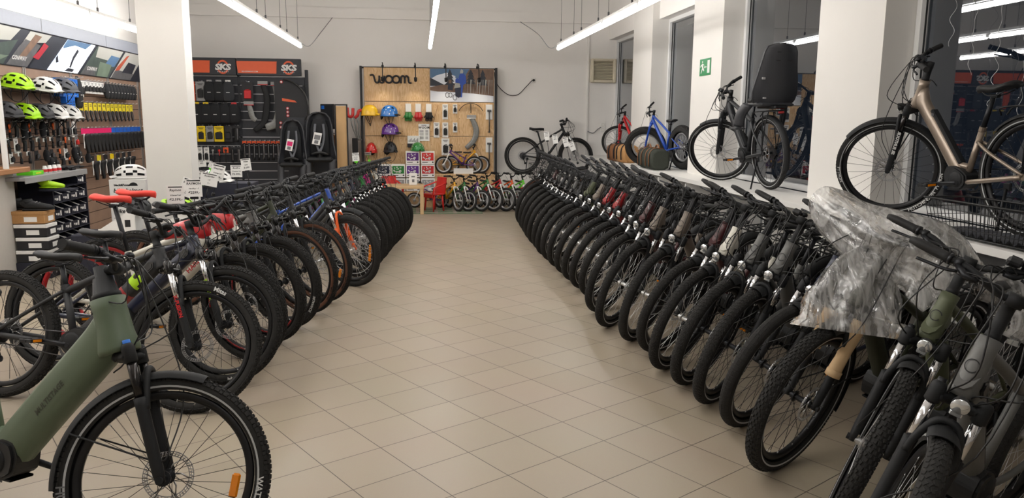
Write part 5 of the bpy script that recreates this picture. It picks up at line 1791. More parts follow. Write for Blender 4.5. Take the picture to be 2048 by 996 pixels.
# counter and its post
mat('counter_front', (196, 191, 184), .5, noise=.03)
mat('counter_wood', (168, 120, 82), .5, noise=.15, scale=8)
ct = thing('sales_counter', 'sales counter end with pale front and wooden top by the accessory wall', 'counter', TR(-3.95, 7.5, 0))
mb = MB(); mb.box((-.37, .3, .53), (.68, .56, 1.02), ch=.004); put('counter_body', mb.mesh('counter_body', [M('counter_front')]), ct)
mb = MB(); mb.box((-.32, .28, 1.075), (.86, .70, .05), ch=.006); mb.box((-.32, -.06, 1.03), (.86, .022, .09), ch=.004); put('counter_top', mb.mesh('counter_top', [M('counter_wood')]), ct)
mb = MB()
mb.prism([(0, 0), (.045, 0), (.045, .78), (.125, 1.05), (0, 1.05)], -.012, .012, Matrix(((1, 0, 0, -.035), (0, 0, 1, .02), (0, 1, 0, 0), (0, 0, 0, 1))))
put('side_panel', mb.mesh('side_panel', [M('counter_wood')]), ct)
for z in (.9, .98, 1.0):
    mb = MB(); mb.tube([(-.66, -.02, z - .05), (-.10, -.02, z - .05)], .006, 6); put('bag_rail', mb.mesh('bag_rail', [M('steel')]), ct)
mb = MB(); mb.box((0, 0, .85), (.045, .03, 1.7), ch=.004)
tag(put('display_post', mb.mesh('display_post', [M('white_paint')]), None, TR(-3.86, 7.72, 1.1)), 'tall white square post standing on the counter top', 'post')
for i in range(3):
    mb = MB(); mb.box((0, 0, .004 + i * .0), (.15, .21, .006))
    tag(put('leaflet', mb.mesh('leaflet', [M('white_card')]), None, TR(-4.15 + .05 * i, 7.62 + .04 * i, 1.102 + i * .0075, .3 * i)), 'white leaflet on the counter top, %s from the bottom of the pile' % ORD[i], 'leaflet', 'leaflets on the counter')

# helmet cartons beside the pillar
for i in range(4):
    t = thing('helmet_carton', 'white bike helmet carton, %s from the top of the stack beside the pillar' % ORD[3 - i], 'box', TR(-3.22, 9.0, .004 + i * .228, .12), 'helmet cartons beside the pillar')
    mb = MB(); mb.box((0, 0, .113), (.37, .27, .226), ch=.003); put('carton', cached('hcart', lambda: mb.mesh('carton', [M('white_card')])), t)
    def lt():
        m2 = MB()
        for (s, size, x, z, sh) in (('bike helmet', .062, -.0, .085, .25), ('black&Foxes', .032, -.055, .155, 0)):
            q = text_mb(s, size, 0, .0015, sh)
            m2.add([(x + p[0], -.1365, z + p[1]) for p in q.v], q.f, 0, False)
        m2.prism([(cos(a) * .045 + .06, max(0, sin(a)) * .038 + .155) for a in [k * pi / 8 for k in range(9)]], 0, .001, PXZ(-.1355))
        for k in range(9): m2.box((-.15 + k * .035, -.1358, .03 + .008 * (k % 3)), (.016, .001, .004))
        return m2.mesh('carton_print', [M('ink')])
    put('carton_print', cached('hprint', lt), t)
helmet('white helmet lying on top of the helmet cartons', 'helmet_white', TR(-3.2, 9.0, .926, radians(195), 0), scale=1.15, strap=False)
def display_tray(lab, mtx):
    t = thing('display_carton', lab, 'box', mtx, 'open white cartons behind the bicycles')
    def b():
        m2 = MB(); w, h = .34, .24
        poly = [(-w / 2, 0), (w / 2, 0), (w / 2, h), (w / 2 - .03, h), (-w / 2 + .02, .05), (-w / 2, .05)]
        for y in (-.15, .146): m2.prism(poly, 0, .004, Matrix(((1, 0, 0, 0), (0, 0, -1, y + .004), (0, 1, 0, 0), (0, 0, 0, 1))))
        m2.box((0, 0, .002), (w, .3, .004)); m2.box((w / 2 - .002, 0, h / 2), (.004, .3, h))
        m2.box((.1, -.1525, .1), (.05, .001, .07), mi=1)
        return m2.mesh('carton', [M('white_card'), M('ink')])
    put('carton', cached('dtray', b), t)
    return t
display_tray('open white carton with slanted side, behind the red saddles', TR(-2.98, 8.0, .46, .1))
display_tray('open white carton with slanted side, beside the pillar base', TR(-2.46, 8.02, .46, .1))
mb = MB(); mb.box((0, 0, .226), (1.3, .42, .452), ch=.01)
tag(put('display_bench', mb.mesh('display_bench', [M('navy_box')]), None, TR(-2.75, 8.05, 0)), 'low dark bench carrying the open white cartons', 'bench')
# ------------------------------------------------------------------ black accessory shelving on the back wall
mat('gondola_black', (44, 46, 52), .55, noise=.06)
mat('gondola_strip', (186, 186, 188), .4, metal=.4)
mat('header_orange', (222, 92, 48), .45, noise=.04)
XS0, XS1, XSM = -4.3, -2.06, -3.14
go = thing('shelving_wall', 'black slatted shelving wall with orange header boards on the back wall', 'shelving', TR(0, 0, 0))
put('slat_panel', slat_mesh('slat_panel', 14.22, XS0, XS1 + .04, .05, 2.30, .15, 'gondola_black', 'gondola_black', 'B'), go)
mb = MB(); z = .2
while z < 2.3:
    mb.box(((XS0 + XS1) / 2, 14.208, z), (XS1 - XS0, .006, .012)); z += .15
put('slat_trim', mb.mesh('slat_trim', [M('gondola_strip')]), go)
for x in (XSM - .01, XS1 + .07):
    mb = MB(); mb.box((x, 14.25, 1.22), (.05, .09, 2.42), ch=.004); put('upright', mb.mesh('upright', [M('gondola_black')]), go)
def header(x0, x1):
    hd = thing('header_board', 'black and orange header board, %s' % ('right of the vertical joint' if x1 > -2.5 else 'beside the pillar'), 'sign', TR(x0, 14.08, 2.32), 'header boards of the shelving wall')
    w = x1 - x0
    mb = MB(); mb.box((w / 2, .04, .14), (w, .10, .29), ch=.004); put('board', mb.mesh('board', [M('gondola_black')]), hd)
    mb = MB(); mb.prism([(.02, .03), (w * .615, .03), (w * .625, .22), (w * .63, .235), (.0, .235), (.0, .2)], 0, .004, PXZ(-.0105)); put('orange_field', mb.mesh('orange_field', [M('header_orange')]), hd)
    cx, cz = w * .81, .13
    mb = MB()
    for sg in (-1, 1):
        n = 18
        for k in range(n):
            a0, a1 = radians(20 + 140 * k / n) * sg, radians(20 + 140 * (k + 1) / n) * sg
            q = [(cx + cos(a) * r * .85, -.0112, cz + sin(a) * r) for a in (a0, a1) for r in (.088, .118)]
            mb.add(q, [(0, 1, 3, 2)] if sg < 0 else [(0, 2, 3, 1)], 0, False)
    put('logo_ring', mb.mesh('logo_ring', [M('header_orange')]), hd)
    mb = MB(); q = text_mb('SKS', .135, 0, .007, .12, 'CENTER', .95)
    mb.add([(cx + p[0] * 1.25, -.0125, cz - .045 + p[1]) for p in q.v], q.f, 0, False)
    q = text_mb('GERMANY', .026, 0, .0005, 0, 'CENTER', 1.9)
    mb.add([(cx + p[0], -.0125, cz - .09 + p[1]) for p in q.v], q.f, 0, False)
    put('logo_lettering', mb.mesh('logo_lettering', [M('letter_white')]), hd)
    q = text_mb('SKS-GERMANY.COM', .03, 0, .0003, 0, 'LEFT')
    mb = MB(); mb.add([(.08 + p[0], -.0152, .05 + p[1]) for p in q.v], q.f, 0, False); put('web_address', mb.mesh('web_address', [M('letter_white')]), hd)
header(XS0, XSM - .015)
header(XSM, XS1)
hkb = []
def brow(n, x0, x1, z, fn):
    for i in range(n):
        x = x0 + (x1 - x0) * i / max(1, n - 1)
        hkb.append((x, z + .005)); fn(i, n, BK(x, z, 14.10))
desc1 = [('card', 'card_orange', 'card_orange', 'orange-carded pump'), ('card', 'card_grey', 'black_plastic', 'grey-carded bracket'), ('pouch', 'card_grey', 'black_fabric', 'black saddle bag'), ('pouch', 'card_grey', 'black_fabric', 'wide black saddle bag'), ('pouch', 'white_card', 'dark_grey_fabric', 'grey-fronted frame bag')]
brow(5, -3.93, -3.3, 2.2, lambda i, n, m: pack('saddle_bag' if i > 1 else 'carded_part', '%s, %s from the pillar in the top row of the black shelving' % (desc1[i][3], ORD[i]), 'accessory', m, desc1[i][0], desc1[i][1], [.14, .15, .19, .21, .2][i], .33, 'goods on the black shelving', desc1[i][2]))
desc2 = [('pouch', 'card_yellow_deep', 'black_fabric', 'yellow-carded bag'), ('pouch', 'card_yellow_deep', 'black_fabric', 'yellow-carded round bag'), ('pouch', 'card_black', 'black_fabric', 'square black bag'), ('pouch', 'card_black', 'black_fabric', 'tall black bag'), ('pouch', 'card_red', 'black_fabric', 'red-topped narrow bag')]
brow(5, -3.85, -3.22, 1.82, lambda i, n, m: pack('saddle_bag', '%s, %s from the pillar in the second row of the black shelving' % (desc2[i][3], ORD[i]), 'bag', m, desc2[i][0], desc2[i][1], .20, .33, 'goods on the black shelving', desc2[i][2]))
desc3 = [('card', 'card_yellow_deep', 'black_plastic', 'yellow-carded mudguard part'), ('card', 'card_yellow_deep', 'black_plastic', 'yellow-carded holder'), ('card', 'card_grey', 'black_plastic', 'grey-carded holder'), ('card', 'card_yellow_deep', 'black_plastic', 'broad yellow-carded holder'), ('card', 'card_black', 'black_plastic', 'black-carded cage'), ('tube', 'card_black', 'black_plastic', 'black frame pump')]
brow(6, -3.95, -3.2, 1.44, lambda i, n, m: pack('carded_part', '%s, %s from the pillar in the third row of the black shelving' % (desc3[i][3], ORD[i]), 'accessory', m, desc3[i][0], desc3[i][1], .19 if i == 3 else .14, .27, 'goods on the black shelving', desc3[i][2]))
desc4 = [('card', 'purple_paint', 'purple_paint', 'purple-carded pump'), ('card', 'white_card', 'black_plastic', 'white-carded valve'), ('card', 'white_card', 'black_plastic', 'white-carded adapter'), ('tool', 'card_black', 'steel', 'pressure gauge'), ('tool', 'card_black', 'red_plastic', 'red-handled pump'), ('tool', 'card_orange', 'black_plastic', 'orange-headed pump'), ('tube', 'card_black', 'black_matte', 'slim black pump'), ('tube', 'card_black', 'steel_dark', 'slim grey pump')]
brow(8, -3.95, -3.18, 1.07, lambda i, n, m: pack('hand_pump' if i > 2 else 'carded_part', '%s, %s from the pillar in the lowest row of the black shelving' % (desc4[i][3], ORD[i]), 'accessory', m, desc4[i][0], desc4[i][1], .09, .26, 'goods on the black shelving', desc4[i][2]))
brow(11, -3.08, -2.26, 1.18, lambda i, n, m: pack('frame_pump', 'hanging mudguard set with orange header, %s from the vertical joint' % ordn(i, n), 'accessory', m, 'tube', 'card_orange', .07, .33, 'goods on the black shelving', ['black_matte', 'steel_dark', 'black_plastic'][i % 3]))
brow(1, -2.98, -2.98, 2.2, lambda i, n, m: pack('mudguard_set', 'black carded mudguard set with a red part beside the vertical joint', 'mudguard', m, 'card', 'card_black', .19, .34, None, 'card_red'))
hooks(go, lambda a, b: BK(a, b, 14.205), hkb)
def guard_strip(lab, pts, m, w, y=14.10, tagm='card_red'):
    t = thing('mudguard', lab, 'mudguard', TR(0, y, 0))
    P = smooth_path([(x, 0, z) for x, z in pts], 6)
    n = len(P)
    mb = MB(); mb.tube(P, [(w * (.75 + .25 * sin(pi * i / (n - 1))), .014) for i in range(n)], 10, ref=V((1, 0, .2)))
    put('guard_blade', mb.mesh('guard_blade', [M(m)]), t)
    mb = MB(); mb.box((pts[0][0], -.02, pts[0][1] + .02), (.17, .008, .06), ch=.002); mb.tube([(pts[0][0] - .085, -.02, pts[0][1] - .012), (pts[0][0] + .085, -.02, pts[0][1] - .012)], .008, 6, 1)
    put('header_card', mb.mesh('header_card', [M('card_grey'), M(tagm)]), t)
guard_strip('wide black mudguard hanging on the black shelving', [(-2.72, 2.17), (-2.66, 1.95), (-2.68, 1.7), (-2.74, 1.5), (-2.9, 1.36)], 'black_matte', .06)
guard_strip('mudguard in a clear crinkled bag hanging on the black shelving', [(-2.5, 2.16), (-2.46, 1.95), (-2.45, 1.7), (-2.52, 1.5), (-2.7, 1.42)], 'plastic_clear_bag', .085)
guard_strip('small clear-bagged guard below the boxed set', [(-2.97, 1.82), (-2.95, 1.72), (-2.92, 1.6), (-2.86, 1.54)], 'plastic_clear_bag', .05)
# round display board with a mudguard hoop
t = thing('mudguard_display', 'black half-round display board with mudguard hoop beside the black shelving', 'display board', TR(-2.38, 13.98, 1.78) @ Matrix.Scale(1.25, 4))
mb = MB()
poly = [(-.10, .36)] + [(cos(a) * .36, sin(a) * .38) for a in [radians(80 - 160 * k / 20) for k in range(21)]] + [(-.10, -.38)]
mb.prism(poly[::-1], -.012, .012, PXZ(0)); put('board', mb.mesh('board', [M('card_black')]), t)
mb = MB(); mb.tube([(cos(a) * .355, -.03, sin(a) * .375) for a in [radians(85 - 170 * k / 24) for k in range(25)]], [(.03, .01)] * 25, 8, ref=YV); put('guard_hoop', mb.mesh('guard_hoop', [M('black_gloss')]), t)
mb = MB(); mb.prism([(.0, .12), (.17, .09), (.2, .06), (.0, .08)][::-1], 0, .003, PXZ(-.012)); put('orange_flash', mb.mesh('orange_flash', [M('header_orange')]), t)
for (x, z) in ((.07, -.02), (.07, -.07), (.07, -.12), (-.03, -.22), (-.03, -.28), (.0, .34)):
    mb = MB(); mb.disc((x, -.014, z), YV, .02, .006, 14); mb.disc((x, -.018, z), YV, .012, .004, 12, 1); put('bolt_sample', mb.mesh('bolt_sample', [M('card_red'), M('steel')]), t)

# ------------------------------------------------------------------ child seats
def child_seat(lab, mtx, with_card=None):
    t = thing('child_carrier', lab, 'child seat', mtx)
    def shell():
        mb = MB()
        prof = [(0, .20, .0), (.06, .205, .02), (.16, .19, .0), (.28, .175, -.02), (.42, .165, -.03), (.54, .155, -.035), (.64, .13, -.035), (.70, .085, -.033), (.715, .03, -.03)]
        def f(u, v, off=0):
            x = u * (len(prof) - 1); i = min(len(prof) - 2, int(x)); k = x - i
            a, b = prof[i], prof[i + 1]
            z, w, y = [a[j] * (1 - k) + b[j] * k for j in range(3)]
            s = 2 * v - 1
            return V((s * w, -y * 1 - abs(s) ** 3 * .13 * (1 - .35 * u) + off + .06, z))
        mb.grid(lambda u, v: f(u, v), 24, 14); mb.grid(lambda u, v: f(u, 1 - v, .02), 24, 14)
        for v in (0, 1): mb.tube([f(i / 24, v, .01) for i in range(25)], .014, 6, 1)
        mb.tube([f(1, i / 14, .01) for i in range(15)], .014, 6, 1)
        return mb.mesh('seat_shell', [M('helmet_dark'), M('helmet_dark')])
    put('seat_shell', cached('cs_shell', shell), t)
    def pad():
        mb = MB()
        mb.tube([(0, .0, .08), (0, .01, .3), (0, .03, .5), (0, .03, .62)], [(.13, .03), (.12, .035), (.11, .03), (.07, .02)], 14, ref=V((1, 0, 0)), ex=3)
        return mb.mesh('seat_pad', [M('black_fabric')])
    put('seat_pad', cached('cs_pad', pad), t)
    def base():
        mb = MB(); mb.box((0, -.12, .02), (.34, .26, .07), ch=.03); mb.box((0, -.17, .06), (.06, .1, .13), ch=.02); mb.tube(smooth_path([(-.1, -.2, .1), (0, -.24, .13), (.1, -.2, .1)], 4), .02, 8)
        return mb.mesh('seat_base', [M('black_plastic')])
    put('seat_base', cached('cs_base', base), t)
    def leg():
        mb = MB()
        mb.tube(smooth_path([(0, 0, .02), (0, -.03, -.08), (0, -.05, -.2), (0, -.06, -.3)], 4), [(.05, .045), (.05, .045), (.05, .04), (.05, .04), (.048, .035), (.045, .035), (.045, .035), (.045, .035), (.05, .04), (.052, .045), (.055, .05), (.055, .05), (.055, .05)], 10)
        mb.box((0, -.1, -.31), (.1, .14, .03), ch=.012)
        return mb.mesh('leg_guard', [M('helmet_dark')])
    for sg in (-1, 1): put('leg_guard', cached('cs_leg', leg), t, TR(sg * .155, -.16, 0))
    def harness():
        mb = MB()
        for sg in (-1, 1): mb.tube(smooth_path([(sg * .05, -.0, .55), (sg * .06, -.035, .4), (sg * .04, -.06, .25), (0, -.1, .12)], 4), [(.018, .004)] * 13, 6, ref=V((1, 0, 0)))
        mb.box((0, -.07, .24), (.05, .02, .05), ch=.006)
        return mb.mesh('harness', [M('helmet_grey')])
    put('harness', cached('cs_harness', harness), t)
    if with_card:
        mb = MB(); mb.box((0, 0, 0), (.1, .006, .18), ch=.002); mb.box((0, -.0035, .02), (.075, .001, .07), mi=1); mb.box((0, -.0035, -.05), (.05, .001, .05), mi=2)
        put('swing_tag', mb.mesh('swing_tag', [M('white_card'), M(with_card), M('ink_grey')]), t, TR(-.03, -.11, .33, 0, radians(12)))
    return t
child_seat('black child seat with pink swing tag, in front of the black shelving', TR(-2.13, 13.35, .80, 0) @ Matrix.Diagonal((1.15, 1.05, 1.05, 1)), 'pink')
child_seat('taller black child seat with grey swing tag, beside the wooden mirror frame', TR(-1.70, 13.45, .88, .1) @ Matrix.Diagonal((1.3, 1.1, 1.12, 1)), 'ink_grey')
mb = MB()
for x in (-2.13, -1.70):
    mb.box((x, 13.76, .8), (.3, .02, 1.6), ch=.004)
    mb.box((x, 13.70, .02), (.3, .3, .04), ch=.004)
    mb.box((x, 13.62, 1.0), (.12, .28, .05), ch=.01)
tag(put('seat_display_stand', mb.mesh('seat_display_stand', [M('gondola_black')])), 'black display stand holding the two child seats', 'stand')
mb = MB(); mb.box((0, 0, -.22), (.24, .02, 1.54), ch=.003)
for k in range(30): mb.box((0, -.011, -.53 + k * .036), (.24, .004, .004), mi=1)
tag(put('corrugated_panel', mb.mesh('corrugated_panel', [M('helmet_grey'), M('helmet_dark')]), None, TR(-1.98, 13.85, 1.0)), 'dark grey ribbed panel standing behind the child seats', 'panel')

# monitor, pallet-wood desk and the tall framed board
t = thing('monitor', 'slim monitor seen almost edge-on beside the tall wooden board', 'monitor', TR(-1.63, 14.1, 1.32, radians(-35)))
mb = MB(); mb.box((0, 0, .3), (.30, .03, .44), ch=.005); put('screen_case', mb.mesh('screen_case', [M('black_plastic')]), t)
mb = MB(); mb.box((0, -.0155, .3), (.26, .002, .39)); mb.box((-.09, -.0168, .46), (.07, .001, .06), mi=1); put('screen', mb.mesh('screen', [M('lens_dark'), M('blue_bright')]), t)
mb = MB(); mb.tube([(0, .01, .1), (0, .02, 0)], .016, 8); mb.box((0, .0, .006), (.2, .16, .012), ch=.004); put('monitor_foot', mb.mesh('monitor_foot', [M('black_plastic')]), t)
mat('plywood_plain', (206, 168, 118), .55, noise=.12, scale=7)
t = thing('wooden_cabinet', 'brown wooden cabinet with round holes, below the monitor', 'cabinet', TR(-1.56, 14.05, 0))
mb = MB(); mb.box((0, 0, .65), (.42, .5, 1.3), ch=.005); put('body', mb.mesh('body', [M('counter_wood')]), t)
for z in (1.2, .98, .76, .54, .3):
    mb = MB(); mb.disc((.12, -.252, z), YV, .016, .006, 14); put('finger_hole', mb.mesh('finger_hole', [M('ink')]), t)
t = thing('framed_board', 'tall pale wooden board in a black frame beside the white-lettered wall', 'board', TR(-1.355, 13.72, 0, .06))
mb = MB(); mb.box((0, 0, .92), (.175, .02, 1.76)); put('wood_panel', mb.mesh('wood_panel', [M('plywood_plain')]), t)
mb = MB()
for x in (-.1, .1): mb.box((x, -.002, .92), (.022, .05, 1.82), ch=.003)
for z in (.02, 1.82): mb.box((0, -.002, z), (.2, .05, .022), ch=.003)
put('frame', mb.mesh('frame', [M('card_black')]), t)
mb = MB(); mb.box((0, 0, .62), (.1, .03, 1.24), ch=.004)
tag(put('dark_plank', mb.mesh('dark_plank', [M('saddle_black')]), None, TR(-1.17, 14.2, 0)), 'dark plank leaning beside the tall wooden board', 'plank')
t = thing('hanging_hoop_sign', 'red tube lettering and clear plastic strips hanging beside the plywood wall', 'decoration', TR(-1.18, 14.2, 1.62))
mb = MB(); mb.tube(smooth_path([(-.11, 0, .16), (-.10, -.01, .03), (-.06, -.01, -.0), (-.02, -.01, .03), (-.01, 0, .15)], 5), .028, 10); put('red_tube', mb.mesh('red_tube', [M('red_plastic')]), t)
mb = MB(); mb.tube(smooth_path([(.02, 0, -.02), (.07, -.01, .03), (.09, -.01, .1), (.14, 0, .12)], 5), .028, 10); put('red_tube', mb.mesh('red_tube', [M('red_plastic')]), t)
mb = MB()
for k in range(3): mb.tube(smooth_path([(-.05 + k * .05, -.01, .0), (-.03 + k * .06, -.03, -.15), (.02 + k * .03, -.02, -.3), (.06 + k * .03, 0, -.42)], 4), [(.016, .003)] * 13, 6)
put('clear_strip', mb.mesh('clear_strip', [M('plastic_clear_bag')]), t)

# ------------------------------------------------------------------ plywood wall for the children's bicycles
def ply_mat():
    m = bpy.data.materials.new('plywood'); m.use_nodes = True
    nt = m.node_tree; b = nt.nodes['Principled BSDF']
    tc = nt.nodes.new('ShaderNodeTexCoord'); mp = nt.nodes.new('ShaderNodeMapping'); mp.inputs['Scale'].default_value = (7, 7, 1.1)
    n1 = nt.nodes.new('ShaderNodeTexNoise'); n1.inputs['Scale'].default_value = 1.6; n1.inputs['Detail'].default_value = 3; n1.inputs['Distortion'].default_value = 1.6
    wv = nt.nodes.new('ShaderNodeMath'); wv.operation = 'MULTIPLY'; wv.inputs[1].default_value = 42
    sn = nt.nodes.new('ShaderNodeMath'); sn.operation = 'SINE'
    nt.links.new(tc.outputs['Object'], mp.inputs['Vector']); nt.links.new(mp.outputs[0], n1.inputs['Vector'])
    nt.links.new(n1.outputs['Fac'], wv.inputs[0]); nt.links.new(wv.outputs[0], sn.inputs[0])
    r = nt.nodes.new('ShaderNodeValToRGB')
    r.color_ramp.elements[0].position = 0.1; r.color_ramp.elements[0].color = srgb((206, 166, 118)) + [1]
    r.color_ramp.elements[1].position = .9; r.color_ramp.elements[1].color = srgb((224, 190, 146)) + [1]
    mr = nt.nodes.new('ShaderNodeMapRange'); mr.inputs[1].default_value = -1; mr.inputs[2].default_value = 1
    nt.links.new(sn.outputs[0], mr.inputs[0]); nt.links.new(mr.outputs[0], r.inputs[0]); nt.links.new(r.outputs[0], b.inputs['Base Color'])
    b.inputs['Roughness'].default_value = .55
    MATS['plywood'] = m
ply_mat()
XW0, XW1, YW = -1.0, 1.36, 14.36
pw = thing('plywood_wall', 'plywood display wall with black steel posts for small bicycles on the back wall', 'display wall', TR(0, 0, 0))
for (x0, x1, z0, z1) in ((XW0, .18, 1.9, 2.5), (.18, XW1, 1.9, 2.5), (XW0, .18, 1.28, 1.895), (.18, XW1, 1.28, 1.895), (XW0, .18, .0, 1.275), (.18, XW1, .0, 1.275)):
    mb = MB(); mb.box(((x0 + x1) / 2, YW, (z0 + z1) / 2), (x1 - x0 - .004, .02, z1 - z0 - .004), ch=.002); put('plywood_sheet', mb.mesh('plywood_sheet', [M('plywood')]), pw)
for x in (XW0 - .045, XW1 + .035):
    mb = MB(); mb.box((x, YW - .06, 1.26), (.04, .05, 2.52), ch=.003); mb.box((x, YW + .05, 1.26), (.025, .04, 2.52), ch=.003); put('steel_post', mb.mesh('steel_post', [M('card_black')]), pw)
mb = MB(); mb.box(((XW0 + XW1) / 2, YW + .04, 2.5), (XW1 - XW0 + .12, .03, .03)); put('top_rail', mb.mesh('top_rail', [M('card_black')]), pw)
mb = MB()
rnd = random.Random(3)
for ix in range(9):
    for iz in range(6):
        mb.disc((XW0 + .16 + ix * .26, YW - .0105, 1.84 - iz * .24), YV, .008, .003, 10)
put('peg_hole', mb.mesh('peg_hole', [M('counter_wood')]), pw)['kind'] = 'stuff'
# wordmark in bent tube
wm = thing('wordmark', 'black bent-tube lettering on the plywood wall', 'sign', TR(-.865, YW - .03, 2.23))
mb = MB()
def tub(pts, n=6): mb.tube(smooth_path([(x, 0, z) for x, z in pts], n), .017, 8)
tub([(-.02, .13), (.02, .138), (.045, .12), (.06, .06), (.075, .015), (.105, -.0), (.13, .015), (.142, .06), (.145, .125)])
tub([(.145, .06), (.16, .015), (.19, 0), (.215, .015), (.228, .06), (.232, .125)])
for cx in (.315, .445): tub([(cx + .062 * cos(a), .062 + .062 * sin(a)) for a in [i * pi / 8 for i in range(17)]], 3)
tub([(.53, -.005), (.53, .08), (.545, .115), (.565, .124), (.585, .115), (.598, .08), (.598, -.005)])
tub([(.598, .08), (.612, .115), (.632, .124), (.652, .115), (.666, .08), (.668, .03), (.68, .005), (.72, -.0)])
put('lettering', mb.mesh('lettering', [M('card_black')]), wm)
# photo print
def photo():
    t = thing('photo_print', 'winter photo print of a family with small bicycles on the plywood wall', 'picture', TR(.19, YW - .012, 1.905))
    w, h = 1.16, .59
    mb = MB(); mb.box((w / 2, 0, h / 2), (w, .006, h)); put('print_sheet', mb.mesh('print_sheet', [M('photo_snow')]), t)
    lay = [0]
    def shape(poly, m):
        lay[0] += 1
        b = MB(); b.prism([(max(0, min(w, x)), max(0, min(h, z))) for x, z in poly][::-1], 0, .0003 * lay[0], PXZ(-.003)); put('picture_shape', b.mesh('picture_shape', [M(m)]), t)
    shape([(0, .42), (w, .42), (w, h), (0, h)][::-1], 'photo_blue')
    shape([(0, .40), (.12, .47), (.3, .52), (.46, .46), (.46, .36), (0, .36)][::-1], 'photo_snow')
    shape([(0, .28), (0, .43), (.1, .38), (.2, .33), (.3, .28)], 'photo_dark')
    shape([(.0, .18), (.0, .26), (.2, .3), (.5, .34), (.8, .38), (w, .44), (w, .1), (.7, .15), (.3, .18)], 'photo_brown')
    shape([(.62, .3), (.66, .5), (.72, h), (w, h), (w, .3)][::-1], 'photo_brown')
    for (x, zb, s) in ((.36, .3, .26), (.74, .32, .24), (.96, .3, .29)):
        for k in range(4): shape([(x - .1 + k * .018, zb + k * .06), (x + .1 - k * .018, zb + k * .06), (x, min(h - .004, zb + .10 + k * .065))][::-1], 'photo_dark')
    rr = random.Random(4)
    for k in range(16):
        x = .62 + k * .034 + rr.uniform(-.01, .01)
        shape([(x, .14), (x + .006, .14), (x + .012 + rr.uniform(-.02, .02), .4), (x + .006, .4)], 'photo_sky')
    shape([(.0, .0), (w, .0), (w, .11), (.8, .15), (.5, .17), (.2, .17), (0, .2)], 'photo_snow')
    shape([(.53, .08), (.58, .08), (.6, .3), (.66, .34), (.65, .46), (.6, .52), (.54, .5), (.51, .4), (.53, .25)], 'blue_paint')
    shape([(.545, .51), (.60, .51), (.605, .56), (.575, .585), (.55, .56)], 'photo_sky')
    shape([(.46, .1), (.52, .07), (.56, .1), (.56, .3), (.5, .34), (.45, .3)], 'navy_frame')
    shape([(.43, .24), (.55, .26), (.54, .33), (.46, .34)], 'photo_sky')
    shape([(.46, .34), (.52, .34), (.53, .4), (.49, .43), (.46, .4)], 'blue_paint')
    shape([(.32, .22), (.41, .2), (.42, .3), (.38, .33), (.33, .32)], 'navy_frame')
    shape([(.34, .33), (.385, .33), (.39, .38), (.36, .4), (.335, .38)], 'photo_brown')
    for (cx, cz, r) in ((.31, .12, .045), (.37, .12, .04), (.45, .08, .05)):
        b = MB(); lay[0] += 1
        b.tube([(cx + cos(a) * r * .7, -.003 - .0003 * lay[0], cz + sin(a) * r) for a in [i * pi / 10 for i in range(21)]], .006, 4); put('picture_shape', b.mesh('picture_shape', [M('ink')]), t)
photo()
# clip-on lamps
for i, x in enumerate((-.66, -.08, .46, 1.05)):
    t = thing('clip_lamp', 'black clip-on lamp curving over the plywood wall, %s from the black board' % ORD[i], 'lamp', TR(x, YW, 2.52), 'clip-on lamps on the plywood wall')
    mb = MB(); mb.tube(smooth_path([(0, .02, -.02), (0, 0, .04), (0, -.10, .06), (0.01, -.22, .02), (.01, -.3, -.08), (.01, -.33, -.2)], 5), .009, 8); mb.box((0, 0, 0), (.04, .06, .05), ch=.005); put('arm', mb.mesh('arm', [M('card_black')]), t)
    mb = MB(); mb.lathe([(.012, .04), (.026, .03), (.03, -.03), (.027, -.035), (.020, -.02), (.001, -.012)], (.01, -.335, -.24), (0, .25, -1), 14); put('lamp_head', mb.mesh('lamp_head', [M('card_black')]), t)
    ld = bpy.data.lights.new('clip_lamp_bulb', 'SPOT'); ld.energy = SPOT_W; ld.spot_size = radians(95); ld.spot_blend = .7; ld.shadow_soft_size = .02; ld.color = (1, .88, .7)
    lo = bpy.data.objects.new('bulb', ld); COL.objects.link(lo); lo.parent = t
    lo.matrix_local = Matrix.Translation((.01, -.325, -.26)) @ Matrix.Rotation(radians(22), 4, 'X')
# goods on the plywood wall
PWP = lambda x, z, y=YW - .02: TR(x, y, z)
HB_ = lambda x, z, rz=0: TR(x, YW - .17, z - .03, radians(rz)) @ Matrix.Diagonal((.95, 1, 1.35, 1))
helmet('yellow child helmet on the plywood wall, top of the outer column', 'helmet_yellow', HB_(-.9, 1.68, -5), 'visor', None, 'child helmets on the plywood wall', 1.05)
helmet('blue child helmet with white pattern on the plywood wall', 'helmet_blue', HB_(-.55, 1.67, -15), 'kid', 'helmet_white', 'child helmets on the plywood wall', 1.1)
helmet('purple child helmet with white pattern on the plywood wall', 'helmet_purple', HB_(-.54, 1.35, -15), 'kid', 'helmet_white', 'child helmets on the plywood wall', 1.1)
helmet('red spotted child helmet facing the shop on the plywood wall', 'helmet_red', HB_(-.88, 1.02, -90), 'plain', 'helmet_white', 'child helmets on the plywood wall', 1.0)
helmet('black child helmet with gridded vents on the plywood wall', 'helmet_dark', HB_(-.54, 1.03, -60), 'grid', None, 'child helmets on the plywood wall', 1.05)
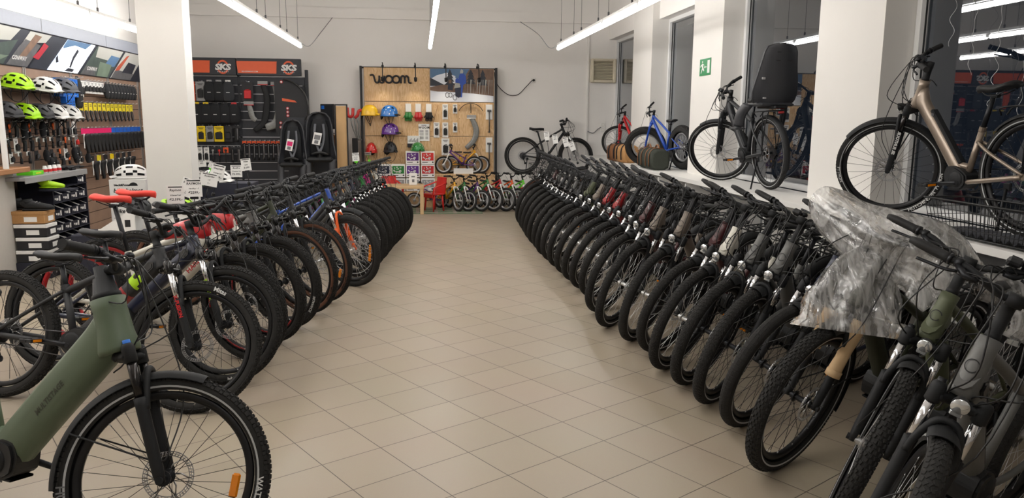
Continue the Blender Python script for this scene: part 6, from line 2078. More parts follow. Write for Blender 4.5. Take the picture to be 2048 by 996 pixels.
def glove(lab, x, z, m):
    t = thing('glove_pair', lab, 'gloves', PWP(x, z) @ Matrix.Scale(1.35, 4), 'child gloves on the plywood wall')
    mb = MB(); mb.box((0, -.008, -.03), (.075, .004, .11), ch=.0015); put('backing_card', mb.mesh('backing_card', [M('white_card')]), t)
    for k, xx in enumerate((-.022, .022)):
        mb = MB(); mb.tube([(xx, -.03, -.09), (xx, -.03, -.15), (xx, -.03, -.18)], [(.022, .014), (.028, .016), (.027, .013)], 10, ref=V((1, 0, 0)))
        for f in range(4): mb.tube([(xx - .02 + f * .0133, -.03, -.175), (xx - .022 + f * .0145, -.032, -.215 + .008 * abs(f - 1.5))], .0065, 6)
        mb.tube([(xx + (.024 if k else -.024), -.03, -.13), (xx + (.04 if k else -.04), -.034, -.165)], .0075, 6)
        put('glove', mb.mesh('glove', [M(m)]), t)
glove('green child gloves on a white card', -.21, 1.83, 'green_paint')
glove('red child gloves on a white card', -.03, 1.83, 'red_paint')
glove('black child gloves on a white card', .16, 1.83, 'black_fabric')
t = thing('price_list', 'white price list sheet on the plywood wall headed in bold letters', 'price list', PWP(.07, 1.5))
mb = MB(); mb.box((0, -.004, -.155), (.20, .004, .31), ch=.001); put('sheet', mb.mesh('sheet', [M('white_card')]), t)
mb = MB(); q = text_mb('WOOM', .055, 0, .002, 0, 'CENTER', 1.15); mb.add([(p[0], -.0068, -.085 + p[1]) for p in q.v], q.f, 0, False)
for k in range(7): mb.box((-.045, -.0066, -.115 - k * .026), (.075, .0006, .008)); mb.box((.05, -.0066, -.115 - k * .026), (.05, .0006, .008))
mb.box((0, -.0066, -.025), (.09, .0006, .01)); put('print', mb.mesh('print', [M('ink')]), t)
for i, (x, z, k, h, w) in enumerate([(.46, 1.86, 'two small black reflectors on a clear card', .23, .085), (.64, 1.86, 'small bell on a rounded white card, upper', .14, .07), (.30, 1.53, 'grip set on a white card, beside the price list', .23, .09), (.46, 1.53, 'grip set on a white card, second from the price list', .23, .09),
                           (.64, 1.53, 'small bell on a rounded white card, lower', .15, .07), (.46, 1.24, 'large white card holding a chain cover, behind the purple bicycle', .26, .12)]):
    pack('carded_part', k, 'accessory', PWP(x, z) @ Matrix.Scale(1.2, 4), 'card', 'white_card', w, h, 'cards on the plywood wall', 'black_plastic')
for i, (x, z) in enumerate([(1.27, 1.86), (1.27, 1.26)]):
    t = thing('bicycle_stand', 'small bicycle stand on a white card, %s on the plywood wall' % ('upper one' if i == 0 else 'lower one'), 'accessory', PWP(x, z) @ Matrix.Scale(1.25, 4), 'stands on the plywood wall')
    mb = MB(); mb.box((0, -.006, -.11), (.1, .004, .22), ch=.002); put('backing_card', mb.mesh('backing_card', [M('white_card')]), t)
    mb = MB(); mb.tube([(0, -.03, -.1), (0, -.032, -.4)], .008, 8); mb.box((0, -.03, -.09), (.06, .02, .03), ch=.004); mb.box((0, -.03, -.4), (.03, .03, .02), ch=.004); put('leg', mb.mesh('leg', [M('steel_dark')]), t)
t = thing('handlebar_sample', 'black curved mudguard pair hanging as an arch on the plywood wall', 'mudguard', PWP(.93, 1.84))
mb = MB(); mb.tube([(cos(a) * .24, -.05, sin(a) * .24 - .2) for a in [radians(25 + 130 * k / 16) for k in range(17)]], [(.022, .006)] * 17, 8, ref=YV); mb.tube([(0, -.04, .03), (0, -.04, -.14)], .008, 6); put('guard', mb.mesh('guard', [M('black_matte')]), t)
guard_strip('mudguard set in a clear bag hanging below the black arch', [(.94, 1.62), (1.0, 1.5), (1.03, 1.36), (.98, 1.2), (.84, 1.06)], 'plastic_clear_bag', .055, YW - .05, 'white_card')
mb = MB(); mb.tube([(0, 0, 0), (.09, -.02, .32)], .004, 6)
tag(put('wooden_stick', mb.mesh('wooden_stick', [M('counter_wood')]), None, TR(.24, YW - .03, 1.52)), 'thin wooden stick leaning on the plywood wall', 'stick')
t = thing('leaflet_holder', 'black leaflet holder with a winter photo on the plywood wall', 'holder', PWP(-.12, 1.27))
mb = MB(); mb.box((0, -.03, -.16), (.23, .06, .07), ch=.004); put('tray', mb.mesh('tray', [M('card_black')]), t)
mb = MB(); mb.box((0, -.02, -.06), (.225, .02, .15), ch=.002); put('card', mb.mesh('card', [M('white_card')]), t)
mb = MB()
for k in range(9): mb.box((-.085 + k * .02, -.0306, -.085 + .01 * (k % 3)), (.012, .001, .03 + .02 * ((k * 7) % 3)))
put('print', mb.mesh('print', [M('ink_grey')]), t)
# display step
ps = thing('display_step', 'long plywood step in front of the plywood wall', 'platform', TR(0, 0, 0))
mb = MB(); mb.box((.68, 14.195, .585), (1.36, .29, .03), ch=.003); put('step_top', mb.mesh('step_top', [M('plywood')]), ps)
mb = MB(); mb.box((.68, 14.07, .285), (1.36, .02, .57)); put('step_front', mb.mesh('step_front', [M('plywood')]), ps)
mb = MB(); mb.box((2.40, 14.31, .29), (1.9, .42, .58), ch=.004)
tag(put('low_platform', mb.mesh('low_platform', [M('shelf_white')])), 'low white platform along the back wall under the silver mountain bike', 'platform')
# helmet boxes with window
def hbox(lab, x, z, col, y=14.1):
    t = thing('helmet_box', lab, 'box', TR(x, y, z), 'windowed helmet boxes below the plywood wall')
    mb = MB(); mb.box((0, 0, .115), (.245, .22, .228), ch=.003); put('carton', cached('hbx', lambda: mb.mesh('carton', [M('white_card')])), t)
    m2 = MB(); m2.box((0, -.111, .135), (.21, .002, .14)); put('picture_front', m2.mesh('picture_front', [M(col)]), t)
    m3 = MB(); rr = random.Random(6)
    for k in range(26): m3.disc((rr.uniform(-.08, .08), -.1125, .135 + rr.uniform(-.05, .05)), YV, rr.uniform(.005, .012), .001, 8)
    m3.box((-.05, -.1112, .035), (.1, .001, .012), mi=1); m3.disc((.09, -.1112, .035), YV, .014, .001, 12, 1)
    put('print', cached('hbxp', lambda: m3.mesh('print', [M('letter_white'), M('ink')])), t)
mb = MB(); mb.box((-.36, 14.16, .145), (1.24, .34, .29), ch=.003)
tag(put('low_box_stand', mb.mesh('low_box_stand', [M('plywood')])), 'low plywood box under the windowed helmet boxes', 'stand')
hbox('green helmet box, lower row beside the red chair', -.40, .55, 'green_paint'); hbox('purple helmet box, lower row middle', -.14, .55, 'helmet_purple'); hbox('red helmet box, lower row end', .13, .55, 'red_paint')
hbox('purple helmet box on top of the lower row', -.14, .785, 'purple_paint'); hbox('red helmet box on top of the lower row', .13, .785, 'red_plastic'); hbox('blue helmet box, lower row beside the magenta bicycle', -.66, .55, 'navy_frame')
for (x, c) in ((-.40, 'white_card'), (-.14, 'white_card'), (.13, 'white_card'), (-.66, 'white_card')):
    hbox('plain windowed helmet box hidden at the bottom, below the %s stack' % {-.40: 'green', -.14: 'purple', .13: 'red', -.66: 'blue'}[x], x, .3, 'card_grey')
helmet('green child helmet on top of the helmet boxes', 'helmet_green', TR(-.05, 14.12, 1.028, radians(-75)), 'plain', 'helmet_white', None, 1.15, False)
mb = MB(); mb.box((0, 0, .10), (.13, .05, .2), ch=.003); 
mb.box((0, -.0255, .14), (.06, .001, .02), mi=1); mb.box((0, -.0255, .07), (.04, .001, .05), mi=1)
tag(put('white_box', mb.mesh('white_box', [M('white_card'), M('ink_grey')]), None, TR(-.13, 13.15, .485, .1)), 'upright white box standing on the children\'s table', 'box')

# children's table, chairs, rug
t = thing('child_table', 'small light wooden table with square legs for children', 'table', TR(-.27, 13.2, 0))
mat('birch', (206, 174, 130), .5, noise=.08, scale=6)
mb = MB(); mb.box((0, 0, .455), (.64, .5, .05), ch=.003); put('table_top', mb.mesh('table_top', [M('birch')]), t)
for sx in (-1, 1):
    for sy in (-1, 1):
        mb = MB(); mb.box((sx * .285, sy * .215, .215), (.06, .06, .43), ch=.003); put('leg', mb.mesh('leg', [M('birch')]), t)
def kid_chair(lab, mtx):
    t = thing('child_chair', lab, 'chair', mtx, 'red child chairs at the table')
    def seat():
        mb = MB(); mb.box((0, 0, .30), (.30, .27, .02), ch=.008); mb.box((0, -.12, .27), (.28, .02, .06), ch=.006); return mb.mesh('seat', [M('red_plastic')])
    def back():
        mb = MB()
        mb.grid(lambda u, v: V(((v - .5) * (.30 - .05 * u), .13 + .05 * u - .02 * cos((v - .5) * pi), .31 + .27 * u)), 8, 8); mb.grid(lambda u, v: V(((.5 - v) * (.30 - .05 * u), .145 + .05 * u - .02 * cos((v - .5) * pi), .31 + .27 * u)), 8, 8)
        mb.tube([V(((v / 8 - .5) * .25, .187 - .02 * cos((v / 8 - .5) * pi), .58)) for v in range(9)], .011, 6)
        return mb.mesh('backrest', [M('red_plastic')])
    def leg():
        mb = MB(); mb.tube([(0, 0, .3), (0, 0, 0)], [.02, .013], 8); return mb.mesh('leg', [M('red_plastic')])
    def arm(sg):
        mb = MB(); mb.tube(smooth_path([(sg * .14, .17, .5), (sg * .16, .05, .46), (sg * .16, -.09, .42), (sg * .15, -.12, .31)], 4), [(.022, .012)] * 13, 8, ref=V((1, 0, 0))); return mb.mesh('armrest', [M('red_plastic')])
    put('seat', cached('kcs', seat), t); put('backrest', cached('kcb', back), t)
    for sx in (-1, 1):
        put('armrest', cached(('kca', sx), lambda: arm(sx)), t)
        for sy in (-1, 1): put('leg', cached('kcl', leg), t, TR(sx * .13, sy * .11 + .01, 0, 0, sx * -.06, sy * .08))
kid_chair('red plastic child chair at the end of the table nearer the small bicycles', TR(.22, 13.42, 0, radians(-55)))
kid_chair('red plastic child chair behind the table beside the bicycle row', TR(-.50, 13.62, 0, radians(20)))
mat('rug_green', (104, 122, 96), .95, noise=.5, scale=14)
mat('rug_grey', (150, 140, 128), .95, noise=.2, scale=10)
rg = thing('play_rug', 'flat green and grey play rug under the children\'s table', 'rug', TR(.1, 13.45, .001))
mb = MB(); mb.box((0, 0, .003), (1.9, .9, .006)); put('rug_base', mb.mesh('rug_base', [M('rug_green')]), rg)
mb = MB()
for k in range(6): mb.box((-.8 + k * .32, 0, .0063), (.06, .86, .001))
for k in range(3): mb.box((0, -.3 + k * .3, .0066), (1.86, .06, .001))
put('printed_road', mb.mesh('printed_road', [M('rug_grey')]), rg)

# ------------------------------------------------------------------ wall fittings
t = thing('vent_grille', 'square cream wall ventilator with louvres high on the back wall', 'ventilator', TR(3.44, 14.54, 2.51))
mat('old_plastic', (214, 204, 182), .5, noise=.05)
mb = MB()
for (x, z, w, h) in ((-.215, 0, .06, .44), (.215, 0, .06, .44), (0, .195, .37, .05), (0, -.195, .37, .05)): mb.box((x, -.045, z), (w, .09, h), ch=.012)
put('frame', mb.mesh('frame', [M('old_plastic')]), t)
mb = MB()
for k in range(13): mb.box((0, -.04, -.165 + k * .0275), (.38, .035, .006), Matrix.Rotation(.6, 3, 'X'))
put('louvre', mb.mesh('louvre', [M('old_plastic')]), t)
mb = MB(); mb.box((0, -.012, 0), (.4, .01, .36)); put('dark_back', mb.mesh('dark_back', [M('card_black')]), t)
mb = MB(); mb.box((3.155, 14.535, 2.0), (.035, .03, 2.7), ch=.004)
tag(put('cable_duct', mb.mesh('cable_duct', [M('wall_paint')])), 'white vertical cable duct beside the ventilator', 'duct')
def socket(lab, x, z, n=1):
    t = thing('wall_socket', lab, 'socket', TR(x, 14.55, z))
    mb = MB(); mb.box((0, -.012, 0), (.085, .024, .085 * n), ch=.005); put('plate', mb.mesh('plate', [M('white_paint')]), t)
    for k in range(n):
        mb = MB(); mb.lathe([(.028, -.002), (.026, .003), (.024, .003), (.022, -.006), (.001, -.006)], (0, -.024, (k - (n - 1) / 2) * .085), (0, -1, 0), 18); put('outlet', mb.mesh('outlet', [M('old_plastic')]), t)
    return t
socket('white wall socket with a black plug, beside the plywood wall', 2.12, 2.32)
socket('white double wall socket below the ventilator', 3.47, 1.46, 2)
mb = MB(); mb.tube(smooth_path([(2.12, 14.51, 2.32), (2.07, 14.46, 2.3), (1.98, 14.5, 2.2), (1.82, 14.52, 2.05), (1.62, 14.52, 2.06), (1.42, 14.48, 2.25), (1.37, 14.4, 2.45)], 6), .007, 6); mb.disc((2.12, 14.515, 2.32), YV, .022, .05, 12)
tag(put('extension_cable', mb.mesh('extension_cable', [M('wire')])), 'black power cord looping from the socket to the plywood wall', 'cord')
mb = MB(); mb.tube(smooth_path([(3.43, 14.52, 1.46), (3.36, 14.5, 1.42), (3.28, 14.52, 1.35), (3.17, 14.52, 1.38)], 5), .008, 6)
tag(put('extension_cable', mb.mesh('extension_cable', [M('ink_grey')])), 'short grey cord from the double socket to the cable duct', 'cord')
t = thing('exit_sign', 'green emergency exit sign with running figure on the second pillar', 'sign', TR(3.445, 9.2, 2.24, -pi / 2))
mat('exit_green', (24, 128, 72), .4)
mb = MB(); mb.box((0, 0, 0), (.36, .006, .2), ch=.001); put('sign_plate', mb.mesh('sign_plate', [M('exit_green')]), t)
mb = MB()
mb.box((.115, -.0036, 0), (.075, .001, .15))
run = [[(-.10, .055), (-.075, .055), (-.075, .075), (-.10, .075)], [(-.125, .03), (-.08, .05), (-.055, .0), (-.085, -.015)], [(-.085, -.015), (-.055, .0), (-.02, -.04), (-.035, -.05)], [(-.095, -.01), (-.075, -.02), (-.115, -.07), (-.135, -.07)], [(-.08, .045), (-.07, .03), (-.03, .02), (-.03, .03)], [(-.13, .035), (-.12, .02), (-.155, .0), (-.16, .012)],
       [(.0, -.006), (.05, -.006), (.05, .006), (.0, .006)], [(0, -.02), (0, .02), (-.025, 0)]]
for p in run: mb.prism(p, 0, .001, PXZ(-.003))
put('pictogram', mb.mesh('pictogram', [M('letter_white')]), t)
# ------------------------------------------------------------------ bicycles on the window shelf and on the back platform
SZ = SHELF_Z
bicycle('electric_bicycle', 'champagne step-through e-bike standing on the window shelf nearest the camera', (3.41, 5.24), 98, 42, 4,
        S_(ETREK, R=.362, tw=.054, tread='groove', frame='champagne_frame', style='low', dt=(.036, .045), spoke='spoke_black', stanchion='stanchion_dark', fender=(-1.1, .75), rack=True, wb=1.12, light=True, spacer=.10, ergo=False,
           batt_side=1, forktext=('SR SUNTOUR', 'letter_white'), tyretext=(('PYTHON', -1.95, .03, 'letter_white', True, -1), ('HUTCHINSON', 3.75, .034, 'letter_white', True, -1), ('PYTHON', 1.6, .03, 'letter_white', True, -1)), stl=.36, sadl=.60, dtext=None, display='top', port=False), z0=SZ)
bicycle('electric_bicycle', 'black e-bike with child seat mount standing on the window shelf between two pillars', (3.40, 8.42), 92, 52, 5,
        S_(ETREK, R=.36, tw=.05, tread='groove', frame='black_frame', style='diamond', dt=(.034, .04), spoke='spoke_black', stanchion='black_metal', fender=(-.5, .35), rack=True, light=False, wb=1.12, spacer=.06, ergo=False, stl=.42, sadl=.6, htl=.16, port=False, barw=.36), z0=SZ)
FAT = dict(k=.8, R=.305, tw=.11, tread='fat', wb=.95, cs=.40, bbz=.25, htl=.10, stl=.28, sadl=.42, dt=(.024, .024), barw=.29, spacer=.05, forkstyle='rigid', rise=.04)
bicycle('fat_bicycle', 'blue fat-tyred youth bike standing on the window shelf', (3.36, 11.25), 104, 55, 4, S_(MTB, **FAT, frame='blue_paint', fork='blue_paint', refl=True, refl_a=3.6, spoke='spoke_silver', rim='rim_silver'), z0=SZ)
bicycle('youth_bicycle', 'red youth bike standing on the window shelf in the far corner', (3.42, 13.0), 100, 55, 4,
        S_(MTB, **S_(FAT, tw=.05, tread='groove', forkstyle='susp'), frame='red_paint', fork='red_paint', spoke='spoke_black', rim='rim_silver', stanchion='red_paint'), z0=SZ)
bicycle('mountain_bicycle', 'silver and black mountain bike displayed side-on on the low white platform', (2.90, 14.25), -4, 10, 2,
        S_(MTB, R=.345, barw=.28, wb=1.0, cs=.43, frame='black_frame', fork='silver_frame', stanchion='chrome', spoke='spoke_silver', stl=.34, sadl=.56, htl=.13, refl=True), z0=.58)

# child seat on the rack of the black e-bike
t = thing('rear_child_carrier', 'tall dark grey child seat shell mounted on the black e-bike in the window', 'child seat', TR(3.36, 7.05, SZ + .84, radians(4)) @ Matrix.Diagonal((1.12, 1, .70, 1)))
def tall_shell():
    mb = MB()
    prof = [(0, .17, .0), (.05, .19, -.01), (.15, .20, -.02), (.30, .185, -.04), (.45, .165, -.055), (.58, .15, -.07), (.68, .14, -.08), (.74, .12, -.085), (.765, .07, -.087), (.77, .02, -.087)]
    def f(u, v, off=0):
        x = u * (len(prof) - 1); i = min(len(prof) - 2, int(x)); k = x - i
        a, b = prof[i], prof[i + 1]
        z, w, y = [a[j] * (1 - k) + b[j] * k for j in range(3)]
        s = 2 * v - 1
        return V((s * w, y + abs(s) ** 2.5 * .07 * (1 - .5 * u) + off, z))
    mb.grid(lambda u, v: f(u, v, .0), 26, 14); mb.grid(lambda u, v: f(u, 1 - v, .022), 26, 14)
    for v in (0, 1): mb.tube([f(i / 26, v, .011) for i in range(27)], .013, 6)
    mb.tube([f(1, i / 14, .011) for i in range(15)], .013, 6)
    mb.box((0, .13, -.02), (.32, .30, .05), ch=.02)
    return mb.mesh('seat_shell', [M('helmet_dark')])
put('seat_shell', tall_shell(), t)
mb = MB()
for sx in (-.05, .05):
    for z in (.55, .66): mb.box((sx, -.088 + .02 * (.66 - z), z), (.035, .008, .01), ch=.002)
mb.box((-.15, -.035, .32), (.03, .012, .03), ch=.003, mi=1); mb.box((-.13, -.03, .06), (.03, .012, .02), ch=.003, mi=1)
put('belt_slot', mb.mesh('belt_slot', [M('ink'), M('card_grey')]), t)
for sx in (-1, 1):
    mb = MB(); mb.tube(smooth_path([(sx * .17, .2, -.02), (sx * .2, .26, -.15), (sx * .2, .30, -.32)], 5), [(.055, .03)] * 11, 10); mb.box((sx * .2, .33, -.35), (.1, .16, .03), ch=.012)
    put('leg_guard', mb.mesh('leg_guard', [M('helmet_dark')]), t)
mb = MB(); mb.box((0, -.06, -.06), (.09, .03, .04), ch=.008); put('rear_reflector', mb.mesh('rear_reflector', [M('red_light')]), t)
mb = MB(); mb.box((0, .08, -.055), (.12, .34, .04), ch=.008); put('mounting_bracket', mb.mesh('mounting_bracket', [M('black_metal')]), t)

# small bicycles of the plywood wall
WHITE = dict(fork='white_paint')
def kids(lab, x, y, h, st, col, k=1.0, z0=0.0, **kw):
    s = S_(KID, frame=col, **kw)
    for q in ('R', 'wb', 'cs', 'bbz', 'htl', 'stl', 'sadl', 'barw', 'rise', 'spacer', 'tw'): s[q] = s[q] * k
    s['k'] = s['k'] * k; s['dt'] = (s['dt'][0] * k, s['dt'][1] * k); s['ringr'] = s['ringr'] * k
    return bicycle('child_bicycle', lab, (x, y), h, st, 2, s, 'small bicycles by the plywood wall', z0)
rowK = [(.61, 'yellow_paint', 'yellow', 1.0, -95, -8), (.80, 'green_paint', 'dark green', 1.0, -97, -32), (1.03, 'purple_paint', 'purple', 1.0, -96, -34), (1.25, 'green_paint', 'larger green', 1.1, -97, -34), (1.47, 'red_paint', 'red', 1.1, -96, -36), (1.68, 'orange_paint', 'orange', 1.08, -96, -34), (1.88, 'green_bright', 'bright green', 1.08, -96, -34), (2.10, 'red_plastic', 'last red', 1.08, -96, -34)]
for i, (x, c, d, k, h, st) in enumerate(rowK):
    kids('%s child bicycle with white fork, %s from the red chairs in the small row' % (d, ORD[i]), x + (.03 if i == 0 else 0), 13.30, -62 if k < 1.05 else -50, (20 if k < 1.05 else 8) if i else 2, c, k)
kids('purple child bicycle standing side-on on the plywood step', .42, 14.12, 180, 0, 'purple_paint', .85, .601)
kids('yellow child bicycle standing side-on on the plywood step behind the purple one', 1.12, 14.26, 0, 0, 'yellow_paint', .85, .601)
kids('small purple child bicycle on the floor beside the red chair', -.12, 13.96, 180, 0, 'purple_paint', .74)
mb = MB(); mb.box((0, 0, .05), (.36, .06, .1), ch=.004)
tag(put('white_carton', mb.mesh('white_carton', [M('white_card')]), None, TR(.78, 14.13, .601)), 'low white carton on the plywood step under the purple bicycle', 'box')

# wire basket of the black city bike
bk = BIKES_R[23]
mb = MB()
for z in (0, .07, .14, .21):
    s = .8 + .2 * z / .21
    P = [(.16 * s, .12 * s), (-.0 * s, .12 * s), (-.16 * s, .12 * s), (-.16 * s, -.12 * s), (0, -.12 * s), (.16 * s, -.12 * s), (.16 * s, .12 * s)]
    mb.tube([(y, x, z) for x, y in P], .004, 5)
for k in range(9):
    x = -.16 + .04 * k
    for sg in (-1, 1): mb.tube([(sg * .096, x * .8, 0), (sg * .12, x, .21)], .003, 4)
    mb.tube([(-.096, x * .8, 0), (.096, x * .8, 0)], .003, 4)
for k in range(7):
    y = -.12 + .04 * k
    for sg in (-1, 1): mb.tube([(y * .8, sg * .128, 0), (y, sg * .16, .21)], .003, 4)
gg = geo(rowR[23][5])
put('front_basket', mb.mesh('front_basket', [M('wire')]), bk, Matrix.Translation(gg['bar'] + V((.17, 0, -.24))))

# spoke card on a near bicycle
R11 = BIKES_R[10]
fw = [c for c in R11.children if c.name.startswith('front_wheel')][0]
mb = MB(); mb.box((.0, .03, 0), (.11, .003, .085), ch=.001); mb.box((0, .032, 0), (.05, .001, .02), mi=1)
put('spoke_card', mb.mesh('spoke_card', [M('white_card'), M('ink_grey')]), fw, Matrix.Rotation(.35, 4, 'Y') @ Matrix.Translation((.14, 0, .12)))

# ------------------------------------------------------------------ luggage, box and basket by the windows
def pannier(lab, x, y, z, rz, m, m2):
    t = thing('pannier_bag', lab, 'bag', TR(x, y, z, rz), 'pannier bags on the window shelf')
    mb = MB(); mb.tube([(0, -.17, .14), (0, -.15, .14), (0, 0, .145), (0, .15, .14), (0, .17, .14)], [(.10, .11), (.13, .14), (.135, .145), (.13, .14), (.10, .11)], 14, ref=V((1, 0, 0)), ex=4); put('bag_body', mb.mesh('bag_body', [M(m)]), t)
    mb = MB()
    for y_ in (-.08, .08): mb.tube(smooth_path([(-.137, y_, .05), (-.14, y_, .2), (-.08, y_, .29), (.06, y_, .292)], 4), [(.017, .004)] * 13, 6, ref=YV)
    mb.tube(smooth_path([(0, -.09, .285), (0, -.04, .33), (0, .04, .33), (0, .09, .285)], 4), .012, 6); put('strap', mb.mesh('strap', [M(m2)]), t)
mat('bag_green', (54, 58, 50), .85, noise=.15)
pannier('dark green pannier bag with brown straps under the blue fat bike', 3.215, 10.25, SZ, .0, 'bag_green', 'brown_leather')
pannier('second dark green pannier bag beside the blue fat bike', 3.215, 10.62, SZ, .0, 'bag_green', 'brown_leather')
pannier('brown pannier bag on the shelf in front of the red youth bike', 3.22, 12.35, SZ, .3, 'brown_leather', 'black_fabric')
pannier('small beige pannier bag on the shelf beside the brown bag', 3.25, 11.95, SZ, .2, 'cork', 'black_fabric')
t = thing('wire_basket', 'dark mesh bicycle basket tray standing on the shelf below the champagne e-bike', 'basket', TR(3.26, 3.98, SZ + .002, 0))
mb = MB()
for z in (.0, .20): 
    P = [(-.15, -.44), (.15, -.44), (.15, .44), (-.15, .44), (-.15, -.44)]
    s = .86 if z == 0 else 1
    mb.tube([(x * s, y * s, z + .012) for x, y in P], .007, 6)
for k in range(26):
    y = -.44 + .88 * k / 25
    for sx in (-1, 1): mb.tube([(sx * .129, y * .86, .012), (sx * .15, y, .212)], .0022, 4)
    mb.tube([(-.129, y * .86, .012), (.129, y * .86, .012)], .0022, 4)
for z in (.06, .11, .16):
    s = .86 + .14 * z / .2
    mb.tube([(x * s, y * s, z) for x, y in [(-.15, -.44), (.15, -.44), (.15, .44), (-.15, .44), (-.15, -.44)]], .0028, 4)
put('wire_frame', mb.mesh('wire_frame', [M('wire')]), t)
mb = MB(); mb.grid(lambda u, v: V((-.12 + .24 * u, -.34 + .68 * v, .03 + .012 * sin(v * 60))), 6, 80); put('ribbed_liner', mb.mesh('ribbed_liner', [M('helmet_grey')]), t)
mb = MB(); mb.box((0, 0, .1), (.3, .42, .2), ch=.004)
for s in (-1, 1): mb.box((s * .08, 0, .2005), (.002, .42, .001), mi=1)
tag(put('cardboard_box', mb.mesh('cardboard_box', [M('cork'), M('counter_wood')]), None, TR(3.26, 2.9, SZ + .001, .1)), 'brown cardboard box on the window shelf beside the wire basket', 'box')
mb = MB(); mb.box((0, 0, .045), (.28, .36, .09), ch=.006); mb.box((-.1405, .05, .05), (.001, .12, .012), mi=1)
tag(put('flat_case', mb.mesh('flat_case', [M('black_plastic'), M('letter_white')]), None, TR(3.24, 3.36, SZ + .001)), 'flat black case with pale lettering on the window shelf beside the wire basket', 'case')

# curled streamers hung in the nearest window
for i, (y, zt, zb, ph) in enumerate([(2.62, 2.9, 1.75, 0), (2.8, 3.0, 1.9, 1), (3.02, 2.95, 1.6, 2), (3.25, 3.0, 1.8, .5), (3.5, 2.9, 1.55, 1.6), (3.72, 3.0, 1.7, .2), (3.95, 2.95, 1.5, 2.4), (4.18, 3.0, 1.62, .8), (4.42, 2.92, 1.5, 1.9), (4.66, 3.0, 1.66, .1), (4.9, 2.9, 1.9, 1.2), (5.12, 3.0, 2.1, .7)]):
    rr = random.Random(i)
    P = []
    n = int((zt - zb) / .012)
    for k in range(n):
        z = zt - k * .012
        amp = .034 * (.6 + .4 * sin(z * 5 + ph))
        P.append((3.685 + .012 * cos(z * 42 + ph), y + amp * sin(z * (38 + 3 * sin(ph + z)) + ph), z))
    P = [(3.685, y, 3.03)] + P
    mb = MB(); mb.tube(P, .0014, 4)
    tag(put('curled_streamer', mb.mesh('curled_streamer', [M('spoke_silver')])), 'thin silver curled streamer hanging in the nearest window, %s from the camera end' % ordn(i, 12), 'streamer', 'streamers in the nearest window')

# ------------------------------------------------------------------ price cards on the bicycles
def price_tag(lab, pos, rz, tilt, lines, w=.12, h=.135, clip='black_plastic', drop=.12, lean=0):
    t = thing('price_tag', lab, 'price tag', TR(pos[0], pos[1], pos[2], radians(rz), radians(tilt), radians(lean)), 'price cards on the bicycles')
    mb = MB(); mb.box((0, 0, 0), (w, .0015, h)); put('card', cached(('ptag', w, h), lambda: mb.mesh('card', [M('white_card')])), t)
    mb = MB(); mb.box((0, -.0012, h * .42), (w * .8, .0005, h * .06))
    y = h * .20
    for (s, size) in lines:
        q = text_mb(s, size, 0, size * .02, .15 if size < .03 else 0)
        mb.add([(p[0], -.0014, y + p[1]) for p in q.v], q.f, 0, False)
        y -= h * .26
    put('print', mb.mesh('print', [M('ink')]), t)
    mb = MB(); mb.box((0, .004, -h / 2 - .008), (w * .5, .012, .022), ch=.003); mb.tube([(0, .004, -h / 2 - .015), (0, .01, -h / 2 - drop)], .004, 6); mb.box((0, .01, -h / 2 - drop), (.03, .03, .03), ch=.006)
    put('clip', mb.mesh('clip', [M(clip)]), t)
price_tag('large upright price card reading 2.599 in front of the pillar', (-1.8, 5.9, 1.03), 12, 0, [('Raymon', .024), ('E-SevenTrail', .014), ('\u20ac2.599,-', .026)])
price_tag('tilted price card half hidden behind the 2.599 card', (-1.82, 6.3, 1.045), 12, 20, [('Black Street', .02), ('2.0', .016), ('5.-', .036)], .12, .15)
price_tag('price card reading 2299 in front of the pillar', (-1.73, 6.12, 1.06), 10, 0, [('RAYMON', .024), ('HardRay 1.5', .014), ('\u20ac2299,-', .026)])
price_tag('wide price card behind the 2299 card', (-1.78, 6.75, 1.075), 10, 12, [('Rockrider', .02), ('1.0', .016), ('1.-', .02)], .14, .11)
price_tag('tilted price card reading 3.999 in front of the black shelving', (-1.72, 6.8, 1.13), 8, 14, [('Gesmar', .024), ('Prestige 2.0', .014), ('\u20ac3.999,-', .024)], .11, .14)
price_tag('upright price card reading 3.999 in front of the black shelving', (-1.61, 7.0, 1.13), 8, 0, [('Bonfire', .02), ('Comfort 2.0', .014), ('\u20ac3.999,-', .022)], .095, .105)
price_tag('narrow price card reading 2.699 in front of the black shelving', (-1.59, 7.3, 1.17), 10, -6, [('Atlas', .02), ('LITE', .014), ('2.699', .022)], .085, .11)
price_tag('small price card with green clip above the far bicycles', (-.80, 9.75, 1.12), 0, -4, [('RAYMON', .02), ('OneSix', .016), ('599,-', .022)], .085, .105, 'green_bright')
price_tag('price card lying flat with green clip near the plywood wall', (-.68, 10.2, 1.14), 0, 0, [('RAYMON', .02), ('599,-', .022)], .08, .1, 'green_bright', .22, 65)
for i, (p, r, tl) in enumerate([((-2.31, 8.95, 1.06), 0, 30), ((-2.44, 9.0, 1.08), 0, -5), ((-2.43, 8.9, .97), 0, 18)]):
    price_tag('small grey price card beside the pillar, %s of three before the black shelving' % ['tilted', 'upper', 'lower'][i], p, r, tl, [('Trek', .016), ('499,-', .018)], .095, .075, 'green_bright' if i == 0 else 'black_plastic', .2)
for i, (p, tl) in enumerate([((1.84, 11.2, 1.36), -8), ((1.93, 11.0, 1.32), -10), ((2.01, 10.6, 1.29), -14), ((2.07, 10.45, 1.24), -20)]):
    price_tag('narrow white price card on the far window-row bicycles, %s from the silver mountain bike saddle' % ORD[i], p, -5, tl, [('City', .022), ('899,-', .022)], .075, .13, 'black_plastic', .18)

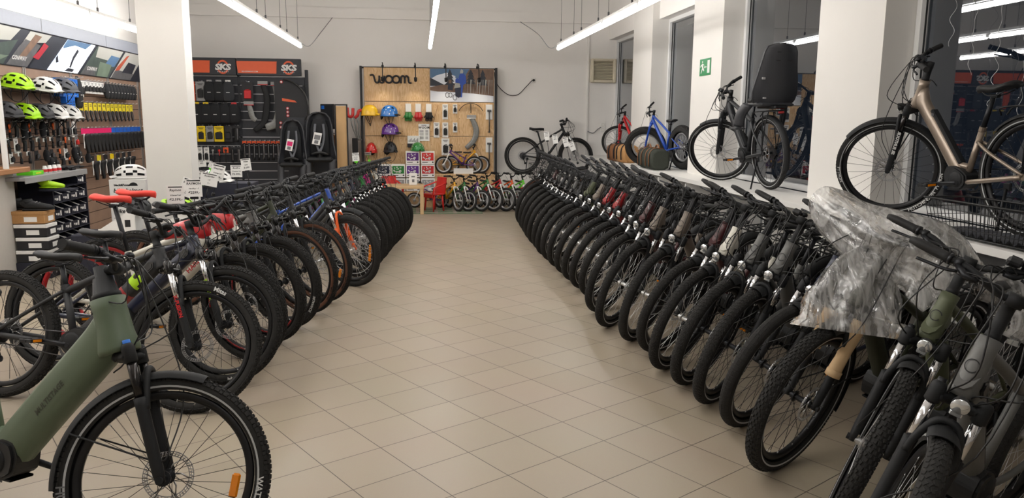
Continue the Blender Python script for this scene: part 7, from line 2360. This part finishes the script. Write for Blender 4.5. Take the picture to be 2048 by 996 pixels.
# helmets among the bicycles
helmet('dark grey helmet on the open white carton by the red saddles', 'helmet_dark', TR(-2.82, 7.98, .70, radians(170), radians(-20)), group='helmets behind the bicycles', strap=False)
helmet('lime green helmet on the open white carton beside the pillar', 'lime_helmet', TR(-2.40, 7.98, .70, radians(160), radians(-20)), group='helmets behind the bicycles', strap=False)
mb = MB(); mb.box((0, 0, .43), (.9, .36, .86), ch=.004)
tag(put('helmet_cabinet', mb.mesh('helmet_cabinet', [M('navy_box')]), None, TR(-2.35, 9.15, 0)), 'dark low cabinet with helmets behind the pillar', 'cabinet')
helmet('pink helmet peeping out beside the 2.599 price card', 'helmet_pink', TR(-2.68, 9.1, .873, radians(160), 0), 'kid', group='helmets behind the bicycles', strap=False)
helmet('white helmet behind the wide price card', 'helmet_white', TR(-2.32, 9.1, .873, radians(-10), 0), group='helmets behind the bicycles', scale=1.1, strap=False)

# ------------------------------------------------------------------ clear plastic covers and the foam sleeve
def film():
    m = bpy.data.materials.new('clear_film'); m.use_nodes = True
    nt = m.node_tree
    for n in list(nt.nodes):
        if n.type != 'OUTPUT_MATERIAL': nt.nodes.remove(n)
    out = nt.nodes['Material Output']
    tc = nt.nodes.new('ShaderNodeTexCoord')
    no = nt.nodes.new('ShaderNodeTexNoise'); no.inputs['Scale'].default_value = 5; no.inputs['Detail'].default_value = 3; no.inputs['Distortion'].default_value = 1.2
    mp = nt.nodes.new('ShaderNodeMapping'); mp.inputs['Rotation'].default_value = (.5, .4, .6); mp.inputs['Scale'].default_value = (5.0, 1.2, 1.6)
    nt.links.new(tc.outputs['Object'], mp.inputs['Vector']); nt.links.new(mp.outputs[0], no.inputs['Vector'])
    bp = nt.nodes.new('ShaderNodeBump'); bp.inputs['Strength'].default_value = .5; bp.inputs['Distance'].default_value = .02
    nt.links.new(no.outputs['Fac'], bp.inputs['Height'])
    tr = nt.nodes.new('ShaderNodeBsdfTransparent'); tr.inputs[0].default_value = (.93, .93, .93, 1)
    gl = nt.nodes.new('ShaderNodeBsdfGlossy'); gl.inputs['Roughness'].default_value = .14; gl.inputs[0].default_value = (.9, .9, .9, 1)
    tl = nt.nodes.new('ShaderNodeBsdfTranslucent'); tl.inputs[0].default_value = (.92, .92, .91, 1)
    df = nt.nodes.new('ShaderNodeBsdfDiffuse'); df.inputs[0].default_value = (.92, .92, .91, 1)
    nt.links.new(bp.outputs[0], gl.inputs['Normal']); nt.links.new(bp.outputs[0], df.inputs['Normal'])
    m1 = nt.nodes.new('ShaderNodeMixShader'); m1.inputs[0].default_value = .5
    nt.links.new(tl.outputs[0], m1.inputs[1]); nt.links.new(df.outputs[0], m1.inputs[2])
    m2 = nt.nodes.new('ShaderNodeMixShader')
    mr = nt.nodes.new('ShaderNodeMapRange'); mr.inputs[1].default_value = .40; mr.inputs[2].default_value = .68; mr.inputs[3].default_value = .12; mr.inputs[4].default_value = .66
    nt.links.new(no.outputs['Fac'], mr.inputs[0]); nt.links.new(mr.outputs[0], m2.inputs[0])
    nt.links.new(tr.outputs[0], m2.inputs[1]); nt.links.new(m1.outputs[0], m2.inputs[2])
    fr = nt.nodes.new('ShaderNodeFresnel'); fr.inputs[0].default_value = 1.5; nt.links.new(bp.outputs[0], fr.inputs['Normal'])
    ad = nt.nodes.new('ShaderNodeMath'); ad.operation = 'MULTIPLY_ADD'; ad.inputs[1].default_value = 1.2; ad.inputs[2].default_value = .05; ad.use_clamp = True
    nt.links.new(fr.outputs[0], ad.inputs[0])
    m3_ = nt.nodes.new('ShaderNodeMixShader'); nt.links.new(ad.outputs[0], m3_.inputs[0])
    nt.links.new(m2.outputs[0], m3_.inputs[1]); nt.links.new(gl.outputs[0], m3_.inputs[2])
    nt.links.new(m3_.outputs[0], out.inputs['Surface'])
    MATS['clear_film'] = m
film()
from mathutils import noise as mnoise
def crumpled_bag(P, rad, seed, n=64, pleat=(0, .0), flat=None):
    """a loose film sleeve around the path P with radii rad: stretched faces, long creases, optional pleats towards the end"""
    path = smooth_path(P, 8); k = len(path)
    vs, b = [], None
    for i, p in enumerate(path):
        u = i / (k - 1)
        x = u * (len(rad) - 1); j = min(len(rad) - 2, int(x)); f = x - j
        rx, ry = [rad[j][m] * (1 - f) + rad[j + 1][m] * f for m in (0, 1)]
        t = (path[min(k - 1, i + 1)] - path[max(0, i - 1)]).normalized()
        b, q = frame_axes(t, b)
        for j in range(n):
            a = 2 * pi * j / n
            # polygonal outline: film stretched between a few corners
            m = 5 + seed % 3
            sec = 2 * pi / m
            aa = (a + seed + .5 * mnoise.noise(V((u * 3, seed, 0)))) % sec - sec / 2
            poly = cos(sec / 2) / cos(aa)
            g = .55 * poly + .45
            d = b * cos(a) * rx + q * sin(a) * ry
            w = p + d
            big = mnoise.noise(w * 4.5 + V((seed, 0, 0)))
            cr = mnoise.noise(V((a * 3.2 + u * 2.0, u * 1.4, seed)))
            crease = (1 - min(1, abs(cr) * 5)) * .10
            pl = 1 + pleat[1] * u * cos(pleat[0] * a + 2 * mnoise.noise(V((u * 2, seed, 1))))
            vs.append(p + d * (g + .26 * big - crease) * pl)
    mb = MB()
    fs = [(i * n + j, i * n + (j + 1) % n, (i + 1) * n + (j + 1) % n, (i + 1) * n + j) for i in range(k - 1) for j in range(n)]
    mb.add(vs, fs, 0, True)
    return mb
b3 = BIKES_R[2]; s3 = rowR[2][5]; g3 = geo(s3)
Sx = b3.matrix_world @ (Matrix.Translation(g3['a0']) @ Matrix.Rotation(radians(rowR[2][3]), 4, AX) @ Matrix.Translation(-g3['a0']))
hp = bar_meshes(s3)['pts']
L_, C_, R_ = Sx @ hp[-1], Sx @ g3['bar'], Sx @ hp[0]
dwn = V((0, 0, -1))
# which bar end is farther from the camera
far, near = (R_, L_) if R_.y > L_.y else (L_, R_)
mb = crumpled_bag([far + (far - C_) * .22, far.lerp(C_, .25) + dwn * .03, C_ + dwn * .04, C_.lerp(near, .5) + dwn * .06, near.lerp(C_, .2) + dwn * .14], [(.07, .06), (.13, .10), (.15, .13), (.17, .17), (.19, .20), (.16, .16)], 3, pleat=(6, .12))
tag(put('plastic_cover', mb.mesh('plastic_cover', [M('clear_film')])), 'crumpled clear plastic cover wrapped around the handlebar of the third window-row bike', 'plastic cover')
cr = Sx @ (g3['a0'] + AX * (g3['s_cr'] + .02))
mb = crumpled_bag([C_ + dwn * .08, cr.lerp(C_, .55) + V((-.03, -.03, 0)), cr + V((-.05, -.05, .02)), cr + V((-.07, -.07, -.09))], [(.05, .05), (.11, .11), (.17, .17), (.22, .20), (.23, .20)], 8, pleat=(7, .22))
tag(put('plastic_cover', mb.mesh('plastic_cover', [M('clear_film')])), 'clear plastic bag hanging over the fork crown of the third window-row bike', 'plastic cover')
hy = fork_hy(s3)
for sg, lb, s0, s1 in ((1, 'long beige foam sleeve on the fork leg nearer the wall of the plastic-wrapped bike', .16, .43), (-1, 'beige foam sleeve on the other fork leg of the plastic-wrapped bike', .24, .42)):
    mb = MB(); P = [g3['A'] + V((0, sg * hy, 0)) + AX * (s0 + (s1 - s0) * k / 6) + V((.004 * (k % 2), 0, 0)) for k in range(7)]
    mb.tube([Sx @ p for p in P], [.032, .030, .028, .029, .030, .033, .034], 12)
    mb.tube([Sx @ P[0], Sx @ (P[0] + AX * .03)], .0345, 12, 0)
    tag(put('foam_sleeve', mb.mesh('foam_sleeve', [M('foam_beige')])), lb, 'foam sleeve')
b1_ = BIKES_R[0]
sd = b1_.matrix_world @ geo(rowR[0][5])['sad']
mb = crumpled_bag([sd + V((-.22, .0, .02)), sd + V((-.05, .02, .02)), sd + V((.12, .04, .0)), sd + V((.2, .05, -.1))], [(.05, .04), (.12, .09), (.13, .1), (.06, .06)], 5)
tag(put('plastic_cover', mb.mesh('plastic_cover', [M('clear_film')])), 'clear plastic cover over the saddle of the nearest window-row bike', 'plastic cover')
b2_ = BIKES_R[1]
sd = b2_.matrix_world @ geo(rowR[1][5])['sad']
mb = crumpled_bag([sd + V((-.16, .0, .0)), sd + V((.02, .0, .0)), sd + V((.16, .02, -.02)), sd + V((.1, .0, -.26))], [(.05, .04), (.11, .10), (.12, .12), (.08, .08)], 12)
tag(put('plastic_cover', mb.mesh('plastic_cover', [M('clear_film')])), 'clear plastic cover over the saddle of the olive window-row bike', 'plastic cover')
